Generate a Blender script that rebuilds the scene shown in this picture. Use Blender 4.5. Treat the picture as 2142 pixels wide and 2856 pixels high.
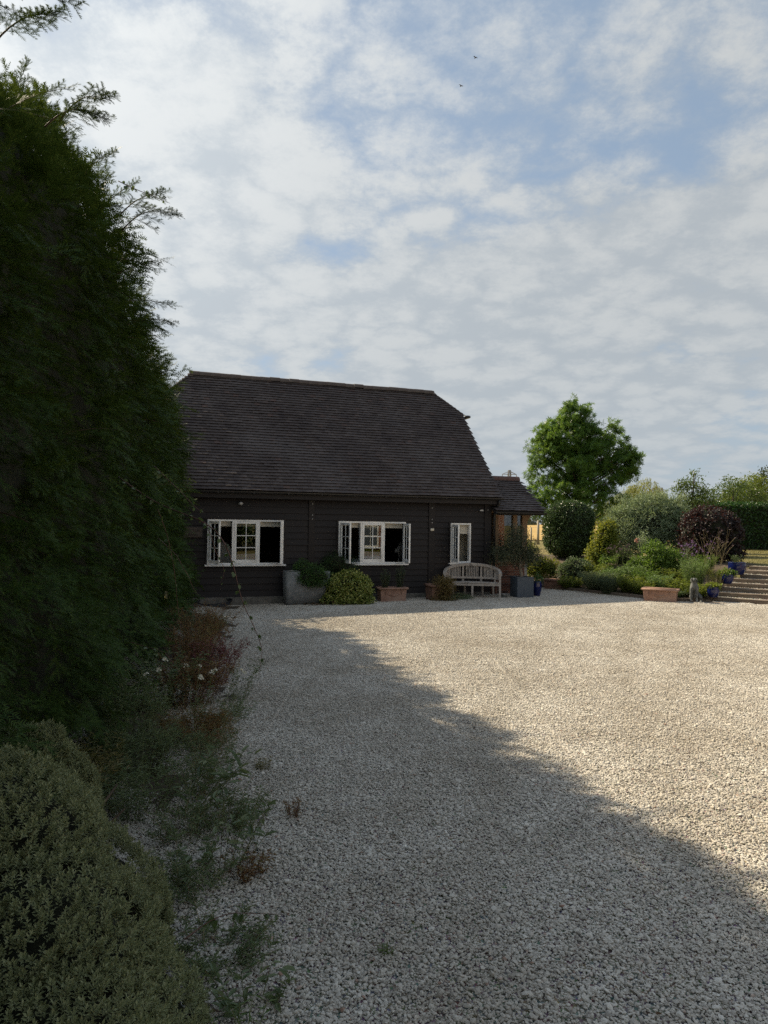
import bpy, bmesh, math, random
import numpy as np
from mathutils import Vector, Matrix, Euler

for o in list(bpy.data.objects):
    bpy.data.objects.remove(o, do_unlink=True)
SC = bpy.context.scene
COL = SC.collection
RNG = np.random.default_rng(7)
random.seed(7)

# ------------------------------------------------------------------ camera
EYE = Vector((0.0, 0.0, 2.1))
ROLL, PITCH = 0.0143, 0.0142
cam_data = bpy.data.cameras.new('camera')
cam_data.sensor_fit = 'VERTICAL'
cam_data.sensor_height = 36.0
cam_data.lens = 36.0 * 1980.0 / 2856.0
cam_data.clip_start = 0.05
cam_data.clip_end = 6000.0
cam = bpy.data.objects.new('camera', cam_data)
COL.objects.link(cam)
F_ = Vector((0, math.cos(PITCH), math.sin(PITCH)))
U0 = Vector((0, -math.sin(PITCH), math.cos(PITCH)))
R0 = Vector((1, 0, 0))
R_ = R0 * math.cos(ROLL) + U0 * math.sin(ROLL)
U_ = U0 * math.cos(ROLL) - R0 * math.sin(ROLL)
M = Matrix.Identity(4)
for i in range(3):
    M[i][0], M[i][1], M[i][2], M[i][3] = R_[i], U_[i], -F_[i], EYE[i]
cam.matrix_world = M
SC.camera = cam

# ------------------------------------------------------------------ sun and sky
SUN_AZ, SUN_EL = math.radians(53), math.radians(41.0)     # azimuth measured to the left of +Y
SUN_DIR = Vector((-math.sin(SUN_AZ) * math.cos(SUN_EL), math.cos(SUN_AZ) * math.cos(SUN_EL), math.sin(SUN_EL)))
sl = bpy.data.lights.new('sun', 'SUN')
sl.energy = 3.75
sl.angle = math.radians(0.6)
sl.color = (1.0, 0.86, 0.63)
sun = bpy.data.objects.new('sun', sl)
sun.rotation_euler = SUN_DIR.to_track_quat('Z', 'Y').to_euler()
COL.objects.link(sun)

world = bpy.data.worlds.new('World')
SC.world = world
world.use_nodes = True
wn, wl = world.node_tree.nodes, world.node_tree.links
wn.clear()


def wnode(t, **kw):
    n = wn.new(t)
    for k, v in kw.items():
        setattr(n, k, v)
    return n


def wmath(op, a, b=None, clamp=False):
    n = wn.new('ShaderNodeMath')
    n.operation = op
    n.use_clamp = clamp
    for i, x in enumerate((a, b)):
        if x is None:
            continue
        if isinstance(x, (int, float)):
            n.inputs[i].default_value = x
        else:
            wl.new(x, n.inputs[i])
    return n.outputs[0]


def wvmath(op, a, b=None):
    n = wn.new('ShaderNodeVectorMath')
    n.operation = op
    for i, x in enumerate((a, b)):
        if x is None:
            continue
        if isinstance(x, tuple):
            n.inputs[i].default_value = x
        else:
            wl.new(x, n.inputs[i])
    return n


def wmix(fac, a, b):
    n = wn.new('ShaderNodeMix')
    n.data_type = 'RGBA'
    if isinstance(fac, (int, float)):
        n.inputs[0].default_value = fac
    else:
        wl.new(fac, n.inputs[0])
    for i, x in ((6, a), (7, b)):
        if isinstance(x, tuple):
            n.inputs[i].default_value = (*x, 1)
        else:
            wl.new(x, n.inputs[i])
    return n.outputs[2]


def wsmooth(x, a, b):
    n = wn.new('ShaderNodeMapRange')
    n.interpolation_type = 'SMOOTHSTEP'
    n.inputs[1].default_value = a
    n.inputs[2].default_value = b
    wl.new(x, n.inputs[0])
    return n.outputs[0]


def wnoise(vec, scale, detail, rough, off=(0, 0, 0), dist=0.0):
    a = wvmath('ADD', vec, off)
    n = wn.new('ShaderNodeTexNoise')
    n.inputs['Scale'].default_value = scale
    n.inputs['Detail'].default_value = detail
    n.inputs['Roughness'].default_value = rough
    n.inputs['Distortion'].default_value = dist
    wl.new(a.outputs[0], n.inputs['Vector'])
    return n.outputs['Fac']


SKY_STRENGTH = 0.081
sky = wnode('ShaderNodeTexSky', sky_type='NISHITA')
sky.sun_disc = False
sky.sun_elevation = SUN_EL
sky.sun_rotation = -SUN_AZ
sky.air_density = 1.0
sky.dust_density = 1.6
sky.ozone_density = 1.6
tc = wnode('ShaderNodeTexCoord')
dirn = wvmath('NORMALIZE', tc.outputs['Generated']).outputs[0]
sep = wnode('ShaderNodeSeparateXYZ')
wl.new(dirn, sep.inputs[0])
zc = wmath('MAXIMUM', sep.outputs[2], 0.0)
zden = wmath('ADD', zc, 0.22)
comb = wnode('ShaderNodeCombineXYZ')
wl.new(wmath('DIVIDE', sep.outputs[0], zden), comb.inputs[0])
wl.new(wmath('DIVIDE', sep.outputs[1], zden), comb.inputs[1])
cuv = comb.outputs[0]
big = wnoise(cuv, 0.68, 3, 0.5, (9.35, 4.9, 0.0))
mid = wnoise(cuv, 2.7, 12, 0.68, (0.0, 0.0, 3.0), 0.12)
warp = wnode('ShaderNodeTexNoise')
warp.inputs['Scale'].default_value = 3.0
warp.inputs['Detail'].default_value = 6.0
warp.inputs['Roughness'].default_value = 0.6
wl.new(cuv, warp.inputs['Vector'])
wv = wvmath('SCALE', wvmath('SUBTRACT', warp.outputs['Color'], (0.5, 0.5, 0.5)).outputs[0])
wv.inputs['Scale'].default_value = 0.34
cells = wnode('ShaderNodeTexVoronoi')
cells.feature = 'F1'
cells.voronoi_dimensions = '2D'
cells.inputs['Scale'].default_value = 7.5
wl.new(wvmath('ADD', cuv, wv.outputs[0]).outputs[0], cells.inputs['Vector'])
cell = wmath('SUBTRACT', 1.0, wmath('POWER', cells.outputs['Distance'], 1.5))
fine = wnoise(cuv, 13.0, 12, 0.74, (1.0, 2.0, 8.0), 0.1)
puff = wmath('ADD', wmath('MULTIPLY', cell, 0.38), wmath('MULTIPLY', fine, 0.56))
dens = wmath('ADD', wmath('ADD', wmath('MULTIPLY', big, 1.55), wmath('MULTIPLY', mid, 0.42)), wmath('MULTIPLY', puff, 0.38))
lowfill = wmath('MULTIPLY', wmath('SUBTRACT', 0.6, zc), 0.34)
cover = wsmooth(wmath('ADD', dens, lowfill), 1.04, 1.24)
cover = wmath('MULTIPLY', cover, 0.93)
# how the cloud layer glows: forward scattering round the sun, soft relief from its own thickness
sd = wvmath('DOT_PRODUCT', dirn, tuple(SUN_DIR)).outputs['Value']
glow = wmath('POWER', wmath('MAXIMUM', sd, 0.0), 4.0)
thick = wsmooth(wmath('ADD', wmath('MULTIPLY', mid, 0.42), wmath('MULTIPLY', puff, 0.58)), 0.44, 0.62)
cl = wmix(thick, (3.45, 3.75, 3.98), (4.55, 4.7, 4.7))
cl2 = wvmath('MULTIPLY', cl, None)
gl = wmath('ADD', wmath('MULTIPLY', glow, 0.62), 0.78)
gv = wnode('ShaderNodeCombineXYZ')
for i in range(3):
    wl.new(gl, gv.inputs[i])
wl.new(gv.outputs[0], cl2.inputs[1])
hz = wmath('POWER', wmath('SUBTRACT', 1.0, zc, True), 6.5)
skyc = wmix(0.72, sky.outputs[0], (1.85, 2.4, 3.0))
base = wmix(cover, skyc, cl2.outputs[0])
final = wmix(wmath('MULTIPLY', hz, 0.85), base, (2.75, 3.15, 3.5))
bg = wnode('ShaderNodeBackground')
bg.inputs[1].default_value = SKY_STRENGTH
wl.new(final, bg.inputs[0])
wo = wnode('ShaderNodeOutputWorld')
wl.new(bg.outputs[0], wo.inputs[0])

SC.view_settings.view_transform = 'Standard'
SC.view_settings.look = 'None'
SC.view_settings.exposure = 1.05
SC.view_settings.gamma = 1.0
SC.view_settings.use_curve_mapping = False
SC.cycles.max_bounces = 7
SC.cycles.transparent_max_bounces = 12
SC.cycles.use_denoising = False
SC.cycles.use_adaptive_sampling = False
SC.cycles.sample_clamp_indirect = 4.0


# ------------------------------------------------------------------ helpers
def A(x):
    return np.asarray(x, dtype=np.float64)


def rmesh(name, V, loops, counts, mat=None, smooth=False):
    """mesh from arrays: V n x 3, flat loop indices, loop count per face"""
    me = bpy.data.meshes.new(name)
    V = np.ascontiguousarray(V, dtype=np.float32)
    loops = np.ascontiguousarray(loops, dtype=np.int32)
    counts = np.ascontiguousarray(counts, dtype=np.int32)
    me.vertices.add(len(V))
    me.vertices.foreach_set('co', V.ravel())
    me.loops.add(len(loops))
    me.loops.foreach_set('vertex_index', loops)
    me.polygons.add(len(counts))
    st = np.zeros(len(counts), dtype=np.int32)
    st[1:] = np.cumsum(counts)[:-1]
    me.polygons.foreach_set('loop_start', st)
    me.polygons.foreach_set('use_smooth', np.full(len(counts), bool(smooth)))
    me.update(calc_edges=True)
    if mat is not None:
        me.materials.append(mat)
    return me


class MB:
    """collects shapes into one mesh"""
    def __init__(self):
        self.v, self.f, self.n = [], [], 0

    def add(self, V, F):
        V = A(V)
        self.v.append(V)
        for f in F:
            self.f.append([i + self.n for i in f])
        self.n += len(V)
        return self

    def box(self, lo, hi, rot=None, pivot=None, taper=None):
        x0, y0, z0 = lo
        x1, y1, z1 = hi
        V = A([(x0, y0, z0), (x1, y0, z0), (x1, y1, z0), (x0, y1, z0), (x0, y0, z1), (x1, y0, z1), (x1, y1, z1), (x0, y1, z1)])
        if taper:
            c = V[4:].mean(0)
            V[4:, :2] = c[:2] + (V[4:, :2] - c[:2]) * taper
        if rot is not None:
            p = A(pivot if pivot is not None else V.mean(0))
            V = (V - p) @ A(rot.to_3x3()).T + p
        return self.add(V, [(0, 3, 2, 1), (4, 5, 6, 7), (0, 1, 5, 4), (1, 2, 6, 5), (2, 3, 7, 6), (3, 0, 4, 7)])

    def bar(self, a, b, w, h, up=(0, 0, 1)):
        a, b = Vector(a), Vector(b)
        d = (b - a).normalized()
        s = d.cross(Vector(up))
        if s.length < 1e-5:
            s = d.cross(Vector((0, 1, 0)))
        s.normalize()
        u = s.cross(d)
        V = []
        for p in (a, b):
            for sx, sy in ((-1, -1), (1, -1), (1, 1), (-1, 1)):
                V.append(p + s * (sx * w / 2) + u * (sy * h / 2))
        return self.add([tuple(q) for q in V], [(0, 1, 2, 3), (7, 6, 5, 4), (0, 4, 5, 1), (1, 5, 6, 2), (2, 6, 7, 3), (3, 7, 4, 0)])

    def tube(self, pts, radii, n=8, cap=True):
        pts = [Vector(p) for p in pts]
        if isinstance(radii, (int, float)):
            radii = [radii] * len(pts)
        V, Fc = [], []
        prev = None
        for i, p in enumerate(pts):
            d = (pts[min(i + 1, len(pts) - 1)] - pts[max(i - 1, 0)])
            d.normalize()
            if prev is None:
                s = d.cross(Vector((0, 0, 1)))
                if s.length < 1e-3:
                    s = d.cross(Vector((0, 1, 0)))
            else:
                s = prev - d * prev.dot(d)
            s.normalize()
            prev = s
            t = d.cross(s)
            for k in range(n):
                a = 2 * math.pi * k / n
                V.append(tuple(p + (s * math.cos(a) + t * math.sin(a)) * radii[i]))
        for i in range(len(pts) - 1):
            for k in range(n):
                k2 = (k + 1) % n
                Fc.append((i * n + k, i * n + k2, (i + 1) * n + k2, (i + 1) * n + k))
        if cap:
            Fc.append(tuple(range(n - 1, -1, -1)))
            Fc.append(tuple((len(pts) - 1) * n + k for k in range(n)))
        return self.add(V, Fc)

    def lathe(self, prof, n=24, c=(0, 0, 0), sx=1.0, sy=1.0):
        V, Fc = [], []
        for r, z in prof:
            for k in range(n):
                a = 2 * math.pi * k / n
                V.append((c[0] + r * sx * math.cos(a), c[1] + r * sy * math.sin(a), c[2] + z))
        m = len(prof)
        for i in range(m - 1):
            for k in range(n):
                k2 = (k + 1) % n
                Fc.append((i * n + k, i * n + k2, (i + 1) * n + k2, (i + 1) * n + k))
        Fc.append(tuple(range(n - 1, -1, -1)))
        Fc.append(tuple((m - 1) * n + k for k in range(n)))
        return self.add(V, Fc)

    def prism(self, poly, d, axis='y', at=0.0):
        """poly in the two other axes, extruded by d along axis starting at `at`"""
        n = len(poly)
        V = []
        for s in (at, at + d):
            for p, q in poly:
                V.append({'x': (s, p, q), 'y': (p, s, q), 'z': (p, q, s)}[axis])
        Fc = [tuple(range(n)), tuple(range(2 * n - 1, n - 1, -1))]
        for k in range(n):
            k2 = (k + 1) % n
            Fc.append((k2, k, n + k, n + k2))
        return self.add(V, Fc)

    def mesh(self, name, mat=None, smooth=False, bevel=0.0):
        V = np.concatenate(self.v)
        me = rmesh(name, V, [i for f in self.f for i in f], [len(f) for f in self.f], mat, smooth)
        bm = bmesh.new()
        bm.from_mesh(me)
        bmesh.ops.recalc_face_normals(bm, faces=bm.faces)
        if bevel:
            bmesh.ops.bevel(bm, geom=list(bm.edges), offset=bevel, segments=1, affect='EDGES', clamp_overlap=True)
        bm.to_mesh(me)
        bm.free()
        return me

    def build(self, name, mat, parent=None, smooth=False, bevel=0.0, loc=None, rot=None):
        return ob(name, self.mesh(name, mat, smooth, bevel), parent, loc, rot)


def ob(name, data, parent=None, loc=None, rot=None):
    o = bpy.data.objects.new(name, data)
    COL.objects.link(o)
    if parent is not None:
        o.parent = parent
    if loc is not None:
        o.location = loc
    if rot is not None:
        o.rotation_euler = rot
    return o


def tag(o, label, cat, group=None):
    o['label'] = label
    o['category'] = cat
    if group:
        o['group'] = group
    return o


def thing(name, label, cat, loc=(0, 0, 0), rotz=0.0, group=None):
    o = ob(name, None, None, loc, (0, 0, rotz))
    o.empty_display_size = 0.2
    return tag(o, label, cat, group)


def structure(o, label=None):
    o['kind'] = 'structure'
    if label:
        o['label'] = label
    return o


def stuff(o, label=None):
    o['kind'] = 'stuff'
    if label:
        o['label'] = label
    return o


# ------------------------------------------------------------------ terrain height
def gplane(x, y):
    x = np.clip(x, -9.0, 13.0)
    return 0.018 * x - 0.045


def sstep(x):
    x = np.clip(x, 0, 1)
    return x * x * (3 - 2 * x)


PLATEAU = 0.93


def terrain(x, y):
    x, y = A(x), A(y)
    g = gplane(x, y)
    d1 = (x - 6.54) * 0.86 + (y - 20.75) * 0.51
    d2 = (x - 8.35) * 0.60 + (y - 18.75) * 0.80
    k = np.minimum(sstep((d1 + 0.15) / 3.1), np.clip((d2 - 0.3) / 4.2, 0, 1))
    k = np.maximum(k, sstep((y - 28.0) / 3.0))
    d = np.minimum(d1, d2)
    al = (x - 9.62) * 0.825 - (y - 17.76) * 0.565
    ac = (x - 9.62) * 0.565 + (y - 17.76) * 0.825
    dip = np.where((al > -1.3) & (al < 3.4) & (ac > -0.6) & (ac < 3.75), 0.22, 0.0)
    return g + (PLATEAU - g) * k + np.where(d > 0.05, 0.05, 0.0) * (1 - k) - dip


def tz(x, y):
    return float(terrain(x, y))


# ------------------------------------------------------------------ materials
def nmat(name):
    m = bpy.data.materials.new(name)
    m.use_nodes = True
    nt = m.node_tree
    nt.nodes.clear()
    return m, nt.nodes, nt.links


class NB:
    def __init__(self, name):
        self.m, self.n, self.l = nmat(name)

    def node(self, t, ins=None, **kw):
        n = self.n.new(t)
        for k, v in kw.items():
            setattr(n, k, v)
        for k, v in (ins or {}).items():
            self.set(n.inputs[k], v)
        return n

    def set(self, s, v):
        if hasattr(v, 'is_output'):
            self.l.new(v, s)
        elif isinstance(v, tuple) and len(v) == 3 and s.type == 'RGBA':
            s.default_value = (*v, 1)
        else:
            s.default_value = v

    def math(self, op, a, b=None, clamp=False):
        n = self.node('ShaderNodeMath', operation=op, use_clamp=clamp)
        self.set(n.inputs[0], a)
        if b is not None:
            self.set(n.inputs[1], b)
        return n.outputs[0]

    def mix(self, fac, a, b, blend='MIX'):
        n = self.node('ShaderNodeMix', data_type='RGBA', blend_type=blend)
        self.set(n.inputs[0], fac)
        self.set(n.inputs[6], a)
        self.set(n.inputs[7], b)
        return n.outputs[2]

    def noise(self, scale, detail=4, rough=0.55, vec=None, out='Fac', dist=0.0):
        n = self.node('ShaderNodeTexNoise', {'Scale': scale, 'Detail': detail, 'Roughness': rough, 'Distortion': dist})
        if vec is not None:
            self.l.new(vec, n.inputs['Vector'])
        return n.outputs[out]

    def ramp(self, fac, stops):
        n = self.node('ShaderNodeValToRGB')
        e = n.color_ramp.elements
        while len(e) < len(stops):
            e.new(0.5)
        for q, (p, c) in zip(e, stops):
            q.position = p
            q.color = (*c, 1)
        self.l.new(fac, n.inputs[0])
        return n.outputs[0]

    def obj(self):
        return self.node('ShaderNodeTexCoord').outputs['Object']

    def pos(self):
        return self.node('ShaderNodeNewGeometry').outputs['Position']

    def island(self):
        a = self.node('ShaderNodeNewGeometry').outputs['Random Per Island']
        b = self.node('ShaderNodeObjectInfo').outputs['Random']
        return self.math('FRACT', self.math('ADD', a, b))

    def scale(self, vec, s):
        n = self.node('ShaderNodeVectorMath', operation='MULTIPLY')
        self.l.new(vec, n.inputs[0])
        n.inputs[1].default_value = s
        return n.outputs[0]

    def bump(self, h, strength=0.4, dist=0.01):
        return self.node('ShaderNodeBump', {'Strength': strength, 'Distance': dist, 'Height': h}).outputs[0]

    def finish(self, col, rough=0.7, normal=None, metal=0.0, spec=0.5, **kw):
        p = self.node('ShaderNodeBsdfPrincipled')
        self.set(p.inputs['Base Color'], col)
        self.set(p.inputs['Roughness'], rough)
        p.inputs['Metallic'].default_value = metal
        p.inputs['Specular IOR Level'].default_value = spec
        if normal is not None:
            self.l.new(normal, p.inputs['Normal'])
        for k, v in kw.items():
            self.set(p.inputs[k], v)
        o = self.node('ShaderNodeOutputMaterial')
        self.l.new(p.outputs[0], o.inputs[0])
        return self.m


def surf(name, c1, c2, scale=6.0, rough=0.7, bump=0.3, bdist=0.004, bscale=None, stretch=None, spec=0.4, c3=None, detail=6):
    b = NB(name)
    v = b.obj()
    if stretch:
        v = b.scale(v, stretch)
    f = b.noise(scale, detail, 0.6, v)
    col = b.ramp(f, [(0.32, c1), (0.68, c2)])
    if c3:
        f2 = b.noise(scale * 0.33, 3, 0.5, v)
        col = b.mix(b.math('MULTIPLY', b.ramp(f2, [(0.5, (0, 0, 0)), (0.72, (1, 1, 1))]), 0.7), col, c3)
    h = b.noise(bscale or scale * 5, 5, 0.65, v)
    return b.finish(col, rough, b.bump(h, bump, bdist), spec=spec)


def leafmat(name, c1, c2, c3=None, trans=0.35, rough=0.5, spec=0.35, tint=None):
    b = NB(name)
    r = b.island()
    stops = [(0.0, c1), (0.6, c2)] + ([(1.0, c3)] if c3 else [])
    col = b.ramp(r, stops)
    big = b.noise(1.7, 2, 0.5, b.pos())
    col = b.mix(b.math('MULTIPLY', big, 0.55), col, (c1[0] * 0.6, c1[1] * 0.6, c1[2] * 0.6))
    p = b.node('ShaderNodeBsdfPrincipled')
    b.l.new(col, p.inputs['Base Color'])
    p.inputs['Roughness'].default_value = rough
    p.inputs['Specular IOR Level'].default_value = spec
    t = b.node('ShaderNodeBsdfTranslucent')
    tcol = b.mix(0.5, col, tint or (c2[0] * 1.6, c2[1] * 1.6, c2[2] * 0.7))
    b.l.new(tcol, t.inputs[0])
    mx = b.node('ShaderNodeMixShader')
    mx.inputs[0].default_value = trans
    b.l.new(p.outputs[0], mx.inputs[1])
    b.l.new(t.outputs[0], mx.inputs[2])
    o = b.node('ShaderNodeOutputMaterial')
    b.l.new(mx.outputs[0], o.inputs[0])
    return b.m


def glassmat(name, tint=(0.96, 0.98, 0.97), ior=1.5):
    b = NB(name)
    fr = b.node('ShaderNodeFresnel', {'IOR': ior}).outputs[0]
    t = b.node('ShaderNodeBsdfTransparent', {'Color': tint})
    g = b.node('ShaderNodeBsdfGlossy', {'Roughness': 0.0})
    mx = b.node('ShaderNodeMixShader')
    b.l.new(b.math('MULTIPLY', fr, 1.5, True), mx.inputs[0])
    b.l.new(t.outputs[0], mx.inputs[1])
    b.l.new(g.outputs[0], mx.inputs[2])
    o = b.node('ShaderNodeOutputMaterial')
    b.l.new(mx.outputs[0], o.inputs[0])
    return b.m


MT = {}


def make_materials():
    # gravel stones
    b = NB('gravel_stone')
    r = b.island()
    col = b.ramp(r, [(0.0, (0.33, 0.30, 0.26)), (0.12, (0.48, 0.445, 0.39)), (0.5, (0.62, 0.58, 0.51)), (0.85, (0.71, 0.67, 0.59)), (0.98, (0.79, 0.76, 0.69)), (1.0, (0.36, 0.20, 0.14))])
    f = b.noise(60, 4, 0.6, b.obj())
    col = b.mix(b.math('MULTIPLY', f, 0.30), col, (0.42, 0.39, 0.35))
    wp = b.noise(0.45, 3, 0.55, b.pos())
    dirt = b.ramp(b.math('ADD', b.math('MULTIPLY', wp, 0.6), b.math('MULTIPLY', b.noise(2.6, 5, 0.65, b.pos()), 0.4)), [(0.40, (1.0, 1.0, 1.0)), (0.62, (0.74, 0.71, 0.67))])
    col = b.mix(1.0, col, dirt, 'MULTIPLY')
    # faint wheel tracks sweeping towards the steps: pressed-in, dustier stones
    sp = b.node('ShaderNodeSeparateXYZ')
    b.l.new(b.pos(), sp.inputs[0])
    dy = b.math('SUBTRACT', sp.outputs[1], 9.0)
    wq = b.math('SUBTRACT', b.math('SUBTRACT', sp.outputs[0], 2.3), b.math('ADD', b.math('MULTIPLY', dy, 0.28), b.math('MULTIPLY', b.math('MULTIPLY', dy, dy), 0.018)))
    wq = b.math('ADD', wq, b.math('MULTIPLY', b.math('SUBTRACT', b.noise(0.7, 3, 0.5, b.pos()), 0.5), 0.7))
    tr = b.math('ABSOLUTE', b.math('SUBTRACT', b.math('ABSOLUTE', wq), 0.74))
    tk = b.ramp(tr, [(0.08, (1, 1, 1)), (0.26, (0, 0, 0))])
    col = b.mix(b.math('MULTIPLY', tk, 0.22), col, (0.36, 0.32, 0.26))
    MT['stone'] = b.finish(col, 0.75, b.bump(b.noise(160, 3, 0.6, b.obj()), 0.35, 0.002), spec=0.3)
    b = NB('gravel_bed')
    v = b.pos()
    vo = b.node('ShaderNodeTexVoronoi', {'Scale': 36.0})
    b.l.new(v, vo.inputs['Vector'])
    col = b.mix(0.5, b.ramp(b.noise(30, 4, 0.6, v), [(0.3, (0.40, 0.375, 0.335)), (0.7, (0.55, 0.52, 0.465))]), vo.outputs['Color'], 'MULTIPLY')
    MT['gravel_bed'] = b.finish(col, 0.9, b.bump(vo.outputs['Distance'], 0.6, 0.012), spec=0.2)
    # soil
    MT['soil'] = surf('bed_soil', (0.045, 0.032, 0.022), (0.12, 0.09, 0.06), 9, 0.95, 0.8, 0.02, 30)
    # lawn
    b = NB('dry_lawn')
    v = b.pos()
    f = b.noise(0.5, 5, 0.6, v)
    f2 = b.noise(22, 5, 0.7, v)
    col = b.mix(f2, b.ramp(f, [(0.3, (0.20, 0.165, 0.065)), (0.62, (0.115, 0.13, 0.035))]), (0.24, 0.19, 0.09))
    MT['lawn'] = b.finish(col, 0.95, b.bump(b.noise(60, 4, 0.7, v), 0.9, 0.03), spec=0.15)
    MT['grass_blade'] = leafmat('grass_blade', (0.10, 0.11, 0.03), (0.20, 0.17, 0.06), (0.30, 0.24, 0.10), 0.3, 0.6)
    b = NB('ripe_field')
    v = b.pos()
    f = b.noise(0.06, 4, 0.6, v)
    st = b.noise(1.0, 4, 0.6, b.scale(v, (0.02, 0.5, 1)))
    col = b.mix(st, b.ramp(f, [(0.3, (0.42, 0.27, 0.10)), (0.7, (0.55, 0.38, 0.17))]), (0.36, 0.26, 0.10))
    MT['field'] = b.finish(col, 0.95, spec=0.1)
    # barn
    b = NB('black_weatherboard')
    v = b.obj()
    g = b.noise(5, 6, 0.65, b.scale(v, (0.35, 1, 7)))
    w = b.noise(1.3, 4, 0.6, v)
    ri = b.node('ShaderNodeObjectInfo').outputs['Random']
    col = b.ramp(g, [(0.3, (0.0065, 0.0053, 0.0062)), (0.7, (0.016, 0.0130, 0.0142))])
    col = b.mix(b.math('MULTIPLY', w, 0.5), col, (0.021, 0.0165, 0.0165))
    col = b.mix(b.math('MULTIPLY', ri, 0.35), col, (0.010, 0.009, 0.0115))
    MT['board'] = b.finish(col, 0.62, b.bump(g, 0.5, 0.004), spec=0.35)
    b = NB('plain_clay_tile')
    v = b.pos()
    r = b.island()
    col = b.ramp(r, [(0.0, (0.068, 0.054, 0.050)), (0.35, (0.080, 0.065, 0.061)), (0.75, (0.090, 0.074, 0.070)), (0.95, (0.104, 0.086, 0.081)), (1.0, (0.105, 0.070, 0.06))])
    f = b.noise(0.9, 6, 0.65, v)
    col = b.mix(b.math('MULTIPLY', b.ramp(f, [(0.45, (0, 0, 0)), (0.75, (1, 1, 1))]), 0.6), col, (0.030, 0.023, 0.025))
    stk = b.noise(1.0, 5, 0.6, b.scale(v, (2.2, 2.2, 0.35)))
    col = b.mix(b.math('MULTIPLY', b.ramp(stk, [(0.52, (0, 0, 0)), (0.70, (1, 1, 1))]), 0.55), col, (0.034, 0.027, 0.029))
    pale = b.noise(0.6, 4, 0.6, v)
    col = b.mix(b.math('MULTIPLY', b.ramp(pale, [(0.50, (0, 0, 0)), (0.72, (1, 1, 1))]), 0.45), col, (0.125, 0.112, 0.110))
    lich = b.ramp(b.noise(14, 6, 0.7, v), [(0.66, (0, 0, 0)), (0.74, (1, 1, 1))])
    col = b.mix(b.math('MULTIPLY', lich, 0.35), col, (0.16, 0.15, 0.14))
    MT['tile'] = b.finish(col, 0.85, b.bump(b.noise(70, 5, 0.65, v), 0.5, 0.004), spec=0.25)
    MT['ridge'] = surf('ridge_tile_clay', (0.045, 0.034, 0.030), (0.085, 0.062, 0.054), 5, 0.85, 0.5, 0.004, 50, c3=(0.13, 0.12, 0.11))
    MT['ridge_red'] = surf('ridge_tile_red_clay', (0.075, 0.042, 0.036), (0.13, 0.072, 0.060), 6, 0.8, 0.4, 0.004, 50)
    MT['mortar'] = surf('lime_mortar', (0.28, 0.26, 0.23), (0.42, 0.40, 0.36), 30, 0.95, 0.5, 0.004)
    MT['felt'] = surf('roof_underlay', (0.02, 0.018, 0.018), (0.035, 0.03, 0.03), 8)
    MT['black_plastic'] = surf('black_gutter_plastic', (0.010, 0.010, 0.011), (0.022, 0.021, 0.022), 12, 0.38, 0.05)
    MT['white_paint'] = surf('white_window_paint', (0.78, 0.78, 0.77), (0.86, 0.86, 0.855), 9, 0.45, 0.08, 0.002, 60, c3=(0.56, 0.55, 0.52))
    MT['blind'] = surf('cream_blind_fabric', (0.50, 0.47, 0.41), (0.58, 0.55, 0.48), 40, 0.9, 0.2)
    MT['glass'] = glassmat('window_glass')
    MT['plinth'] = surf('concrete_plinth', (0.10, 0.095, 0.085), (0.20, 0.19, 0.17), 7, 0.95, 0.6, 0.008, 40, c3=(0.06, 0.065, 0.045))
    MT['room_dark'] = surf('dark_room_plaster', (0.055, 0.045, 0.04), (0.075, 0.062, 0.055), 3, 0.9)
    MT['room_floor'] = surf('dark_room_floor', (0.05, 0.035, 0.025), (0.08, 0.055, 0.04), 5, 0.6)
    MT['wood_door'] = surf('pale_interior_door_paint', (0.60, 0.55, 0.46), (0.68, 0.63, 0.53), 5, 0.6, 0.1)
    MT['sheet'] = surf('pale_blue_bedding', (0.42, 0.46, 0.58), (0.52, 0.55, 0.66), 4, 0.9, 0.3, 0.01, 10)
    MT['grey_fabric'] = surf('grey_fabric', (0.20, 0.20, 0.19), (0.27, 0.27, 0.25), 30, 0.95, 0.3)
    MT['oak'] = surf('oak_post', (0.15, 0.088, 0.045), (0.26, 0.16, 0.085), 4, 0.7, 0.4, 0.004, 20, (1, 1, 0.12))
    # brick
    b = NB('red_brick')
    r = b.island()
    col = b.ramp(r, [(0.0, (0.055, 0.030, 0.026)), (0.25, (0.15, 0.058, 0.038)), (0.7, (0.23, 0.095, 0.060)), (1.0, (0.30, 0.15, 0.10))])
    f = b.noise(18, 5, 0.6, b.pos())
    col = b.mix(b.math('MULTIPLY', f, 0.5), col, (0.11, 0.06, 0.045))
    MT['brick'] = b.finish(col, 0.9, b.bump(b.noise(80, 4, 0.6, b.pos()), 0.5, 0.004), spec=0.2)
    b = NB('house_brickwork')
    bt = b.node('ShaderNodeTexBrick', {'Scale': 1.0, 'Color1': (0.30, 0.11, 0.06), 'Color2': (0.20, 0.075, 0.05), 'Mortar': (0.38, 0.34, 0.29), 'Mortar Size': 0.008, 'Brick Width': 0.225, 'Row Height': 0.075})
    sx = b.node('ShaderNodeSeparateXYZ')
    b.l.new(b.obj(), sx.inputs[0])
    cx_ = b.node('ShaderNodeCombineXYZ')
    b.l.new(b.math('ADD', sx.outputs[0], sx.outputs[1]), cx_.inputs[0])
    b.l.new(sx.outputs[2], cx_.inputs[1])
    b.l.new(cx_.outputs[0], bt.inputs['Vector'])
    MT['house_brick'] = b.finish(bt.outputs['Color'], 0.9)
    # bench etc.
    b = NB('weathered_teak')
    v = b.obj()
    g = b.noise(16, 6, 0.7, b.scale(v, (1, 1, 0.6)))
    s = b.noise(7, 5, 0.65, v)
    col = b.ramp(g, [(0.28, (0.29, 0.26, 0.235)), (0.72, (0.50, 0.46, 0.42))])
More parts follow.
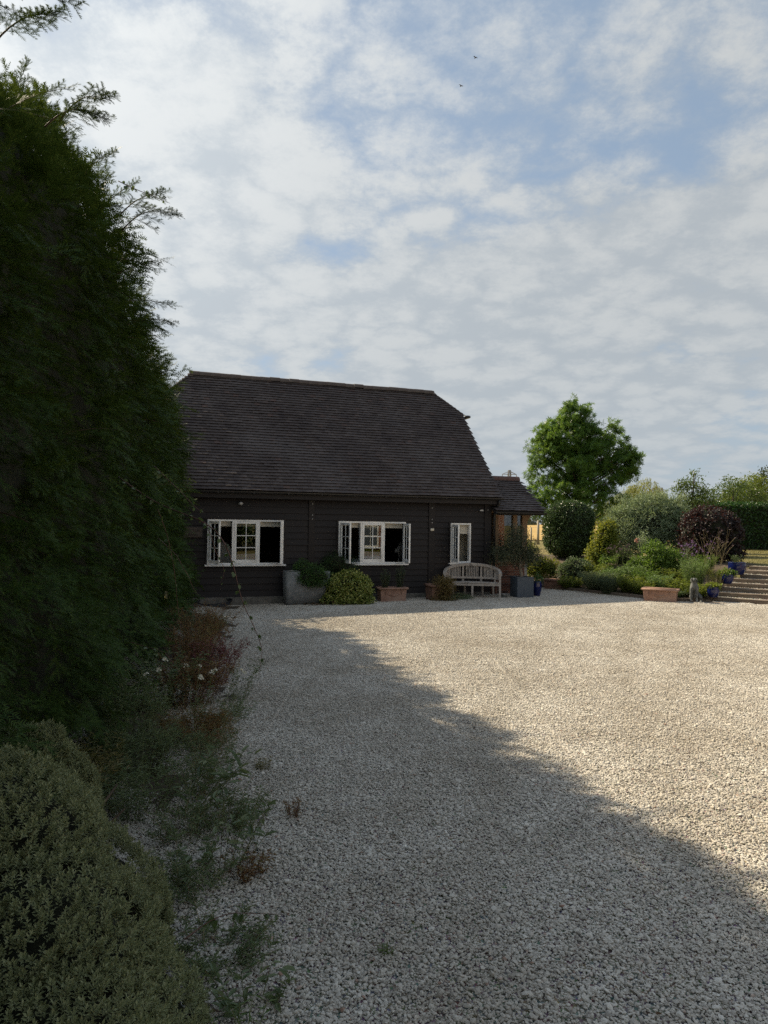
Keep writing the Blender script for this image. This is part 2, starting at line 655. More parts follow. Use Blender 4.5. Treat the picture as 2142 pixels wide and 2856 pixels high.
    col = b.mix(b.math('MULTIPLY', b.ramp(s, [(0.55, (0, 0, 0)), (0.70, (1, 1, 1))]), 0.75), col, (0.075, 0.062, 0.052))
    col = b.mix(b.math('MULTIPLY', b.ramp(b.noise(30, 4, 0.6, v), [(0.66, (0, 0, 0)), (0.72, (1, 1, 1))]), 0.6), col, (0.50, 0.49, 0.45))
    MT['teak'] = b.finish(col, 0.85, b.bump(g, 0.5, 0.004), spec=0.25)
    b = NB('railway_sleeper_wood')
    v = b.obj()
    g = b.noise(3.0, 7, 0.7, b.scale(v, (0.5, 6, 8)))
    col = b.ramp(g, [(0.25, (0.07, 0.052, 0.038)), (0.55, (0.19, 0.15, 0.115)), (0.8, (0.30, 0.25, 0.20))])
    MT['sleeper'] = b.finish(col, 0.9, b.bump(g, 0.9, 0.012), spec=0.2)
    MT['terracotta'] = surf('terracotta', (0.25, 0.145, 0.105), (0.36, 0.22, 0.165), 5, 0.85, 0.3, 0.003, 60, c3=(0.42, 0.31, 0.25))
    MT['terracotta_dark'] = surf('weathered_terracotta', (0.17, 0.095, 0.068), (0.26, 0.15, 0.11), 5, 0.9, 0.4, 0.003, 60, c3=(0.12, 0.11, 0.07))
    MT['trough'] = surf('grey_concrete_trough', (0.17, 0.18, 0.185), (0.27, 0.28, 0.285), 9, 0.95, 0.7, 0.006, 70, c3=(0.13, 0.14, 0.12))
    MT['lead'] = surf('dark_zinc_planter', (0.060, 0.078, 0.100), (0.080, 0.100, 0.125), 6, 0.55, 0.15, 0.002, 40, spec=0.4)
    MT['blue_glaze'] = surf('cobalt_blue_glaze', (0.004, 0.007, 0.055), (0.008, 0.015, 0.105), 7, 0.12, 0.05, spec=0.6)
    MT['statue'] = surf('weathered_stone_statue', (0.05, 0.054, 0.054), (0.15, 0.155, 0.15), 14, 0.9, 0.6, 0.004, 60, c3=(0.30, 0.31, 0.30))
    MT['hose'] = surf('black_hose_rubber', (0.010, 0.011, 0.014), (0.020, 0.021, 0.026), 10, 0.4, 0.1)
    MT['metal'] = surf('galvanised_metal', (0.35, 0.35, 0.35), (0.50, 0.50, 0.50), 20, 0.35, 0.1)
    MT['pylon'] = surf('grey_pylon_steel', (0.16, 0.17, 0.18), (0.22, 0.23, 0.24), 2, 0.6, 0.1)
    MT['bowl'] = surf('glazed_dog_bowl', (0.09, 0.10, 0.095), (0.14, 0.15, 0.14), 8, 0.35, 0.1)
    MT['sign'] = surf('wooden_house_sign', (0.075, 0.062, 0.055), (0.12, 0.10, 0.088), 4, 0.85, 0.3, 0.003, 30, (1, 1, 5))
    MT['sign_cut'] = surf('sign_cut_letters', (0.022, 0.018, 0.016), (0.03, 0.025, 0.022), 10)
    MT['post'] = surf('weathered_fence_post', (0.30, 0.26, 0.19), (0.42, 0.37, 0.28), 5, 0.9, 0.3)
    MT['bird'] = surf('dark_bird_plumage', (0.012, 0.012, 0.014), (0.025, 0.025, 0.028), 5)
    # bark
    MT['bark'] = surf('brown_bark', (0.05, 0.04, 0.03), (0.13, 0.105, 0.08), 9, 0.95, 0.9, 0.02, 25, (1, 1, 0.25))
    MT['bark_grey'] = surf('grey_olive_bark', (0.16, 0.135, 0.105), (0.30, 0.26, 0.21), 12, 0.95, 0.9, 0.01, 30, (1, 1, 0.3))
    MT['twig'] = surf('brown_twig', (0.055, 0.038, 0.024), (0.11, 0.075, 0.045), 20)
    MT['stem_green'] = surf('green_stem', (0.09, 0.11, 0.035), (0.16, 0.17, 0.06), 20)
    MT['stem_dry'] = surf('dry_stem', (0.20, 0.16, 0.075), (0.30, 0.24, 0.12), 20)
    MT['stem_red'] = surf('red_bramble_stem', (0.10, 0.045, 0.035), (0.16, 0.085, 0.06), 20)
    MT['core'] = surf('painted_shade_core', (0.010, 0.012, 0.006), (0.022, 0.026, 0.012), 12, 0.95, 0.8, 0.03, 20)  # near-black fill, the shade between leaves is put into its colour
    # foliage
    L = leafmat
    MT['yew'] = L('yew_needles', (0.0295, 0.0667, 0.0126), (0.0553, 0.1088, 0.019), (0.1106, 0.1615, 0.0285), 0.25, 0.6, 0.14, (0.10, 0.11, 0.015))
    MT['hebe'] = L('hebe_leaves', (0.19, 0.215, 0.105), (0.30, 0.325, 0.165), (0.42, 0.44, 0.25), 0.22, 0.5, 0.25, (0.33, 0.36, 0.14))
    MT['bramble'] = L('bramble_leaf', (0.063, 0.105, 0.035), (0.119, 0.168, 0.07), (0.182, 0.224, 0.112), 0.35, 0.45)
    MT['liquid'] = L('sweetgum_leaves', (0.0584, 0.1293, 0.025), (0.1084, 0.219, 0.0375), (0.1772, 0.3127, 0.0584), 0.48, 0.4, 0.35, (0.24, 0.34, 0.045))
    MT['topiary'] = L('clipped_evergreen_leaves', (0.036, 0.0674, 0.0224), (0.072, 0.126, 0.0383), (0.135, 0.1913, 0.0674), 0.16, 0.36, 0.4)
    MT['laurel'] = L('laurel_leaves', (0.0182, 0.052, 0.0117), (0.039, 0.0975, 0.0182), (0.0715, 0.156, 0.026), 0.3, 0.3, 0.5)
    MT['silver'] = L('silver_green_leaves', (0.165, 0.2238, 0.1225), (0.2945, 0.3653, 0.2238), (0.4947, 0.5655, 0.4006), 0.25, 0.55)
    MT['smoke'] = L('purple_smoke_bush_leaves', (0.0184, 0.0143, 0.0156), (0.0386, 0.0286, 0.0297), (0.078, 0.0643, 0.053), 0.28, 0.45, 0.4, (0.13, 0.03, 0.02))
    MT['gold'] = L('golden_shrub_leaves', (0.1071, 0.153, 0.0218), (0.1836, 0.2295, 0.0337), (0.2601, 0.297, 0.0545), 0.4, 0.5, 0.3, (0.42, 0.40, 0.04))
    MT['greyshrub'] = L('grey_green_leaves', (0.0725, 0.1127, 0.0563), (0.1207, 0.169, 0.0837), (0.1932, 0.2495, 0.1288), 0.3)
    MT['lavender'] = L('lavender_leaves', (0.1212, 0.1585, 0.0895), (0.1957, 0.2422, 0.1398), (0.2794, 0.3167, 0.1863), 0.25, 0.6)
    MT['rose'] = L('rose_leaves', (0.0688, 0.125, 0.0225), (0.125, 0.2063, 0.0375), (0.2125, 0.2875, 0.0625), 0.4)
    MT['lime'] = L('lime_green_leaves', (0.1138, 0.1581, 0.0253), (0.1898, 0.234, 0.0405), (0.2909, 0.3162, 0.0633), 0.4)
    MT['feather'] = L('feathery_green_leaves', (0.1076, 0.1794, 0.0628), (0.1794, 0.2691, 0.0987), (0.287, 0.3767, 0.1615), 0.35)
    MT['olive'] = L('olive_tree_leaves', (0.0448, 0.0598, 0.0329), (0.0822, 0.1017, 0.0598), (0.1794, 0.2018, 0.1346), 0.2, 0.45)
    MT['varieg'] = L('variegated_leaves', (0.1216, 0.179, 0.0421), (0.2875, 0.337, 0.0737), (0.7298, 0.695, 0.2527), 0.25, 0.4, 0.4)
    MT['darkgreen'] = L('dark_green_leaves', (0.0242, 0.0586, 0.0207), (0.0448, 0.0966, 0.031), (0.0862, 0.1466, 0.0517), 0.2, 0.5)
    MT['midgreen'] = L('mid_green_leaves', (0.0405, 0.0972, 0.0284), (0.081, 0.1661, 0.0446), (0.1418, 0.243, 0.0709), 0.25, 0.45)
    MT['rosemary'] = L('rosemary_leaves', (0.064, 0.096, 0.056), (0.104, 0.144, 0.0832), (0.16, 0.2, 0.128), 0.2)
    MT['brownleaf'] = L('browned_leaves', (0.1105, 0.0845, 0.0286), (0.195, 0.143, 0.0494), (0.26, 0.195, 0.078), 0.3)
    MT['rust'] = L('rusty_stems_and_leaves', (0.1786, 0.089, 0.0436), (0.276, 0.1682, 0.0762), (0.2435, 0.2375, 0.098), 0.3)
    MT['crimson'] = L('crimson_leaves', (0.1884, 0.0577, 0.071), (0.2659, 0.0922, 0.1015), (0.2104, 0.1616, 0.1218), 0.3)
    MT['weed'] = L('grey_green_weed_leaves', (0.1143, 0.1571, 0.0857), (0.1857, 0.2428, 0.1286), (0.2857, 0.3142, 0.1713), 0.3)
    MT['weedolive'] = L('olive_brown_weed', (0.1615, 0.154, 0.0596), (0.2484, 0.2186, 0.0895), (0.3229, 0.2484, 0.1242), 0.3)
    MT['willow'] = L('willow_leaves', (0.156, 0.182, 0.039), (0.26, 0.273, 0.065), (0.351, 0.351, 0.104), 0.4)
    MT['cherry'] = L('cherry_leaves', (0.0688, 0.1063, 0.0275), (0.1125, 0.1625, 0.04), (0.175, 0.225, 0.075), 0.38, 0.35, 0.5)
    MT['farleaf'] = L('far_tree_leaves', (0.035, 0.052, 0.022), (0.060, 0.082, 0.034), (0.095, 0.115, 0.05), 0.3)
    MT['fartree'] = L('distant_tree_leaves', (0.050, 0.065, 0.045), (0.075, 0.092, 0.062), (0.10, 0.115, 0.08), 0.2)
    MT['petal_white'] = surf('cream_petals', (0.62, 0.60, 0.48), (0.72, 0.70, 0.60), 20)
    MT['petal_yellow'] = surf('pale_yellow_petals', (0.62, 0.56, 0.24), (0.72, 0.66, 0.34), 20)
    MT['petal_pink'] = surf('salmon_petals', (0.62, 0.33, 0.24), (0.70, 0.45, 0.34), 20)
    MT['petal_purple'] = surf('purple_petals', (0.20, 0.10, 0.26), (0.30, 0.17, 0.36), 20)
    MT['petal_dull'] = surf('faded_mauve_seedheads', (0.12, 0.08, 0.085), (0.17, 0.115, 0.115), 20)
    MT['litter'] = leafmat('fallen_leaves', (0.10, 0.055, 0.025), (0.19, 0.11, 0.05), (0.26, 0.17, 0.09), 0.15)


make_materials()


# ------------------------------------------------------------------ foliage helpers
def unit(v):
    n = np.linalg.norm(v, axis=-1, keepdims=True)
    return v / np.maximum(n, 1e-9)


def rdir(rng, n):
    return unit(rng.normal(size=(n, 3)))


def leaf_arrays(C, T, N, length, width, fold=0.18, droop=0.0, oval=False):
    """C centres (base), T tip directions, N face normals; returns V, loops, counts"""
    n = len(C)
    length = np.broadcast_to(A(length), (n,))[:, None]
    width = np.broadcast_to(A(width), (n,))[:, None]
    T = unit(T)
    S = unit(np.cross(T, N))
    N = np.cross(S, T)
    base = C
    tip = C + T * length - N * length * droop
    if not oval:
        m = C + T * length * 0.45
        L = m + S * width * 0.5 + N * width * fold
        R = m - S * width * 0.5 + N * width * fold
        V = np.stack([base, L, tip, R], 1).reshape(-1, 3)
        i0 = (np.arange(n) * 4)[:, None]
        loops = (i0 + A([[0, 2, 1, 0, 3, 2]]).astype(int)).ravel()
        counts = np.full(2 * n, 3)
    else:
        a = C + T * length * 0.28
        b = C + T * length * 0.68 - N * length * droop * 0.4
        L1 = a + S * width * 0.46 + N * width * fold
        R1 = a - S * width * 0.46 + N * width * fold
        L2 = b + S * width * 0.42 + N * width * fold
        R2 = b - S * width * 0.42 + N * width * fold
        V = np.stack([base, L1, L2, tip, R2, R1], 1).reshape(-1, 3)
        i0 = (np.arange(n) * 6)[:, None]
        loops = (i0 + A([[0, 3, 2, 1, 0, 5, 4, 3]]).astype(int)).ravel()
        counts = np.full(2 * n, 4)
    return V, loops, counts


def star_arrays(C, T, N, size):
    """five-pointed leaf: 5 triangles from a centre"""
    n = len(C)
    T = unit(T)
    S = unit(np.cross(T, N))
    size = np.broadcast_to(A(size), (n,))[:, None]
    vs = []
    for k, (ang, ln) in enumerate([(-115, 0.75), (-58, 0.95), (0, 1.05), (58, 0.95), (115, 0.75)]):
        for da, f in ((-17, 0.40), (0, 1.0), (17, 0.40)):
            a = math.radians(ang + da)
            vs.append(C + (T * math.cos(a) + S * math.sin(a)) * size * ln * f)
    vs.append(C - T * size * 0.15)
    V = np.stack(vs, 1).reshape(-1, 3)
    pat = []
    for k in range(5):
        pat += [15, 3 * k, 3 * k + 1, 3 * k + 2]
    loops = ((np.arange(n) * 16)[:, None] + A([pat]).astype(int)).ravel()
    return V, loops, np.full(5 * n, 4)


def join(parts):
    Vs, Ls, Cs, off = [], [], [], 0
    for V, l, c in parts:
        Vs.append(V)
        Ls.append(A(l).astype(int) + off)
        Cs.append(c)
        off += len(V)
    return np.concatenate(Vs), np.concatenate(Ls), np.concatenate(Cs)


def replicate(tV, tL, tC, P, X, Y, Z, S):
    """copies of a template (axes columns X,Y,Z, scale S) at P"""
    n, m = len(P), len(tV)
    V = (P[:, None, :] + S[:, None, None] * (tV[None, :, 0:1] * X[:, None, :] + tV[None, :, 1:2] * Y[:, None, :] + tV[None, :, 2:3] * Z[:, None, :])).reshape(-1, 3)
    L = ((np.arange(n) * m)[:, None] + A(tL).astype(int)[None, :]).ravel()
    return V, L, np.tile(tC, n)


def clump_points(rng, blobs, nclump, k, rc, shell=0.25, up=0.35, squash=0.8):
    """leaf centres and outward directions for a crown made of ellipsoid blobs (cx,cy,cz,rx,ry,rz)"""
    B = A(blobs)
    w = (B[:, 3] * B[:, 4] * B[:, 5]) ** (2 / 3)
    idx = rng.choice(len(B), nclump, p=w / w.sum())
    d = rdir(rng, nclump)
    r = 1 - np.abs(rng.normal(size=nclump)) * shell
    r = np.clip(r, 0.15, 1.12)
    c = B[idx, :3] + d * r[:, None] * B[idx, 3:6]
    out = unit(d / B[idx, 3:6])
    P = np.repeat(c, k, 0) + rng.normal(size=(nclump * k, 3)) * A([rc, rc, rc * squash])
    O = np.repeat(out, k, 0)
    return P, unit(O + A([0, 0, up]))


def crown_mesh(name, rng, blobs, nclump, k, rc, length, width, mat, shell=0.25, up=0.35, oval=False, droop=0.15, spread=0.8, star=False, zmin=None, squash=0.8, tipdown=0.3):
    P, O = clump_points(rng, blobs, nclump, k, rc, shell, up, squash)
    if zmin is not None:
        keep = P[:, 2] > zmin
        P, O = P[keep], O[keep]
    n = len(P)
    N = unit(O + rng.normal(size=(n, 3)) * spread)
    T = unit(rng.normal(size=(n, 3)) + O * 0.5 - A([0, 0, tipdown]))
    sz = rng.uniform(0.7, 1.2, n)
    if star:
        arr = star_arrays(P, T, N, length * sz)
    else:
        arr = leaf_arrays(P, T, N, length * sz, width * sz, droop=droop, oval=oval)
    return rmesh(name, *arr, mat)


def blob_mesh(name, blobs, mat, scale=0.8, noise=0.08, seed=0, sub=2):
    """lumpy core: joined ellipsoids"""
    rng = np.random.default_rng(seed)
    bm = bmesh.new()
    for (cx, cy, cz, rx, ry, rz) in blobs:
        g = bmesh.ops.create_icosphere(bm, subdivisions=sub, radius=1.0)
        for v in g['verts']:
            k = scale * (1 + rng.normal() * noise)
            v.co = Vector((cx + v.co.x * rx * k, cy + v.co.y * ry * k, cz + v.co.z * rz * k))
    me = bpy.data.meshes.new(name)
    bm.to_mesh(me)
    bm.free()
    me.materials.append(mat)
    return me


def shrub(name, label, cat, base, blobs, nclump, k, rc, length, width, mat, group=None, core=None, stems=0, stem_mat='twig', stem_r=0.012, part='foliage', seed=1, **kw):
    """a plant: Empty at its base, leaves, solid dark shade core and stems; blobs are relative to the base"""
    rng = np.random.default_rng(seed)
    root = thing(name, label, cat, base, 0, group)
    me = crown_mesh(part, rng, blobs, nclump, k, rc, length, width, MT[mat], **kw)
    ob(part, me, root)
    if core:
        ob('shade_core', blob_mesh('shade_core', blobs, MT['core'], core, 0.06, seed), root)  # solid dark stand-in for the shaded inside of the plant
    B = A(blobs)
    for i in range(stems):
        b = B[i % len(B)]
        d = rdir(rng, 1)[0]
        tip = b[:3] + d * b[3:6] * 0.75
        tip[2] = max(tip[2], 0.15)
        p0 = rng.normal(size=2) * 0.05
        mid = A([p0[0] * 0.6 + tip[0] * 0.3, p0[1] * 0.6 + tip[1] * 0.3, tip[2] * 0.5])
        MB().tube([(p0[0], p0[1], -0.06), tuple(mid), tuple(tip)], [stem_r, stem_r * 0.75, stem_r * 0.35], 5).build('stem', MT[stem_mat], root, True)
    return root


# ------------------------------------------------------------------ ground
def grid_sheet(name, xs, ys, mat, dz=0.0, zf=None, keep=None):
    X, Y = np.meshgrid(xs, ys)
    Z = (zf or terrain)(X, Y) + dz
    V = np.stack([X, Y, Z], -1).reshape(-1, 3)
    nx, ny = len(xs), len(ys)
    i = (np.arange(ny - 1)[:, None] * nx + np.arange(nx - 1)[None, :]).ravel()
    Q = np.stack([i, i + 1, i + 1 + nx, i + nx], 1)
    if keep is not None:
        cx = V[Q].mean(1)
        Q = Q[keep(cx[:, 0], cx[:, 1])]
    return rmesh(name, V, Q.ravel(), np.full(len(Q), 4), mat, True)


def spaced(a, b, fine, lo, hi, ratio=1.35):
    xs = list(np.arange(lo, hi + 1e-6, fine))
    s, x = fine, hi
    while x < b:
        s *= ratio
        x += s
        xs.append(min(x, b))
    s, x = fine, lo
    while x > a:
        s *= ratio
        x -= s
        xs.insert(0, max(x, a))
    return np.array(sorted(set(round(v, 4) for v in xs)))


xs = spaced(-3000, 3000, 0.5, -10, 26)
ys = spaced(-400, 4500, 0.5, -4, 42)
structure(ob('ground', grid_sheet('ground', xs, ys, MT['lawn'], -0.03)), 'dry grass ground stretching to the horizon')

# gravel yard sheet, under the stones
BAR_O = Vector((3.12, 20.877, 0.0))
YAW = 0.339
EX = Vector((math.cos(YAW), math.sin(YAW), 0))
EY = Vector((-math.sin(YAW), math.cos(YAW), 0))


def in_yard(x, y):
    d1 = (x - 6.54) * 0.86 + (y - 20.75) * 0.51
    d2 = (x - 8.35) * 0.60 + (y - 18.75) * 0.80
    return (np.minimum(d1, d2) < 0.35) & (x > -1.35 - 0.2 * y) & (y < 26.0)


structure(ob('gravel_yard', grid_sheet('gravel_yard', np.arange(-7, 16.01, 0.4), np.arange(-3, 26.01, 0.4), MT['gravel_bed'], -0.010, lambda x, y: gplane(x, y), in_yard)), 'pale gravel yard in front of the barn')


def stone_patch(name, seed):
    rng = np.random.default_rng(seed)
    bm = bmesh.new()
    bmesh.ops.create_icosphere(bm, subdivisions=1, radius=1.0)
    bv = A([v.co[:] for v in bm.verts])
    bf = [[v.index for v in f.verts] for f in bm.faces]
    bm.free()
    n1 = 66
    gx, gy = np.meshgrid((np.arange(n1) + 0.5) / n1 - 0.5, (np.arange(n1) + 0.5) / n1 - 0.5)
    P1 = np.stack([gx.ravel(), gy.ravel()], 1) + rng.normal(size=(n1 * n1, 2)) * 0.0046
    n2 = 2600
    P2 = rng.uniform(-0.5, 0.5, (n2, 2))
    P = np.concatenate([P1, P2])
    n = len(P)
    z = np.concatenate([rng.uniform(-0.005, 0.003, len(P1)), rng.uniform(0.003, 0.009, n2)])
    r = np.concatenate([rng.lognormal(math.log(0.0092), 0.24, len(P1)), rng.lognormal(math.log(0.0076), 0.38, n2)])
    r = np.clip(r, 0.005, 0.022)
    variants = []
    for q in range(40):
        V = bv * (1 + rng.normal(size=len(bv)) * 0.16)[:, None]
        variants.append(V)
    fl = A(bf).astype(int)
    Vs, Ls = [], []
    for i in range(n):
        V = variants[rng.integers(40)] * A([1.0, rng.uniform(0.66, 1.0), rng.uniform(0.36, 0.62)]) * r[i]
        e = Euler((rng.normal() * 0.3, rng.normal() * 0.3, rng.uniform(0, 6.283)))
        V = V @ A(e.to_matrix()).T
        keep = V[bf].mean(1)[:, 2] > -0.25 * r[i]
        Vs.append(V + A([P[i, 0], P[i, 1], z[i]]))
        Ls.append(fl[keep] + i * len(bv))
    V = np.concatenate(Vs)
    L = np.concatenate(Ls).ravel()
    return rmesh(name, V, L, np.full(len(L) // 3, 3), MT['stone'], False)


def build_gravel():
    src = bpy.data.collections.new('gravel_patches')
    for k in range(3):
        o = bpy.data.objects.new('gravel_patch', stone_patch('gravel_patch', 50 + k))
        src.objects.link(o)
    cx, cy = np.meshgrid(np.arange(-6.5, 15, 0.97), np.arange(0.2, 25.5, 0.97))
    cx, cy = cx.ravel(), cy.ravel()
    d1 = (cx - 6.54) * 0.86 + (cy - 20.75) * 0.51
    d2 = (cx - 8.35) * 0.60 + (cy - 18.75) * 0.80
    loc_t = (cx - BAR_O.x) * EY.x + (cy - BAR_O.y) * EY.y
    loc_u = (cx - BAR_O.x) * EX.x + (cy - BAR_O.y) * EX.y
    keep = (np.minimum(d1, d2) < 0.55) & (cx > -1.7 - 0.2 * cy) & ~((loc_t > 0.75) & (loc_u < 0.2)) & (np.abs(cx) < 0.68 * cy + 2.0)
    cx, cy = cx[keep], cy[keep]
    n = len(cx)
    V = np.stack([cx, cy, gplane(cx, cy) + 0.004], 1)
    me = rmesh('gravel', V, np.zeros(0), np.zeros(0))
    tilt = Matrix.Rotation(-math.atan(0.018), 3, 'Y')
    quarter = [tilt @ Matrix.Rotation(k * math.pi / 2, 3, 'Z') for k in range(4)]
    eul = np.array([q.to_euler()[:] for q in quarter], dtype=np.float32)
    rot = np.ascontiguousarray(eul[RNG.integers(0, 4, n)])
    a = me.attributes.new('patch_rot', 'FLOAT_VECTOR', 'POINT')
    a.data.foreach_set('vector', rot.ravel())
    a = me.attributes.new('patch_index', 'INT', 'POINT')
    a.data.foreach_set('value', RNG.integers(0, 3, n).astype(np.int32))
    o = ob('gravel', me)
    ng = bpy.data.node_groups.new('gravel_scatter', 'GeometryNodeTree')
    ng.interface.new_socket('Geometry', in_out='INPUT', socket_type='NodeSocketGeometry')
    ng.interface.new_socket('Geometry', in_out='OUTPUT', socket_type='NodeSocketGeometry')
    N, Lk = ng.nodes, ng.links
    gi, go = N.new('NodeGroupInput'), N.new('NodeGroupOutput')
    ci = N.new('GeometryNodeCollectionInfo')
    ci.inputs['Collection'].default_value = src
    ci.inputs['Separate Children'].default_value = True
    ci.inputs['Reset Children'].default_value = True
    ip = N.new('GeometryNodeInstanceOnPoints')
    ip.inputs['Pick Instance'].default_value = True
    ra = N.new('GeometryNodeInputNamedAttribute')
    ra.data_type = 'FLOAT_VECTOR'
    ra.inputs['Name'].default_value = 'patch_rot'
    ia = N.new('GeometryNodeInputNamedAttribute')
    ia.data_type = 'INT'
    ia.inputs['Name'].default_value = 'patch_index'
    Lk.new(gi.outputs[0], ip.inputs['Points'])
    Lk.new(ci.outputs[0], ip.inputs['Instance'])
    Lk.new(ra.outputs['Attribute'], ip.inputs['Rotation'])
    Lk.new(ia.outputs['Attribute'], ip.inputs['Instance Index'])
    Lk.new(ip.outputs[0], go.inputs[0])
    md = o.modifiers.new('scatter', 'NODES')
    md.node_group = ng
    stuff(o, 'pale grey and buff gravel stones covering the yard')


build_gravel()

# soil of the garden bed and of the border under the hedge
structure(ob('bed_soil', grid_sheet('bed_soil', np.arange(4.4, 12.0, 0.25), np.arange(18.2, 27.6, 0.25), MT['soil'], 0.0, None,
          lambda x, y: (np.minimum((x - 6.54) * 0.86 + (y - 20.75) * 0.51, (x - 8.35) * 0.60 + (y - 18.75) * 0.80) > 0.1) & ((x - 8.35) * 0.8 - (y - 18.75) * 0.6 < 0.45))), 'dark soil of the garden bed')
structure(ob('border_soil', grid_sheet('border_soil', np.arange(-7, 0.4, 0.2), np.arange(-3, 18.2, 0.2), MT['soil'], 0.012, lambda x, y: gplane(x, y) + 0.02 * np.sin(x * 3 + y * 2.1),
          lambda x, y: x < -0.72 - 0.16 * y + 0.18 * np.sin(y * 1.7) - 0.1 * np.sin(y * 4.1))), 'dark soil strip under the yew hedge')
structure(ob('wheat_field', grid_sheet('wheat_field', spaced(-1500, 1500, 12, -60, 120), spaced(52, 1500, 10, 52, 150), MT['field'], 0.02, lambda x, y: PLATEAU + 0.0 * x + np.clip((y - 60) / 400, 0, 3) * 0.3)), 'ripe golden field beyond the garden')

# ------------------------------------------------------------------ barn
UL, UR = -8.95, 0.0            # wall ends (local u)
SPAN = 6.2                     # wall front t=0 to wall back
EAVE_T, EAVE_Z = -0.30, 2.87
TANP = math.tan(math.radians(46.2))
COSP, SINP = math.cos(math.radians(46.2)), math.sin(math.radians(46.2))
RIDGE_T, RIDGE_Z = 3.1, EAVE_Z + 3.4 * TANP - 0.14
RIDGE_Z = EAVE_Z + (RIDGE_T - EAVE_T) * TANP
VERGE_R, VERGE_L = 0.22, -9.13
HIP_Z = 5.62
HIP_T = EAVE_T + (HIP_Z - EAVE_Z) / TANP
RIDGE_UR, RIDGE_UL = -0.56, -8.35

barn = thing('barn', 'long black weatherboarded barn with steep brown tiled half-hipped roof and white windows', 'barn', BAR_O, YAW)
WINS = [  # u0, u1, z0, z1
    (-8.10, -6.13, 0.95, 2.11), (-4.62, -2.66, 0.95, 2.11), (-1.28, -0.63, 0.96, 2.10)]


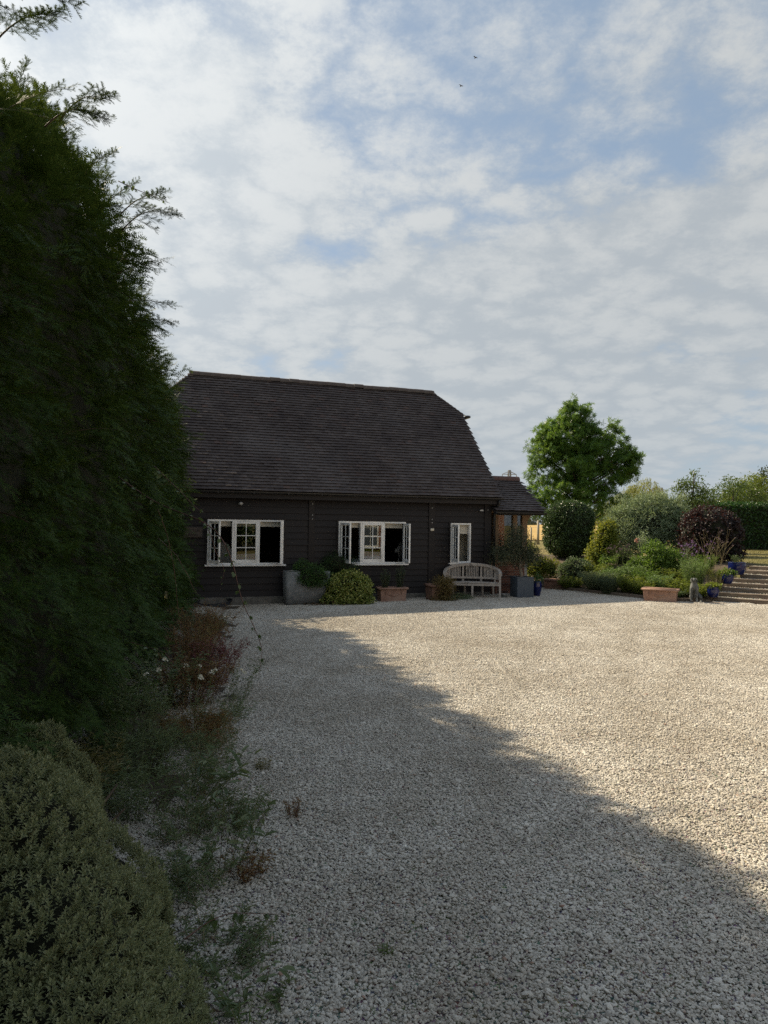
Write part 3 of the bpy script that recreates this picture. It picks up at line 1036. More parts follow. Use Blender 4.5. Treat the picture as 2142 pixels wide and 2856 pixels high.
def build_barn():
    # wall sheathing (front, with openings), gables, back
    mb = MB()
    zt = 2.78
    us = [UL] + [u for w in WINS for u in (w[0], w[1])] + [UR]
    for i in range(0, len(us), 2):
        mb.box((us[i], 0.03, -0.2), (us[i + 1], 0.16, zt))
    for w in WINS:
        mb.box((w[0], 0.03, -0.2), (w[1], 0.16, w[2]))
        mb.box((w[0], 0.03, w[3]), (w[1], 0.16, zt))
    mb.box((UL, SPAN - 0.16, -0.2), (UR, SPAN, zt))
    gable = [(0.03, -0.2), (SPAN, -0.2), (SPAN, 2.75), (SPAN - HIP_T + 0.0, HIP_Z - 0.12), (HIP_T, HIP_Z - 0.12), (0.03, 2.75)]
    mb.prism(gable, 0.16, 'x', UL)
    mb.prism(gable, -0.16, 'x', UR)
    wall = mb.build('wall', MT['board'], barn)

    # posts over the boarding, corner boards
    posts = [(-5.46, -5.29), (-1.97, -1.77), (-0.20, 0.012), (UL, UL + 0.15)]
    for a, b in posts:
        MB().box((a, -0.050, 0.11), (b, 0.03, 2.66)).build('wall_post', MT['board'], barn, bevel=0.004)
    MB().box((-0.012, -0.03, 0.11), (0.035, 0.20, 2.66)).build('corner_board', MT['board'], barn, bevel=0.004)

    # feather-edged planks, one by one, cut round windows and posts
    rng = np.random.default_rng(3)
    courses, z = [], 0.11
    while z < 2.66:
        h = 0.168
        courses.append((z, min(z + h, 2.70)))
        z += h
    spans = [(UL + 0.15, -5.46), (-5.29, -1.97), (-1.77, -0.20)]
    for z0, z1 in courses:
        for a, b in spans:
            cuts = [(a, b, z0, z1)]
            for (wu0, wu1, wz0, wz1) in WINS:
                wu0, wu1, wz0, wz1 = wu0 - 0.03, wu1 + 0.03, wz0 - 0.05, wz1 + 0.02
                nxt = []
                for (p, q, s, t) in cuts:
                    if q <= wu0 or p >= wu1 or t <= wz0 or s >= wz1:
                        nxt.append((p, q, s, t))
                        continue
                    if p < wu0:
                        nxt.append((p, wu0, s, t))
                    if q > wu1:
                        nxt.append((wu1, q, s, t))
                    if s < wz0 - 0.02:
                        nxt.append((max(p, wu0), min(q, wu1), s, wz0))
                    if t > wz1 + 0.02:
                        nxt.append((max(p, wu0), min(q, wu1), wz1, t))
                cuts = nxt
            for (p, q, s, t) in cuts:
                d0 = 0.030 + rng.normal() * 0.003
                top = min(t + 0.022, z1 + 0.022)
                dz = rng.normal() * 0.002
                poly = [(-d0 - 0.004, s + dz), (0.026, s + dz), (0.026, top), (-0.003, top)]
                m = MB().prism(poly, q - p - 0.004, 'x', p + 0.002)
                m.build('plank', MT['board'], wall)
    # dark trim round the windows
    for (a, b, c, d) in WINS:
        m = MB()
        m.box((a - 0.055, -0.040, c - 0.06), (a - 0.004, 0.03, d + 0.05))
        m.box((b + 0.004, -0.040, c - 0.06), (b + 0.055, 0.03, d + 0.05))
        m.box((a - 0.004, -0.038, d + 0.004), (b + 0.004, 0.03, d + 0.05))
        m.build('window_trim', MT['board'], barn)
    # plinth
    MB().box((UL - 0.03, -0.045, -0.45), (UR + 0.02, 0.2, 0.107)).build('plinth', MT['plinth'], barn, bevel=0.01)
    # fascia, soffit, frieze
    MB().box((VERGE_L + 0.05, -0.275, 2.66), (VERGE_R - 0.06, -0.245, 2.845)).build('fascia', MT['board'], barn, bevel=0.003)
    MB().box((VERGE_L + 0.05, -0.245, 2.662), (VERGE_R - 0.06, 0.03, 2.70)).build('soffit', MT['board'], barn)
    # gutter: half round
    m = MB()
    prof = [(math.cos(a) * 0.056, math.sin(a) * 0.056) for a in np.linspace(math.pi, 2 * math.pi, 9)]
    prof += [(math.cos(a) * 0.049, math.sin(a) * 0.049 + 0.001) for a in np.linspace(2 * math.pi, math.pi, 9)]
    prof = [(-0.335 + p, 2.835 + q) for p, q in prof]
    m.prism(prof, VERGE_R - VERGE_L + 0.06, 'x', VERGE_L - 0.02)
    g = m.build('gutter', MT['black_plastic'], barn)
    for u in np.arange(-8.8, 0.2, 0.9):
        MB().box((u, -0.395, 2.775), (u + 0.03, -0.28, 2.842)).build('gutter_bracket', MT['black_plastic'], g)
    # downpipe
    dp = MB().tube([(0.12, -0.33, 2.79), (0.12, -0.33, 2.68), (0.10, -0.12, 2.50), (0.10, -0.09, 2.40), (0.10, -0.09, 0.05)], 0.036, 10).build('downpipe', MT['black_plastic'], barn, True)
    for z in (2.2, 1.15):
        MB().lathe([(0.043, 0), (0.047, 0.01), (0.047, 0.05), (0.043, 0.06)], 12, (0.10, -0.09, z)).build('pipe_collar', MT['black_plastic'], dp)
    # outside light, bolts, cable box
    lamp = MB()
    lamp.lathe([(0.02, 0), (0.045, 0.0), (0.05, 0.02), (0.05, 0.03)], 12, (-7.29, -0.07, 2.50))
    lamp.tube([(-7.29, 0.0, 2.54), (-7.29, -0.09, 2.55), (-7.27, -0.15, 2.52)], [0.035, 0.03, 0.045], 10)
    lamp.build('wall_light', MT['metal'], barn, True)
    lm = MB()
    lm.box((-0.37, -0.10, 2.46), (-0.27, -0.05, 2.50)).tube([(-0.32, -0.05, 2.49), (-0.32, -0.11, 2.49)], 0.02, 8)
    lm.build('wall_light', MT['metal'], barn)
    for u, z in ((-5.36, 2.56), (-5.36, 2.26), (-5.36, 2.16), (-1.87, 2.52), (-1.87, 2.20), (-1.87, 2.10), (-0.1, 2.5)):
        MB().lathe([(0.006, 0), (0.014, 0.002), (0.014, 0.008), (0.006, 0.012)], 8).build('bolt', MT['metal'], barn, loc=(u, -0.05, z), rot=(math.pi / 2, 0, 0))
    MB().box((-1.925, -0.085, 1.875), (-1.82, -0.05, 1.94)).build('junction_box', MT['wood_door'], barn, bevel=0.004)
    # inside of the room, dark
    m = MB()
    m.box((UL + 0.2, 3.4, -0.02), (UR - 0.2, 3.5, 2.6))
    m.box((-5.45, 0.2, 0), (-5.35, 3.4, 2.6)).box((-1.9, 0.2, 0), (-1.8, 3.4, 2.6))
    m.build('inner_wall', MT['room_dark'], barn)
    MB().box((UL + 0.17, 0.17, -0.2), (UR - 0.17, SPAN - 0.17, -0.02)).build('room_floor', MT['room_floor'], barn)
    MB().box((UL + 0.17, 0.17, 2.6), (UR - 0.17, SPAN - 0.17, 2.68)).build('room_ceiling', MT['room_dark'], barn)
    # inside door seen through the narrow window
    m = MB()
    m.box((-1.25, 0.70, 0), (-1.13, 0.74, 2.0)).box((-0.62, 0.70, 0), (-0.50, 0.74, 2.0))
    m.box((-1.13, 0.70, 1.88), (-0.62, 0.74, 2.0)).box((-1.13, 0.70, 1.15), (-0.62, 0.74, 1.28)).box((-1.13, 0.70, 0.0), (-0.62, 0.74, 0.25))
    m.box((-1.13, 0.71, 0.25), (-0.62, 0.73, 1.15))
    d = m.build('inner_door', MT['wood_door'], barn)
    MB().box((-1.13, 0.718, 1.28), (-0.62, 0.724, 1.88)).build('pane', MT['glass'], d)
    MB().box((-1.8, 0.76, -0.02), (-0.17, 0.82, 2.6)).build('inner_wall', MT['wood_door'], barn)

    # ---- roof: deck, tiles, ridge, hips
    def rp(t):
        return EAVE_Z + (t - EAVE_T) * TANP
    m = MB()
    th = 0.10
    front = [(VERGE_L + 0.02, EAVE_T + 0.03), (VERGE_R - 0.02, EAVE_T + 0.03), (VERGE_R - 0.02, HIP_T), (RIDGE_UR, RIDGE_T), (RIDGE_UL, RIDGE_T), (VERGE_L + 0.02, HIP_T)]
    V = [(u, t, rp(t) - 0.035) for u, t in front] + [(u, t, rp(t) - 0.035 - th) for u, t in front]
    Fc = [tuple(range(6)), tuple(range(11, 5, -1))] + [(k, 6 + k, 6 + (k + 1) % 6, (k + 1) % 6) for k in range(6)]
    m.add(V, Fc)
    V2 = [(u, SPAN - t, z) for u, t, z in V]
    m.add(V2, [tuple(reversed(f)) for f in Fc])
    for vu, ru in ((VERGE_R - 0.02, RIDGE_UR), (VERGE_L + 0.02, RIDGE_UL)):
        zr, zh = RIDGE_Z - 0.03, HIP_Z - 0.03
        m.add([(vu, HIP_T, zh), (vu, SPAN - HIP_T, zh), (ru, RIDGE_T, zr), (vu, HIP_T, zh - 0.1), (vu, SPAN - HIP_T, zh - 0.1), (ru, RIDGE_T, zr - 0.1)], [(0, 1, 2), (5, 4, 3), (0, 3, 4, 1), (1, 4, 5, 2), (2, 5, 3, 0)])
    roof = m.build('roof', MT['felt'], barn)
    # plain tiles: gently cambered slab, its head tucked under the course above
    NC = 41
    slope = (RIDGE_T - EAVE_T) / COSP
    gauge = slope / NC
    TW = 0.168

    def tile_verts():
        w, l, t = TW - 0.0012, gauge * 1.5, 0.023
        V, Fc = [], []
        for sx in (-0.5, 0.0, 0.5):
            cam_ = 0.0025 * (1 - (2 * sx) ** 2)
            for (yy, zz) in ((0, t - 0.011), (0, t), (l, -0.010), (l, 0.003)):
                V.append((sx * w, yy, zz + cam_))
        for i in (0, 1):
            a, b = i * 4, i * 4 + 4
            Fc += [(a + 1, b + 1, b + 3, a + 3), (a, a + 2, b + 2, b), (a, b, b + 1, a + 1)]
        Fc += [(0, 1, 3, 2), (8, 10, 11, 9)]
        return A(V), Fc
    tV, tF = tile_verts()
    tm = MB().add(tV, tF).mesh('tile', MT['tile'])
    spots = []
    for c in range(NC):
        t0 = EAVE_T - 0.03 + (c * gauge) * COSP
        z0 = rp(EAVE_T) - 0.02 + c * gauge * SINP
        zc_ = z0
        a, b = VERGE_L, VERGE_R
        if zc_ > HIP_Z:
            k = min((zc_ - HIP_Z) / (RIDGE_Z - HIP_Z), 1)
            a = VERGE_L + (RIDGE_UL - VERGE_L) * k
            b = VERGE_R + (RIDGE_UR - VERGE_R) * k
        off = (c % 2) * TW / 2
        u = VERGE_L - off
        while u < b + 0.02:
            if u + TW * 0.6 >= a and u + 0.03 <= b:
                wob = 0.006 * math.sin(u * 2.3 + c * 0.31) + 0.008 * math.sin(u * 0.71 + c * 0.12 + 1.3)
                spots.append((min(max(u + TW / 2, a + TW / 2), b - TW / 2 + 0.01), t0, z0, wob, c))
            u += TW
    # the tiles that show largest: lowest, nearest courses at the end by the yew hedge
    def shown(s):
        P = BAR_O + EX * s[0] + EY * s[1]
        hidden = s[0] < -8.55 - 0.0
        return (1e3 if hidden else 0) + (P - Vector((0, 0, 0))).length + 0.15 * (s[2] - 2.8)
    order = sorted(range(len(spots)), key=lambda i: shown(spots[i]))
    single = set(order[:300])
    rng = np.random.default_rng(11)
    base_rot = Matrix.Rotation(math.radians(46.2), 3, 'X')
    parts = []
    tl = [i for f in tF for i in f]
    tcn = [len(f) for f in tF]
    for i, (u, t, z, wob, c) in enumerate(spots):
        rx = math.radians(46.2) - 0.125 + rng.normal() * 0.010
        ry = rng.normal() * 0.012
        rz = rng.normal() * 0.008
        lift = 0.010 + wob + abs(rng.normal()) * 0.002
        loc = (u + rng.normal() * 0.0015, t - SINP * lift + rng.normal() * 0.0018, z + COSP * lift + rng.normal() * 0.0018)
        if i in single:
            ob('tile', tm, roof, loc, (rx, ry, rz))
        else:
            R = A(Euler((rx, ry, rz)).to_matrix())
            parts.append((tV @ R.T + A(loc), tl, tcn))
    V, Lp, Cn = join(parts)
    stuff(ob('roof_tiles', rmesh('roof_tiles', V, Lp, Cn, MT['tile']), roof))
    # tiles of the back slope and of the two half hips, seen from the side only: courses as stepped slabs
    m = MB()
    for c in range(NC):
        t0 = EAVE_T + c * gauge * COSP
        z0 = EAVE_Z + c * gauge * SINP
        a, b = VERGE_L, VERGE_R
        if z0 > HIP_Z:
            k = min((z0 - HIP_Z) / (RIDGE_Z - HIP_Z), 1)
            a = VERGE_L + (RIDGE_UL - VERGE_L) * k
            b = VERGE_R + (RIDGE_UR - VERGE_R) * k
        m.box((a, SPAN - t0 - gauge * 0.9, z0 - 0.01), (b, SPAN - t0, z0 + 0.012), Matrix.Rotation(-math.radians(40), 4, 'X'), (0, SPAN - t0, z0))
    hc = 8
    for vu, ru, s in ((VERGE_R, RIDGE_UR, 1), (VERGE_L, RIDGE_UL, -1)):
        for c in range(hc):
            k = c / hc
            u = vu + (ru - vu) * k
            z0 = HIP_Z + (RIDGE_Z - HIP_Z) * k
            t0 = HIP_T + (RIDGE_T - HIP_T) * k
            m.box((u - 0.12, t0 + 0.02, z0 - 0.008), (u + 0.02, SPAN - t0 - 0.02, z0 + 0.008), Matrix.Rotation(math.radians(38) * s, 4, 'Y'), (u, 0, z0))
    m.build('back_tiles', MT['tile'], roof)
    # bonnet line along the half hips (front ones): small stepped tiles
    for vu, ru in ((VERGE_R, RIDGE_UR), (VERGE_L, RIDGE_UL)):
        for k in np.linspace(0.02, 0.97, 9):
            u = vu + (ru - vu) * k
            t = HIP_T + (RIDGE_T - HIP_T) * k
            z = HIP_Z + (RIDGE_Z - HIP_Z) * k
            MB().add(*hip_tile(1 if vu > ru else -1)).build('hip_tile', MT['tile'], roof, loc=(u, t, z + 0.018))
    # ridge tiles: half round, butted, with mortar
    u, k = RIDGE_UL - 0.05, 0
    while u < RIDGE_UR + 0.02:
        L_ = min(0.305, RIDGE_UR + 0.03 - u)
        prof = [(math.cos(a) * 0.125, math.sin(a) * 0.12) for a in np.linspace(-0.12, math.pi + 0.12, 11)]
        prof += [(math.cos(a) * 0.108, math.sin(a) * 0.104) for a in np.linspace(math.pi + 0.12, -0.12, 11)]
        r = MB().prism(prof, L_ - 0.008, 'x', 0).build('ridge_tile', MT['ridge'], roof, loc=(u, RIDGE_T, RIDGE_Z - 0.025 + rng.normal() * 0.004), rot=(rng.normal() * 0.012, rng.normal() * 0.006, 0))
        if k:
            pm = [(math.cos(a) * 0.121, math.sin(a) * 0.116) for a in np.linspace(-0.1, math.pi + 0.1, 11)]
            pm += [(math.cos(a) * 0.10, math.sin(a) * 0.095) for a in np.linspace(math.pi + 0.1, -0.1, 11)]
            MB().prism(pm, 0.016, 'x', 0).build('mortar_joint', MT['mortar'] if k % 7 == 3 else MT['ridge'], r, loc=(-0.012, 0, 0))
        u += 0.30
        k += 1
    MB().box((RIDGE_UR - 0.02, RIDGE_T - 0.09, RIDGE_Z - 0.03), (RIDGE_UR + 0.026, RIDGE_T + 0.09, RIDGE_Z + 0.06)).build('ridge_end', MT['mortar'], roof, bevel=0.02)
    # half-hip gutter stub at the right verge
    m = MB()
    m.tube([(VERGE_R - 0.02, HIP_T - 0.12, HIP_Z - 0.07), (VERGE_R + 0.07, HIP_T - 0.16, HIP_Z - 0.06), (VERGE_R + 0.17, HIP_T - 0.1, HIP_Z - 0.05), (VERGE_R + 0.17, SPAN - HIP_T, HIP_Z - 0.05)], 0.045, 8)
    m.build('hip_gutter', MT['black_plastic'], roof, True)
    for vu in (VERGE_R - 0.03, VERGE_L + 0.0):   # barge boards
        bb = MB()
        bb.add([(vu, EAVE_T + 0.05, EAVE_Z - 0.2), (vu, HIP_T, HIP_Z - 0.20), (vu, HIP_T, HIP_Z - 0.04), (vu, EAVE_T + 0.05, EAVE_Z - 0.04), (vu + 0.03, EAVE_T + 0.05, EAVE_Z - 0.2), (vu + 0.03, HIP_T, HIP_Z - 0.20), (vu + 0.03, HIP_T, HIP_Z - 0.04), (vu + 0.03, EAVE_T + 0.05, EAVE_Z - 0.04)],
               [(0, 1, 2, 3), (7, 6, 5, 4), (0, 4, 5, 1), (1, 5, 6, 2), (2, 6, 7, 3), (3, 7, 4, 0)])
        bb.build('barge_board', MT['board'], roof)


def hip_tile(s):
    w = 0.10
    V = A([(-w, -0.10, -0.06), (0, -0.02, 0.012), (w, -0.10, -0.06), (-w * 0.6, 0.10, 0.0), (0, 0.12, 0.03), (w * 0.6, 0.10, 0.0)])
    V = np.concatenate([V, V - A([0, 0, 0.014])])
    return V, [(0, 1, 4, 3), (1, 2, 5, 4), (9, 10, 7, 6), (10, 11, 8, 7), (0, 6, 7, 1), (1, 7, 8, 2), (3, 4, 10, 9), (4, 5, 11, 10), (0, 3, 9, 6), (2, 8, 11, 5)]


build_barn()


# ------------------------------------------------------------------ windows (parts of the barn)
def sash_mesh(w, h, cols, rows, stile=0.055, rail_b=0.085, bar=0.02, d=0.042):
    """frame of a casement, hinge edge at x=0, bottom at z=0, thickness in y 0..d; returns mesh and pane rectangles"""
    m = MB()
    m.box((0, 0, 0), (stile, d, h)).box((w - stile, 0, 0), (w, d, h))
    m.box((stile, 0.001, 0), (w - stile, d - 0.001, rail_b)).box((stile, 0.001, h - stile), (w - stile, d - 0.001, h))
    x0, x1, z0, z1 = stile, w - stile, rail_b, h - stile
    cw, rh = (x1 - x0) / cols, (z1 - z0) / rows
    for c in range(1, cols):
        m.box((x0 + c * cw - bar / 2, 0.008, z0), (x0 + c * cw + bar / 2, d - 0.008, z1))
    for r in range(1, rows):
        m.box((x0, 0.009, z0 + r * rh - bar / 2), (x1, d - 0.009, z0 + r * rh + bar / 2))
    panes = [(x0 + c * cw + bar * 0.4, x0 + (c + 1) * cw - bar * 0.4, z0 + r * rh + bar * 0.4, z0 + (r + 1) * rh - bar * 0.4) for c in range(cols) for r in range(rows)]
    return m, panes


def add_sash(win, hinge, w, h, z, ang, flip=False, fixed=False):
    """hinge u; ang opening in radians (outward); flip = hinged on the right"""
    m, panes = sash_mesh(w, h, 2, 3)
    loc = (hinge, -0.045, z)
    rz = ang if flip else -ang
    sc = -1 if flip else 1
    s = m
    for V in s.v:
        V[:, 0] *= sc
    so = s.build('sash', MT['white_paint'], win, loc=loc, rot=(0, 0, rz), bevel=0.003)
    if not fixed:
        st = MB().box((0.5 * w * sc - 0.06, 0.044, 0.02), (0.5 * w * sc + 0.06, 0.054, 0.035)).build('stay_arm', MT['metal'], win, loc=loc, rot=(0, 0, rz))
        MB().box(((w - 0.035) * sc - 0.01, 0.042, h * 0.45), ((w - 0.035) * sc + 0.01, 0.062, h * 0.45 + 0.11)).build('latch', MT['black_plastic'], win, loc=loc, rot=(0, 0, rz))
    for (a, b, c, d) in panes:
        a, b = sorted((a * sc, b * sc))
        MB().box((a, 0.018, c), (b, 0.022, d)).build('pane', MT['glass'], win, loc=loc, rot=(0, 0, rz))


def build_windows():
    for k, (a, b, z0, z1) in enumerate(WINS):
        fr = MB()
        j = 0.045
        fr.box((a, -0.035, z0), (a + j, 0.10, z1)).box((b - j, -0.035, z0), (b, 0.10, z1))
        fr.box((a + j, -0.034, z1 - j), (b - j, 0.099, z1)).box((a + j, -0.034, z0), (b - j, 0.099, z0 + 0.035))
        if k < 2:
            m1, m2 = a + (b - a) / 3, a + 2 * (b - a) / 3
            fr.box((m1 - 0.03, -0.036, z0 + 0.035), (m1 + 0.025, 0.098, z1 - j)).box((m2 - 0.025, -0.036, z0 + 0.035), (m2 + 0.03, 0.098, z1 - j))
        win = fr.build('window', MT['white_paint'], barn, bevel=0.003)
        MB().box((a - 0.06, -0.13, z0 - 0.045), (b + 0.06, 0.0, z0 - 0.002)).build('sill', MT['white_paint'], win, bevel=0.004)
        h = z1 - z0 - j - 0.035 - 0.004
        zb = z0 + 0.037
        if k < 2:
            w = (b - a) / 3 - 0.06
            add_sash(win, m1 + 0.026, m2 - m1 - 0.052, h, zb, 0.0, fixed=True)
            if k == 0:
                add_sash(win, a + j, w, h, zb, math.radians(72))
                add_sash(win, b - j, w, h, zb, math.radians(79), True)
            else:
                add_sash(win, a + j, w, h, zb, math.radians(81))
                add_sash(win, b - j, w, h, zb, math.radians(85), True)
            for p, q in ((a + j, m1 - 0.03), (m1 + 0.03, m2 - 0.03), (m2 + 0.03, b - j)):
                bl = MB().box((p + 0.01, 0.105, z1 - 0.16), (q - 0.01, 0.115, z1 - 0.03))
                bl.tube([(p + 0.01, 0.11, z1 - 0.165), (q - 0.01, 0.11, z1 - 0.165)], 0.014, 8)
                bl.build('blind', MT['blind'], win)
        else:
            add_sash(win, a + j, b - a - 2 * j, h, zb, math.radians(98))
            bl = MB().box((a + j + 0.005, 0.105, z1 - 0.30), (b - j - 0.005, 0.112, z1 - 0.03))
            bl.tube([(a + j + 0.005, 0.108, z1 - 0.30), (b - j - 0.005, 0.108, z1 - 0.30)], 0.013, 8)
            bl.build('blind', MT['blind'], win)


build_windows()


def BL(u, t, z=0.0):
    """barn-local to world"""
    return BAR_O + EX * u + EY * t + Vector((0, 0, z))


# house sign
sg = thing('house_sign', 'grey wooden name board with cut letters on the black wall beside the hedge', 'sign', BL(-8.46, -0.055, 1.64), YAW)
MB().box((-0.235, -0.018, 0), (0.235, 0.018, 0.27)).build('board', MT['sign'], sg, bevel=0.008)
MB().box((-0.215, -0.021, 0.018), (0.215, -0.0185, 0.022)).box((-0.215, -0.021, 0.248), (0.215, -0.0185, 0.252)).build('border_groove', MT['sign_cut'], sg)
for txt, zz, sz in (('HENTON', 0.145, 0.088), ('BARN', 0.045, 0.088)):
    cu = bpy.data.curves.new('lettering', 'FONT')
    cu.body = txt
    cu.size = sz
    cu.align_x = 'CENTER'
    cu.extrude = 0.002
    cu.materials.append(MT['sign_cut'])
    tmp = bpy.data.objects.new('lettering', cu)
    lm_ = bpy.data.meshes.new_from_object(tmp)
    bpy.data.objects.remove(tmp)
    ob('lettering', lm_, sg, (0, -0.0205, zz), (math.pi / 2, 0, 0))

# things in the rooms
fan = thing('pedestal_fan', 'grey pedestal fan standing inside the open middle window', 'fan', BL(-2.62, 0.62, 0.0), YAW + 0.9)
MB().lathe([(0.18, 0), (0.18, 0.02), (0.03, 0.05), (0.018, 0.08), (0.018, 1.05), (0.0, 1.06)], 16).build('stand', MT['grey_fabric'], fan, True)
m = MB()
for r in (0.24, 0.19, 0.13, 0.06):
    m.tube([(math.cos(a) * r, -0.06 - 0.03 * (0.24 - r), 1.28 + math.sin(a) * r) for a in np.linspace(0, 2 * math.pi, 25)], 0.006, 5, False)
for k in range(20):
    a = k * math.pi / 10
    m.tube([(math.cos(a) * 0.05, -0.075, 1.28 + math.sin(a) * 0.05), (math.cos(a) * 0.24, -0.06, 1.28 + math.sin(a) * 0.24)], 0.0035, 4, False)
m.build('grille', MT['grey_fabric'], fan, True)
m = MB()
for k in range(3):
    a0 = k * 2 * math.pi / 3
    V = [(0, -0.03, 1.28)] + [(math.cos(a0 + d) * 0.2, -0.03 + 0.05 * (d - 0.4), 1.28 + math.sin(a0 + d) * 0.2) for d in (0, 0.3, 0.6, 0.9)]
    m.add(V, [(0, 1, 2), (0, 2, 3), (0, 3, 4)])
m.build('blades', MT['sheet'], fan)
MB().tube([(0, 0.1, 1.28), (0, -0.03, 1.28)], [0.07, 0.05], 12).build('motor', MT['grey_fabric'], fan, True)

bed = thing('bed', 'bed with pale blue covers under the middle window', 'bed', BL(-4.0, 1.3, 0.0), YAW)
MB().box((-0.9, -0.85, 0.0), (1.0, 0.95, 0.45)).build('base', MT['room_dark'], bed)
MB().box((-0.95, -0.95, 0.45), (1.0, 0.95, 0.98)).build('bedding', MT['sheet'], bed, bevel=0.08)
MB().lathe([(0.02, 0), (0.26, 0.03), (0.30, 0.08), (0.22, 0.14), (0.02, 0.17)], 14, (0.6, -0.6, 0.98), 1.0, 0.7).build('pillow', MT['sheet'], bed, True)
ch = thing('grey_chair', 'grey upholstered chair with rounded back inside the first window', 'chair', BL(-7.62, 0.75, 0.0), YAW)
prof = [(0.0, 1.52), (0.10, 1.49), (0.20, 1.38), (0.27, 1.2), (0.30, 0.95), (0.30, 0.5), (-0.30, 0.5), (-0.30, 0.95), (-0.27, 1.2), (-0.20, 1.38), (-0.10, 1.49)]
MB().prism(prof, 0.09, 'y', 0).build('backrest', MT['grey_fabric'], ch, bevel=0.02)
MB().box((-0.3, 0.09, 0.38), (0.3, 0.6, 0.52)).build('seat', MT['grey_fabric'], ch, bevel=0.03)
for x in (-0.26, 0.22):
    for y in (0.02, 0.54):
        MB().box((x, y, -0.02), (x + 0.04, y + 0.04, 0.38)).build('leg', MT['room_floor'], ch)


# ------------------------------------------------------------------ garden room beside the barn
def build_garden_room():
    gr = thing('garden_room', 'small oak framed glazed garden room with tiled roof on low brick wall', 'garden room', BAR_O, YAW)
    u0, u1, t1 = 0.06, 1.28, 2.5
    wallz = 0.93
    bw = MB()
    bw.box((u0, 0.012, -0.3), (u1 - 0.012, 0.20, wallz - 0.01)).box((u1 - 0.20, 0.20, -0.3), (u1 - 0.012, t1, wallz - 0.01)).box((u0, t1 - 0.2, -0.3), (u1 - 0.2, t1 - 0.012, wallz - 0.01))
    wall = bw.build('brick_wall', MT['mortar'], gr)
    rng = np.random.default_rng(5)
    bm_ = {}
    for hd in (0, 1):
        bm_[hd] = MB().box((0, 0, 0), (0.215 if not hd else 0.1025, 0.05, 0.065)).mesh('brick', MT['brick'], bevel=0.004)
    zc_, row = -0.03, 0
    while zc_ < wallz - 0.05:
        u = u0 - (0.1125 if row % 2 else 0)
        k = row % 2
        while u < u1 - 0.06:
            hd = k % 3 == 1
            w = 0.1025 if hd else 0.215
            if u >= u0 - 0.001 and u + w <= u1 + 0.02:
                ob('brick', bm_[int(hd)], wall, (u, rng.normal() * 0.0015, zc_), None)
            u += w + 0.010
            k += 1
        t = 0.06 + (0.1125 if row % 2 else 0)
        while t < t1 - 0.2:
            ob('brick', bm_[0], wall, (u1, t, zc_), (0, 0, math.pi / 2))
            t += 0.225
        zc_ += 0.075
        row += 1
    MB().box((u0 - 0.01, -0.03, wallz - 0.008), (u1 + 0.03, 0.22, wallz + 0.05)).box((u1 - 0.21, 0.22, wallz - 0.008), (u1 + 0.03, t1 + 0.03, wallz + 0.05)).box((u0, t1 - 0.21, wallz - 0.008), (u1 - 0.21, t1 + 0.03, wallz + 0.05)).build('sill_beam', MT['oak'], gr, bevel=0.005)
    et = 2.44
    for (a, b) in ((0.15, 0.30), (0.79, 0.93), (1.10, 1.27)):
        MB().box((a, 0.02, wallz + 0.05), (b, 0.16, et)).build('oak_post', MT['oak'], gr, bevel=0.006)
    for (a, b) in ((0.10, 0.22), (0.62, 0.72), (1.12, 1.27)):
        MB().box((a, t1 - 0.16, wallz + 0.05), (b, t1 - 0.02, et)).build('oak_post', MT['oak'], gr, bevel=0.006)
    MB().box((1.13, 1.18, wallz + 0.05), (1.27, 1.32, et)).build('oak_post', MT['oak'], gr, bevel=0.006)
    MB().box((u0, 0.0, et - 0.02), (1.55, 0.17, et + 0.14)).build('wall_plate', MT['oak'], gr, bevel=0.005)
    MB().box((u0, t1 - 0.17, et - 0.02), (1.55, t1, et + 0.14)).build('wall_plate', MT['oak'], gr, bevel=0.005)
    # curved bracket under the overhang
    a = np.linspace(0, math.pi / 2, 8)
    poly = [(1.27, et - 0.02), (1.27, et - 0.42)] + [(1.27 + 0.34 * (1 - math.cos(q)), et - 0.42 + 0.40 * math.sin(q)) for q in a]
    MB().prism(poly, 0.07, 'y', 0.05).build('oak_bracket', MT['oak'], gr)
    for (a, b) in ((0.30, 0.79), (0.93, 1.10)):
        MB().box((a, 0.085, wallz + 0.05), (b, 0.091, et - 0.02)).build('pane', MT['glass'], gr)
    for (a, b) in ((0.22, 0.62), (0.72, 1.12)):
        MB().box((a, t1 - 0.095, wallz + 0.05), (b, t1 - 0.089, et - 0.02)).build('pane', MT['glass'], gr)
    for (a, b) in ((0.16, 1.18), (1.32, t1 - 0.16)):
        MB().box((1.20, a, wallz + 0.05), (1.206, b, et - 0.02)).build('pane', MT['glass'], gr)
    MB().box((0.30, 0.06, 1.78), (0.79, 0.12, 1.82)).build('transom', MT['oak'], gr)
    # roof
    eT, eZ, rT, rZ = -0.35, 2.48, 1.25, 3.50
    v0, v1 = 0.0, 1.64
    pit = math.atan2(rZ - eZ, rT - eT)
    m = MB()
    for s in (0, 1):
        q = lambda t: (2 * rT - t) if s else t
        V = [(v0, q(eT + .02), eZ - .03), (v1 - .02, q(eT + .02), eZ - .03), (v1 - .02, rT, rZ - .03), (v0, rT, rZ - .03)]
        V += [(x, y, z - 0.09) for x, y, z in V]
        m.add(V, [(0, 1, 2, 3), (7, 6, 5, 4), (0, 4, 5, 1), (1, 5, 6, 2), (2, 6, 7, 3), (3, 7, 4, 0)])
    roof = m.build('roof', MT['felt'], gr)
    gable = [(eT + .25, eZ - 0.05), (2 * rT - eT - .25, eZ - 0.05), (rT, rZ - 0.08)]
    MB().prism(gable, 0.05, 'x', 1.25).build('gable_boarding', MT['oak'], roof)
    slope = math.hypot(rT - eT, rZ - eZ)
    n = 15
    g = slope / n
    TW = 0.205
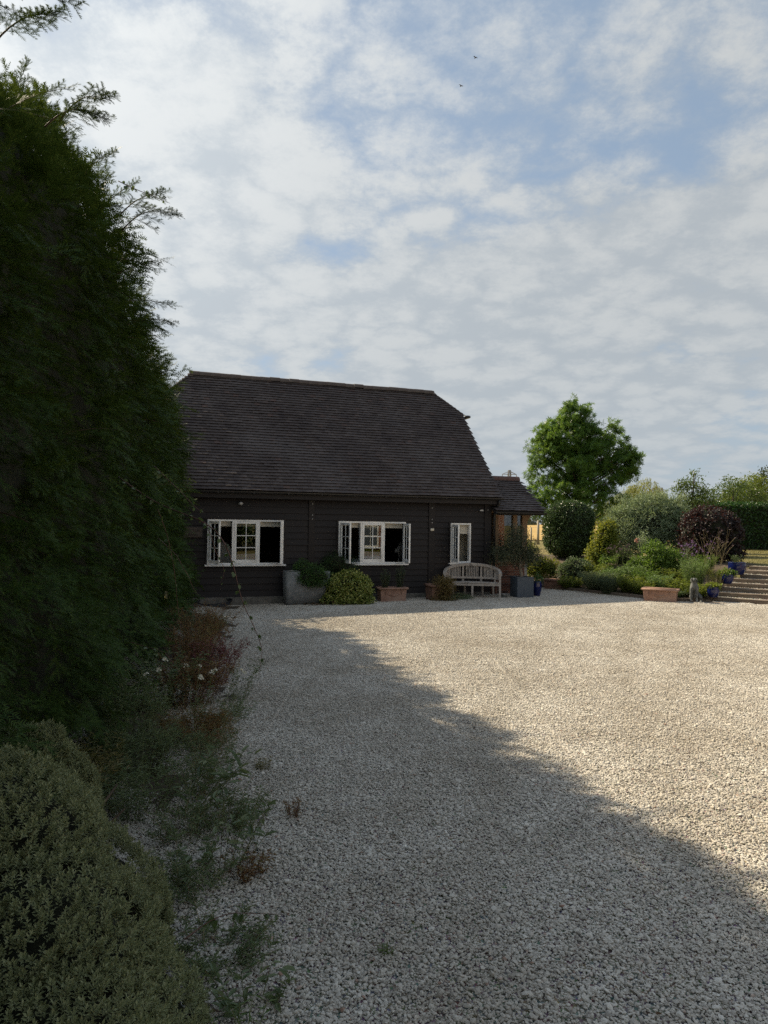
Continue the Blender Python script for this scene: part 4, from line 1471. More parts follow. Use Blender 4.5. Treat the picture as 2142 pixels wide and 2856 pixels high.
    l, th, w = g * 1.5, 0.016, TW - 0.003
    V, Fc = [], []
    for sx in (-0.5, 0.0, 0.5):
        cm = 0.005 * (1 - (2 * sx) ** 2)
        for (yy, zz) in ((0, th - 0.001), (0, th + 0.010), (l, -0.010), (l, 0.003)):
            V.append((sx * w, yy, zz + cm))
    for i in (0, 1):
        a, b = i * 4, i * 4 + 4
        Fc += [(a + 1, b + 1, b + 3, a + 3), (a, a + 2, b + 2, b), (a, b, b + 1, a + 1)]
    Fc += [(0, 1, 3, 2), (8, 10, 11, 9)]
    tm = MB().add(A(V), Fc).mesh('tile', MT['tile'])
    for s in (0, 1):
        for c in range(n):
            u = v0 - (c % 2) * TW / 2 + TW / 2
            while u < v1 + 0.01:
                if u - TW / 2 > v0 - 0.06 and u + TW / 2 < v1 + TW * 0.55:
                    lift = 0.012 + abs(rng.normal()) * 0.004 + 0.006 * math.sin(u * 3 + c)
                    y = eT - 0.03 + c * g * math.cos(pit) - math.sin(pit) * lift
                    z = eZ - 0.015 + c * g * math.sin(pit) + math.cos(pit) * lift
                    if s == 0:
                        ob('tile', tm, roof, (u, y, z), (pit - 0.09 + rng.normal() * 0.012, rng.normal() * 0.015, rng.normal() * 0.01))
                    elif c % 3 == 0:
                        pass
                u += TW
    # back slope: plain slabs
    m = MB()
    for c in range(n):
        y = 2 * rT - eT - c * g * math.cos(pit)
        z = eZ + c * g * math.sin(pit)
        m.box((v0, y - g, z - 0.012), (v1, y, z + 0.012), Matrix.Rotation(-pit + 0.09, 4, 'X'), (0, y, z))
    m.build('back_tiles', MT['tile'], roof)
    u = v0
    while u < v1 - 0.02:
        L_ = min(0.30, v1 + 0.02 - u)
        prof = [(math.cos(a) * 0.115, math.sin(a) * 0.115) for a in np.linspace(-0.25, math.pi + 0.25, 12)]
        prof += [(math.cos(a) * 0.098, math.sin(a) * 0.098) for a in np.linspace(math.pi + 0.25, -0.25, 12)]
        MB().prism(prof, L_ - 0.006, 'x', 0).build('ridge_tile', MT['ridge_red'], roof, loc=(u, rT, rZ - 0.01))
        u += 0.30
    MB().tube([(v1 - 0.03, rT, rZ - 0.015), (v1 + 0.012, rT, rZ - 0.015)], 0.097, 14).build('ridge_end', MT['ridge_red'], roof)
    prof = [(math.cos(a) * 0.05, math.sin(a) * 0.05) for a in np.linspace(math.pi, 2 * math.pi, 9)] + [(math.cos(a) * 0.043, math.sin(a) * 0.043 + 0.001) for a in np.linspace(2 * math.pi, math.pi, 9)]
    MB().prism([(eT - 0.04 + p, eZ - 0.045 + q) for p, q in prof], v1 - v0 + 0.03, 'x', v0).build('gutter', MT['black_plastic'], gr)
    MB().box((v0, eT + 0.012, eZ - 0.11), (v1 - 0.03, eT + 0.035, eZ + 0.0)).build('fascia', MT['board'], gr)
    return gr


build_garden_room()

# ------------------------------------------------------------------ bench
def build_bench():
    t = thing('garden_bench', 'weathered grey curved wooden bench with slatted back under the narrow window', 'bench', (2.50, 19.88, gplane(2.5, 20) + 0.005), -0.10)
    W_, D_ = 0.775, 0.50

    def plan(phi, k=1.0):
        return W_ * math.cos(phi) * k, D_ * math.sin(phi) ** 0.62

    def railz(phi):
        return 0.68 + 0.25 * math.sin(phi) ** 0.8
    phis = np.linspace(0.0, math.pi, 33)
    # arched top rail, rectangular section swept along the curve
    pts = [(*plan(p), railz(p)) for p in phis]
    V, Fc = [], []
    for i, p in enumerate(pts):
        a, b = Vector(pts[max(i - 1, 0)]), Vector(pts[min(i + 1, len(pts) - 1)])
        d = (b - a)
        d.z = 0
        d.normalize()
        s = Vector((-d.y, d.x, 0))
        for sx, sz in ((-0.042, -0.05), (0.042, -0.05), (0.046, 0.03), (-0.046, 0.03)):
            V.append(tuple(Vector(p) + s * sx + Vector((0, 0, sz))))
    n = len(pts)
    for i in range(n - 1):
        for k in range(4):
            Fc.append((i * 4 + k, i * 4 + (k + 1) % 4, i * 4 + 4 + (k + 1) % 4, i * 4 + 4 + k))
    Fc += [(3, 2, 1, 0), tuple(range(4 * n - 4, 4 * n))]
    MB().add(V, Fc).build('top_rail', MT['teak'], t, bevel=0.006)
    # lower back rail
    m = MB()
    low = [(plan(p)[0] * 0.97, plan(p)[1] * 0.96, 0.545) for p in phis[2:-2]]
    for a, b in zip(low[:-1], low[1:]):
        m.bar(a, b, 0.028, 0.055)
    m.build('lower_rail', MT['teak'], t)
    # back posts and slats
    for ph in (2.55, 1.91, 1.23, 0.60):
        x, y = plan(ph)
        MB().box((x - 0.028, y - 0.02, 0.43), (x + 0.028, y + 0.025, railz(ph) - 0.03)).build('back_post', MT['teak'], t, bevel=0.004)
    for a, b, k in ((2.98, 2.60, 4), (2.50, 1.97, 7), (1.85, 1.29, 8), (1.17, 0.65, 7), (0.55, 0.18, 4)):
        for ph in np.linspace(a, b, k + 2)[1:-1]:
            x, y = plan(ph)
            x, y = x * 0.985, y * 0.98
            MB().box((x - 0.013, y - 0.008, 0.55), (x + 0.013, y + 0.008, railz(ph) - 0.045)).build('back_slat', MT['teak'], t, loc=(0, 0, 0))
    # legs
    for x, y, h, nm in ((-0.765, 0.03, 0.66, 'leg'), (0.765, 0.03, 0.66, 'leg'), (0.0, -0.03, 0.40, 'leg'), (-0.55, 0.40, 0.43, 'leg'), (-0.2, 0.47, 0.43, 'leg'), (0.3, 0.47, 0.43, 'leg'), (0.60, 0.38, 0.43, 'leg')):
        MB().box((x - 0.029, y - 0.029, -0.02), (x + 0.029, y + 0.029, h)).build(nm, MT['teak'], t, bevel=0.005)
    # seat slats following the curve, apron
    for j, f in enumerate((0.02, 0.24, 0.46, 0.68, 0.88)):
        m = MB()
        q = np.linspace(-1, 1, 17)
        for a, b in zip(q[:-1], q[1:]):
            def P(s):
                lim = W_ * 0.97 * math.sqrt(max(0.02, 1 - (max(f, 0) ** 2.4)))
                return (s * lim, -0.05 * (1 - s * s) + f * D_ * (0.55 + 0.45 * (1 - s * s) ** 0.5) + 0.02, 0.435)
            m.bar(P(a), P(b), 0.085, 0.022)
        m.build('seat_slat', MT['teak'], t)
    m = MB()
    for a, b in zip(np.linspace(-1, 1, 9)[:-1], np.linspace(-1, 1, 9)[1:]):
        m.bar((a * 0.75, -0.045 * (1 - a * a) + 0.005, 0.385), (b * 0.75, -0.045 * (1 - b * b) + 0.005, 0.385), 0.025, 0.06)
    m.build('apron', MT['teak'], t)


build_bench()


# ------------------------------------------------------------------ planters and pots
def swag(m, L, y, z, drop):
    pts = [(x * L, y, z - drop * (1 - (2 * x) ** 2)) for x in np.linspace(-0.5, 0.5, 15)]
    m.tube(pts, [0.008 + 0.012 * (1 - abs(2 * k / 14 - 1)) for k in range(15)], 6)
    for s in (-1, 1):
        m.tube([(s * L * 0.5, y, z + 0.015), (s * L * 0.5, y, z - drop * 0.9)], [0.014, 0.008], 6)
        m.lathe([(0.0, -0.018), (0.02, -0.008), (0.02, 0.008), (0.0, 0.018)], 8, (s * L * 0.5, y, z + 0.012))


def terracotta(label, loc, rz, L, D, H, mat='terracotta', rim=0.045):
    t = thing('terracotta_trough', label, 'planter', loc, rz, 'terracotta troughs')
    m = MB()
    k = 0.94

    def ring(l, d, z):
        return [(-l / 2, -d / 2, z), (l / 2, -d / 2, z), (l / 2, d / 2, z), (-l / 2, d / 2, z)]
    levels = [ring(L * k, D * k, 0), ring(L, D, H - rim), ring(L, D, H), ring(L - 0.06, D - 0.06, H), ring(L - 0.075, D - 0.075, H - 0.09)]
    V = [p for r in levels for p in r]
    Fc = [(3, 2, 1, 0), (16, 17, 18, 19)]
    for i in range(4):
        for j in range(4):
            Fc.append((i * 4 + j, i * 4 + (j + 1) % 4, i * 4 + 4 + (j + 1) % 4, i * 4 + 4 + j))
    m.add(V, Fc).build('body', MT[mat], t, bevel=0.006)
    r = MB()
    a, b = L / 2 + 0.022, D / 2 + 0.022
    for (x0, y0, x1, y1) in ((-a, -b, a, -b), (a, -b, a, b), (a, b, -a, b), (-a, b, -a, -b)):
        r.tube([(x0, y0, H - 0.02), (x1, y1, H - 0.02)], 0.030, 8)
    r.build('rim', MT[mat], t, True)
    s = MB()
    swag(s, L * 0.62, -D / 2 * 0.985 - 0.002, H * 0.66, H * 0.22)
    s.build('swag', MT[mat], t, True)
    f = MB()
    for sy in (-1, 1):
        f.box((-L * k / 2 - 0.008, sy * D * k / 2 - 0.012, 0.0), (L * k / 2 + 0.008, sy * D * k / 2 + 0.012, 0.035))
    f.build('base_moulding', MT[mat], t, bevel=0.005)
    MB().box((-L / 2 + 0.035, -D / 2 + 0.035, H - 0.09), (L / 2 - 0.035, D / 2 - 0.035, H - 0.05)).build('soil', MT['soil'], t)
    return t


def g0(x, y, dz=0.006):
    return (x, y, float(gplane(x, y)) + dz)


terracotta('terracotta trough with swag holding two rosemary plants by the black wall', g0(0.24, 19.30), YAW - 0.03, 0.74, 0.36, 0.37)
terracotta('weathered terracotta trough half hidden by browned trailing plant left of bench', g0(1.52, 19.55), YAW, 0.56, 0.5, 0.42, 'terracotta_dark')
terracotta('terracotta trough in shade with swag beside the dark blue pot at bed edge', g0(5.52, 22.55), -0.58, 0.74, 0.36, 0.30, 'terracotta_dark')
terracotta('terracotta trough with swag at the bed corner beside the dog statue', g0(7.42, 19.0), -0.50, 0.84, 0.36, 0.335)


def build_trough():
    t = thing('stone_trough', 'large grey concrete trough planter with rounded corners against black wall', 'planter', g0(-2.02, 18.72), YAW)
    L, D, H, r = 1.20, 0.48, 0.86, 0.07

    def ring(k, z, inset=0.0):
        pts = []
        for cx, cy, a0 in ((1, -1, -90), (1, 1, 0), (-1, 1, 90), (-1, -1, 180)):
            for a in (0, 30, 60, 90):
                q = math.radians(a0 + a)
                rr_ = max(r - inset, 0.02)
                pts.append((cx * (L * k / 2 - inset - rr_) + math.cos(q) * rr_, cy * (D * k / 2 - inset - rr_) + math.sin(q) * rr_, z))
        return pts
    lv = [ring(0.95, 0), ring(0.98, 0.4), ring(1.0, H), ring(1.0, H, 0.05), ring(0.98, H - 0.1, 0.06)]
    V = [p for q in lv for p in q]
    n = 16
    Fc = [tuple(range(n - 1, -1, -1)), tuple(4 * n + k for k in range(n))]
    for i in range(4):
        for k in range(n):
            Fc.append((i * n + k, i * n + (k + 1) % n, (i + 1) * n + (k + 1) % n, (i + 1) * n + k))
    MB().add(V, Fc).build('body', MT['trough'], t, True)
    MB().box((-L / 2 + 0.06, -D / 2 + 0.06, H - 0.1), (L / 2 - 0.06, D / 2 - 0.06, H - 0.06)).build('soil', MT['soil'], t)
    MB().tube([(-0.56, -0.2, H + 0.012), (-0.42, -0.21, H + 0.03), (-0.25, -0.18, H + 0.02)], [0.012, 0.015, 0.008], 6).build('lifting_lug', MT['trough'], t)


build_trough()

cp = thing('cube_planter', 'dark slate blue cube planter holding an olive tree right of bench', 'planter', g0(3.95, 20.22), 0.24)
MB().box((-0.25, -0.25, 0), (0.25, 0.25, 0.55)).build('body', MT['lead'], cp, bevel=0.008)
m = MB()
for (a, b, c, d) in ((-0.252, -0.252, 0.252, -0.225), (-0.252, 0.225, 0.252, 0.252), (-0.252, -0.225, -0.225, 0.225), (0.225, -0.225, 0.252, 0.225)):
    m.box((a, b, 0.545), (c, d, 0.575))
m.build('rim', MT['lead'], cp, bevel=0.004)
MB().box((-0.22, -0.22, 0.545), (0.22, 0.22, 0.555)).build('soil', MT['soil'], cp)


def blue_pot(label, loc, rad, H, tall=False):
    t = thing('blue_pot', label, 'plant pot', loc, 0, 'cobalt blue glazed pots')
    prof = [(rad * 0.62, 0), (rad * 0.72, H * 0.04), (rad * 0.93, H * 0.35), (rad * 1.0, H * 0.66), (rad * 0.98, H * 0.86), (rad * 0.95, H * 0.94), (rad * 1.0, H), (rad * 0.90, H), (rad * 0.86, H * 0.90)]
    if tall:
        prof = [(rad * 0.60, 0), (rad * 0.68, H * 0.04), (rad * 0.95, H * 0.45), (rad * 1.0, H * 0.75), (rad * 0.93, H * 0.93), (rad * 0.98, H), (rad * 0.88, H), (rad * 0.84, H * 0.92)]
    MB().lathe(prof, 28).build('body', MT['blue_glaze'], t, True)
    MB().lathe([(rad * 0.85, H * 0.88), (rad * 0.85, H * 0.90)], 20).build('soil', MT['soil'], t)
    return t


blue_pot('large cobalt blue pot at the top of sleeper steps', (10.33, 20.75, 0.715), 0.245, 0.36)
blue_pot('middle cobalt blue pot halfway up the sleeper steps', (9.50, 19.62, 0.535), 0.165, 0.26)
blue_pot('small cobalt blue pot low on steps beside the dog statue', (8.76, 18.86, 0.235), 0.155, 0.275)
blue_pot('tall cobalt blue pot tucked behind the slate cube planter', g0(4.43, 20.45), 0.135, 0.42, True)

bw = thing('dog_bowl', 'small dark bowl on gravel beside the right bench leg', 'bowl', g0(3.42, 20.12, 0.012))
MB().lathe([(0.10, 0), (0.105, 0.01), (0.09, 0.075), (0.094, 0.085), (0.082, 0.085), (0.07, 0.03), (0.0, 0.025)], 20).build('body', MT['bowl'], bw, True)
MB().lathe([(0.094, 0.083), (0.098, 0.088), (0.09, 0.093), (0.082, 0.086)], 20).build('rim', MT['metal'], bw, True)

hs = thing('hose_coil', 'coiled black hose lying against the plinth beside the yew hedge', 'hose', g0(-4.30, 18.12, 0.02), YAW)
for k in range(4):
    r = 0.40 + 0.022 * k
    pts = [(math.cos(a) * r, math.sin(a) * r * 0.42 + 0.02 * k, 0.02 + 0.016 * k + 0.08 * (1 + math.sin(a)) ** 1.2 + 0.02 * math.sin(a * 2 + k)) for a in np.linspace(0, 2 * math.pi, 37)]
    MB().tube(pts, 0.013, 6, False).build('hose_loop', MT['hose'], hs, True)
MB().tube([(-0.3, -0.12, 0.03), (-0.6, -0.13, 0.02), (-0.9, -0.05, 0.02), (-1.2, -0.1, 0.02)], 0.013, 6).build('hose_end', MT['hose'], hs, True)


# ------------------------------------------------------------------ steps of sleepers and bed edging
def build_steps():
    t = thing('garden_steps', 'shallow garden steps of weathered timber sleepers and gravel up to the lawn', 'steps', (9.62, 17.76, 0.0), -0.60)
    rng = np.random.default_rng(9)
    sm = []
    for q in range(9):
        z = 0.13 + 0.10 * q
        y = 0.48 * q
        x0 = -1.55 + 0.085 * q
        m = MB()
        nseg = 14
        xsx = np.linspace(x0, 3.0, nseg)
        V, Fc = [], []
        for x in xsx:
            w = rng.normal(size=4) * 0.007
            for (yy, zz, k) in ((0, z - 0.17, 0), (0.0, z - 0.008, 1), (0.012, z, 1), (0.215, z - 0.004, 2), (0.225, z - 0.17, 3)):
                V.append((x, y + yy + w[k] * (1 if k != 2 else 0.4), zz + (w[(k + 1) % 4] * 0.6 if zz > z - 0.1 else 0)))
        for i in range(nseg - 1):
            for k in range(5):
                Fc.append((i * 5 + k, i * 5 + (k + 1) % 5, i * 5 + 5 + (k + 1) % 5, i * 5 + 5 + k))
        Fc += [(4, 3, 2, 1, 0), tuple(range(5 * nseg - 5, 5 * nseg))]
        m.add(V, Fc).build('sleeper', MT['sleeper'], t, rot=(0, 0, rng.normal() * 0.006))
        sm.append((x0, y + 0.2, z))
    m = MB()
    for x0, y, z in sm:
        m.box((x0, y, z - 0.2), (3.0, y + 0.30, z - 0.018))
    m.build('tread_bed', MT['gravel_bed'], t)
    # stones on the treads
    bm = bmesh.new()
    bmesh.ops.create_icosphere(bm, subdivisions=1, radius=1.0)
    tV = A([v.co[:] for v in bm.verts]) * A([1, 0.8, 0.55])
    tF = [[v.index for v in f.verts] for f in bm.faces]
    bm.free()
    n = 3600
    k = rng.integers(0, 9, n)
    S_ = A(sm)[k]
    P = np.stack([rng.uniform(0, 1, n) * (3.0 - S_[:, 0]) + S_[:, 0], S_[:, 1] + rng.uniform(0.0, 0.29, n), S_[:, 2] - 0.015 + rng.uniform(0, 0.012, n)], 1)
    X = unit(np.stack([np.cos(a := rng.uniform(0, 6.28, n)), np.sin(a), rng.normal(size=n) * 0.2], 1))
    Z = unit(np.cross(X, np.stack([-np.sin(a), np.cos(a), rng.normal(size=n) * 0.3], 1)))
    Y = np.cross(Z, X)
    arr = replicate(tV, [i for f in tF for i in f], [3] * len(tF), P, X, Y, Z, rng.uniform(0.009, 0.019, n))
    stuff(ob('tread_gravel', rmesh('tread_gravel', *arr, MT['stone'], True), t))


build_steps()

te = thing('timber_edging', 'low dark timber boards edging the garden bed along the gravel', 'edging', (0, 0, 0))
pe = [(5.05, 23.35), (5.95, 21.72), (6.45, 20.88), (6.95, 20.03), (7.25, 19.52), (7.85, 18.98), (8.45, 18.72)]
for a, b in zip(pe[:-1], pe[1:]):
    za, zb = float(gplane(*a)), float(gplane(*b))
    MB().bar((a[0], a[1], za + 0.03), (b[0] - 0.01, b[1] + 0.01, zb + 0.03), 0.045, 0.13).build('board', MT['sleeper'], te, bevel=0.006)


# ------------------------------------------------------------------ dog statue: one skinned body
def build_dog():
    t = thing('dog_statue', 'weathered grey stone statue of a sitting hound beside the steps', 'statue', (8.17, 18.70, gplane(8.2, 18.7) + 0.005), -0.10)
    P = {  # x right, y back, z up; faces the camera (-y)
        'rump': ((0.10, 0.20, 0.13), 0.105), 'loin': ((0.085, 0.14, 0.25), 0.098), 'rib': ((0.04, 0.04, 0.36), 0.100), 'chest': ((0.0, -0.045, 0.43), 0.088),
        'neck': ((-0.012, -0.055, 0.525), 0.060), 'skull': ((-0.02, -0.075, 0.61), 0.062), 'brow': ((-0.025, -0.125, 0.605), 0.046), 'nose': ((-0.03, -0.185, 0.575), 0.030),
        'shl': ((-0.065, -0.06, 0.36), 0.052), 'ell': ((-0.085, -0.065, 0.22), 0.034), 'wrl': ((-0.092, -0.08, 0.075), 0.024), 'pal': ((-0.095, -0.115, 0.025), 0.028),
        'shr': ((0.06, -0.07, 0.36), 0.052), 'elr': ((0.055, -0.09, 0.21), 0.034), 'wrr': ((0.05, -0.11, 0.07), 0.024), 'par': ((0.048, -0.15, 0.022), 0.028),
        'hpr': ((0.185, 0.14, 0.15), 0.072), 'knr': ((0.185, 0.0, 0.14), 0.052), 'hkr': ((0.19, 0.06, 0.05), 0.034), 'ftr': ((0.185, -0.07, 0.022), 0.028),
        'hpl': ((-0.005, 0.17, 0.14), 0.065), 'knl': ((-0.035, 0.04, 0.13), 0.046), 'hkl': ((-0.03, 0.09, 0.05), 0.03), 'ftl': ((-0.035, -0.03, 0.022), 0.026),
        'ta': ((0.16, 0.29, 0.05), 0.036), 'tb': ((0.27, 0.27, 0.025), 0.026), 'tc': ((0.36, 0.18, 0.02), 0.014)}
    E_ = [('rump', 'loin'), ('loin', 'rib'), ('rib', 'chest'), ('chest', 'neck'), ('neck', 'skull'), ('skull', 'brow'), ('brow', 'nose'), ('chest', 'shl'), ('shl', 'ell'), ('ell', 'wrl'), ('wrl', 'pal'),
          ('chest', 'shr'), ('shr', 'elr'), ('elr', 'wrr'), ('wrr', 'par'), ('rump', 'hpr'), ('hpr', 'knr'), ('knr', 'hkr'), ('hkr', 'ftr'), ('rump', 'hpl'), ('hpl', 'knl'), ('knl', 'hkl'), ('hkl', 'ftl'), ('rump', 'ta'), ('ta', 'tb'), ('tb', 'tc')]
    names = list(P)
    me = bpy.data.meshes.new('body')
    me.from_pydata([P[n][0] for n in names], [(names.index(a), names.index(b)) for a, b in E_], [])
    me.materials.append(MT['statue'])
    o = ob('body', me, t)
    o.scale = (1.0, 1.0, 1.0)
    sk = o.modifiers.new('skin', 'SKIN')
    for i, n in enumerate(names):
        v = me.skin_vertices[0].data[i]
        v.radius = (P[n][1], P[n][1])
        v.use_root = n == 'rump'
    sk.use_smooth_shade = True
    ss = o.modifiers.new('subsurf', 'SUBSURF')
    ss.levels = ss.render_levels = 2
    for s in (-1, 1):
        V = []
        for k, (dx, y, z, w) in enumerate(((0.045, -0.085, 0.645, 0.028), (0.072, -0.095, 0.60, 0.036), (0.078, -0.105, 0.555, 0.032), (0.070, -0.115, 0.515, 0.014))):
            for (ax, ay) in ((0.010, -w), (0.014, 0.0), (0.010, w), (-0.006, 0.0)):
                V.append((-0.02 + s * (dx + ax), y + ay, z))
        Fc = [(3, 2, 1, 0), (12, 13, 14, 15)]
        for i in range(3):
            for k in range(4):
                Fc.append((i * 4 + k, i * 4 + (k + 1) % 4, i * 4 + 4 + (k + 1) % 4, i * 4 + 4 + k))
        MB().add(V, Fc).build('ear', MT['statue'], t, True)


build_dog()


# ------------------------------------------------------------------ the yew hedge
def face_x(y):
    return -1.42 - 0.2 * y - 0.004 * np.maximum(y - 9.0, 0)


YT = A([-3, 2, 4.05, 5.2, 6.9, 8.9, 11.0, 14.3, 17.2])
ZT = A([3.9, 4.05, 4.66, 5.16, 5.80, 5.92, 5.45, 4.9, 4.75])


def hedge_top(y):
    return np.interp(y, YT, ZT)


def spray_template(rng, L, pairs, twigs, tw_pairs, nl, nw):
    """a flat yew spray along +x, needles in the xy plane"""
    parts = []

    def needle_row(P0, D, ln, pairs):
        s = np.linspace(0.06, 1.0, pairs)
        sag = -0.10 * L * s ** 2
        base = P0[None] + D[None] * (s * ln)[:, None]
        base[:, 2] += sag * (ln / L)
        side = A([-D[1], D[0], 0])
        prof = np.minimum(1.0, np.minimum(s * 6, (1.06 - s) * 3.5)) * nl
        for sg in (-1, 1):
            ang = math.radians(52) + rng.normal(size=pairs) * 0.12
            nd = D[None] * np.cos(ang)[:, None] + sg * side[None] * np.sin(ang)[:, None] + A([0, 0, 1])[None] * (0.10 + rng.normal(size=(pairs, 1)) * 0.16)
            w = np.cross(nd, A([0, 0, 1]))
            w = unit(w) * nw * 0.5
            tip = base + nd * prof[:, None]
            V = np.stack([base - w, tip, base + w], 1).reshape(-1, 3)
            parts.append((V, np.arange(3 * pairs), np.full(pairs, 3)))
        # stem
        a, b = P0, P0 + D * ln + A([0, 0, -0.10 * ln])
        sw = side * 0.0016
        parts.append((np.stack([a - sw * 1.4, a + sw * 1.4, b + sw * 0.5, b - sw * 0.5]), [0, 1, 2, 3], [4]))
    needle_row(A([0, 0, 0]), A([1.0, 0, 0]), L, pairs)
    for k in range(twigs):
        s = 0.18 + 0.62 * k / max(twigs - 1, 1) + rng.normal() * 0.03
        a = math.radians(42 + rng.normal() * 8) * (1 if k % 2 else -1)
        ln = L * (0.50 - 0.30 * s) * rng.uniform(0.8, 1.2)
        needle_row(A([s * L, 0, -0.10 * L * s * s]), A([math.cos(a), math.sin(a), 0.0]), ln, tw_pairs)
    V, l, c = join(parts)
    return V, l, c


def frames(D, Nrm):
    X = unit(D)
    Y = unit(np.cross(Nrm, X))
    return X, Y, np.cross(X, Y)


def build_hedge():
    rng = np.random.default_rng(21)
    root = thing('yew_hedge', 'tall untrimmed dark green yew hedge rising along the left of the yard', 'hedge', (0, 0, 0))
    # inner mass: solid and near-black, raised to block sun through the top sprays
    st = np.arange(-3, 17.3, 0.6)
    V, Fc = [], []
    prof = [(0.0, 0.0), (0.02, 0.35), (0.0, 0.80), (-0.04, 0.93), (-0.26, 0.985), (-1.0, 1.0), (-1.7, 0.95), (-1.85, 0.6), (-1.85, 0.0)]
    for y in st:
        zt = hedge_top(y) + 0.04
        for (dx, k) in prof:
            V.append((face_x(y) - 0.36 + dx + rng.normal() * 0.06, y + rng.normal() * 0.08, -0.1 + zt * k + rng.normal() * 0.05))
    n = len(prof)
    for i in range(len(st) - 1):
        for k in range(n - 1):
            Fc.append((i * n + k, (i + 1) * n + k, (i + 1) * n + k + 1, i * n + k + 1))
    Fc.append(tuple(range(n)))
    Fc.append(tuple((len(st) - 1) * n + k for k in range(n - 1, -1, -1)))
    MB().add(V, Fc).build('hedge_shade_core', MT['core'], root)
    for y in np.arange(1.5, 17, 1.6):
        x = face_x(y) - 0.95
        MB().tube([(x, y, -0.1), (x + 0.08, y + 0.1, 1.6), (x - 0.05, y, 3.4), (x, y, hedge_top(y) - 0.3)], [0.11, 0.09, 0.06, 0.02], 8).build('trunk', MT['bark'], root, True)
    # sprays over the face and the top
    near_t = [spray_template(rng, 0.30, 22, 5, 9, 0.030, 0.0068) for _ in range(4)]
    far_t = [spray_template(rng, 0.34, 13, 4, 6, 0.038, 0.012) for _ in range(3)]

    def scatter(n, y0, y1, tmpl, top=False, size=(0.75, 1.25)):
        y = rng.uniform(y0, y1, n)
        zt = hedge_top(y) + 0.08 * np.sin(y * 2.7) * np.cos(y * 1.3 + 1)
        if not top:
            k = rng.uniform(0.02, 1.0, n) ** 0.95
            z = k * zt
            lump = 0.16 * np.sin(y * 2.1 + z * 1.7) + 0.12 * np.sin(y * 4.3 - z * 3.1 + 1.0) + 0.08 * np.sin(z * 6.1 + y)
            back = np.where(k > 0.80, (k - 0.80) / 0.20, 0) ** 2 * 0.5
            x = face_x(y) - 0.05 + lump * 0.7 - back - rng.uniform(0, 0.30, n) + 0.22 * np.clip(1.9 - z, 0, 1)
            out = np.stack([np.full(n, 0.95), np.full(n, 0.05), 0.10 + 0.9 * (back > 0.2)], 1)
            D = unit(out * 0.75 + A([0.05, -0.42, -0.42])[None] + rng.normal(size=(n, 3)) * A([0.25, 0.40, 0.30]))
            D[:, 2] += np.where(k > 0.86, 0.55, 0)
        else:
            q = rng.uniform(0, 1, n)
            x = face_x(y) - 0.35 - q * 1.45
            z = zt + 0.02 - 0.22 * (2 * q - 1) ** 2 + 0.12 * np.sin(y * 5 + q * 7)
            out = np.stack([0.5 * (1 - 2 * q), np.zeros(n), np.ones(n)], 1)
            D = unit(out * 0.6 + A([0.35, 0, 0])[None] + rng.normal(size=(n, 3)) * 0.5)
        Nrm = unit(out * A([0.6, 1, 1]) + A([0, 0, 0.9])[None] + rng.normal(size=(n, 3)) * 0.35)
        P = np.stack([x, y, z], 1)
        res = []
        which = rng.integers(0, len(tmpl), n)
        for w, (tv, tl_, tcn) in enumerate(tmpl):
            s = which == w
            X, Y, Z = frames(unit(D[s]), Nrm[s])
            res.append(replicate(tv, tl_, tcn, P[s], X, Y, Z, rng.uniform(*size, s.sum())))
        return join(res)
    a = scatter(3600, 1.0, 7.2, near_t)
    b = scatter(4500, 7.0, 17.2, far_t, size=(0.8, 1.35))
    c = scatter(1150, 1.6, 8.0, near_t, True)
    d = scatter(800, 8.0, 17.2, far_t, True, (0.9, 1.5))
    e = scatter(260, -3.0, 1.2, far_t, False, (1.2, 2.2))
    V, L, C = join([a, b, c, d, e])
    ob('foliage', rmesh('foliage', V, L, C, MT['yew']), root)

    # long leaders that break the outline
    def branch(p0, p1, sag, nsub, sc, seed):
        nsub = int(nsub * 1.9)
        r = np.random.default_rng(seed)
        p0, p1 = A(p0), A(p1)
        s = np.linspace(0, 1, 9)
        pts = p0[None] + (p1 - p0)[None] * s[:, None]
        pts[:, 2] += sag * 4 * s * (1 - s)
        main = unit(p1 - p0)
        up = A([0, 0, 1.0])
        side = unit(np.cross(main, up))
        m = MB().tube([tuple(q) for q in pts], [0.0065 * (1 - 0.8 * k / 8) * sc ** 0.5 for k in range(9)], 5)
        br = m.build('branch', MT['twig'], root, True)
        res = []
        for k in range(nsub):
            f = 0.18 + 0.82 * k / (nsub - 1)
            q = p0 + (p1 - p0) * f
            q[2] += sag * 4 * f * (1 - f)
            sg = 1 if k % 2 else -1
            Dv = main * r.uniform(0.7, 1.0) + side * sg * (1.05 - f) * r.uniform(0.3, 0.8) + up * r.normal() * 0.15 - up * 0.22
            if k == nsub - 1:
                Dv = main
            X, Y, Z = frames(unit(Dv[None]), unit((up + side * r.normal() * 0.6 - main * 0.2)[None]))
            tv, tl_, tcn = near_t[k % 4]
            res.append(replicate(tv, tl_, tcn, q[None], X, Y, Z, A([sc * r.uniform(0.55, 0.9) * (1 - 0.35 * f)])))
        V, L, C = join(res)
        ob('spray', rmesh('spray', V, L, C, MT['yew']), br)
    k = 0
    for (p0, p1, sag, n_, sc) in LEADERS:
        k += 1
        p0, p1 = A(p0), A(p1)
        p1 = p0 + (p1 - p0) * (0.80 if k < 7 else 1.0)
        branch(p0, p1, sag, n_, sc, 100 + k)
    r = np.random.default_rng(77)
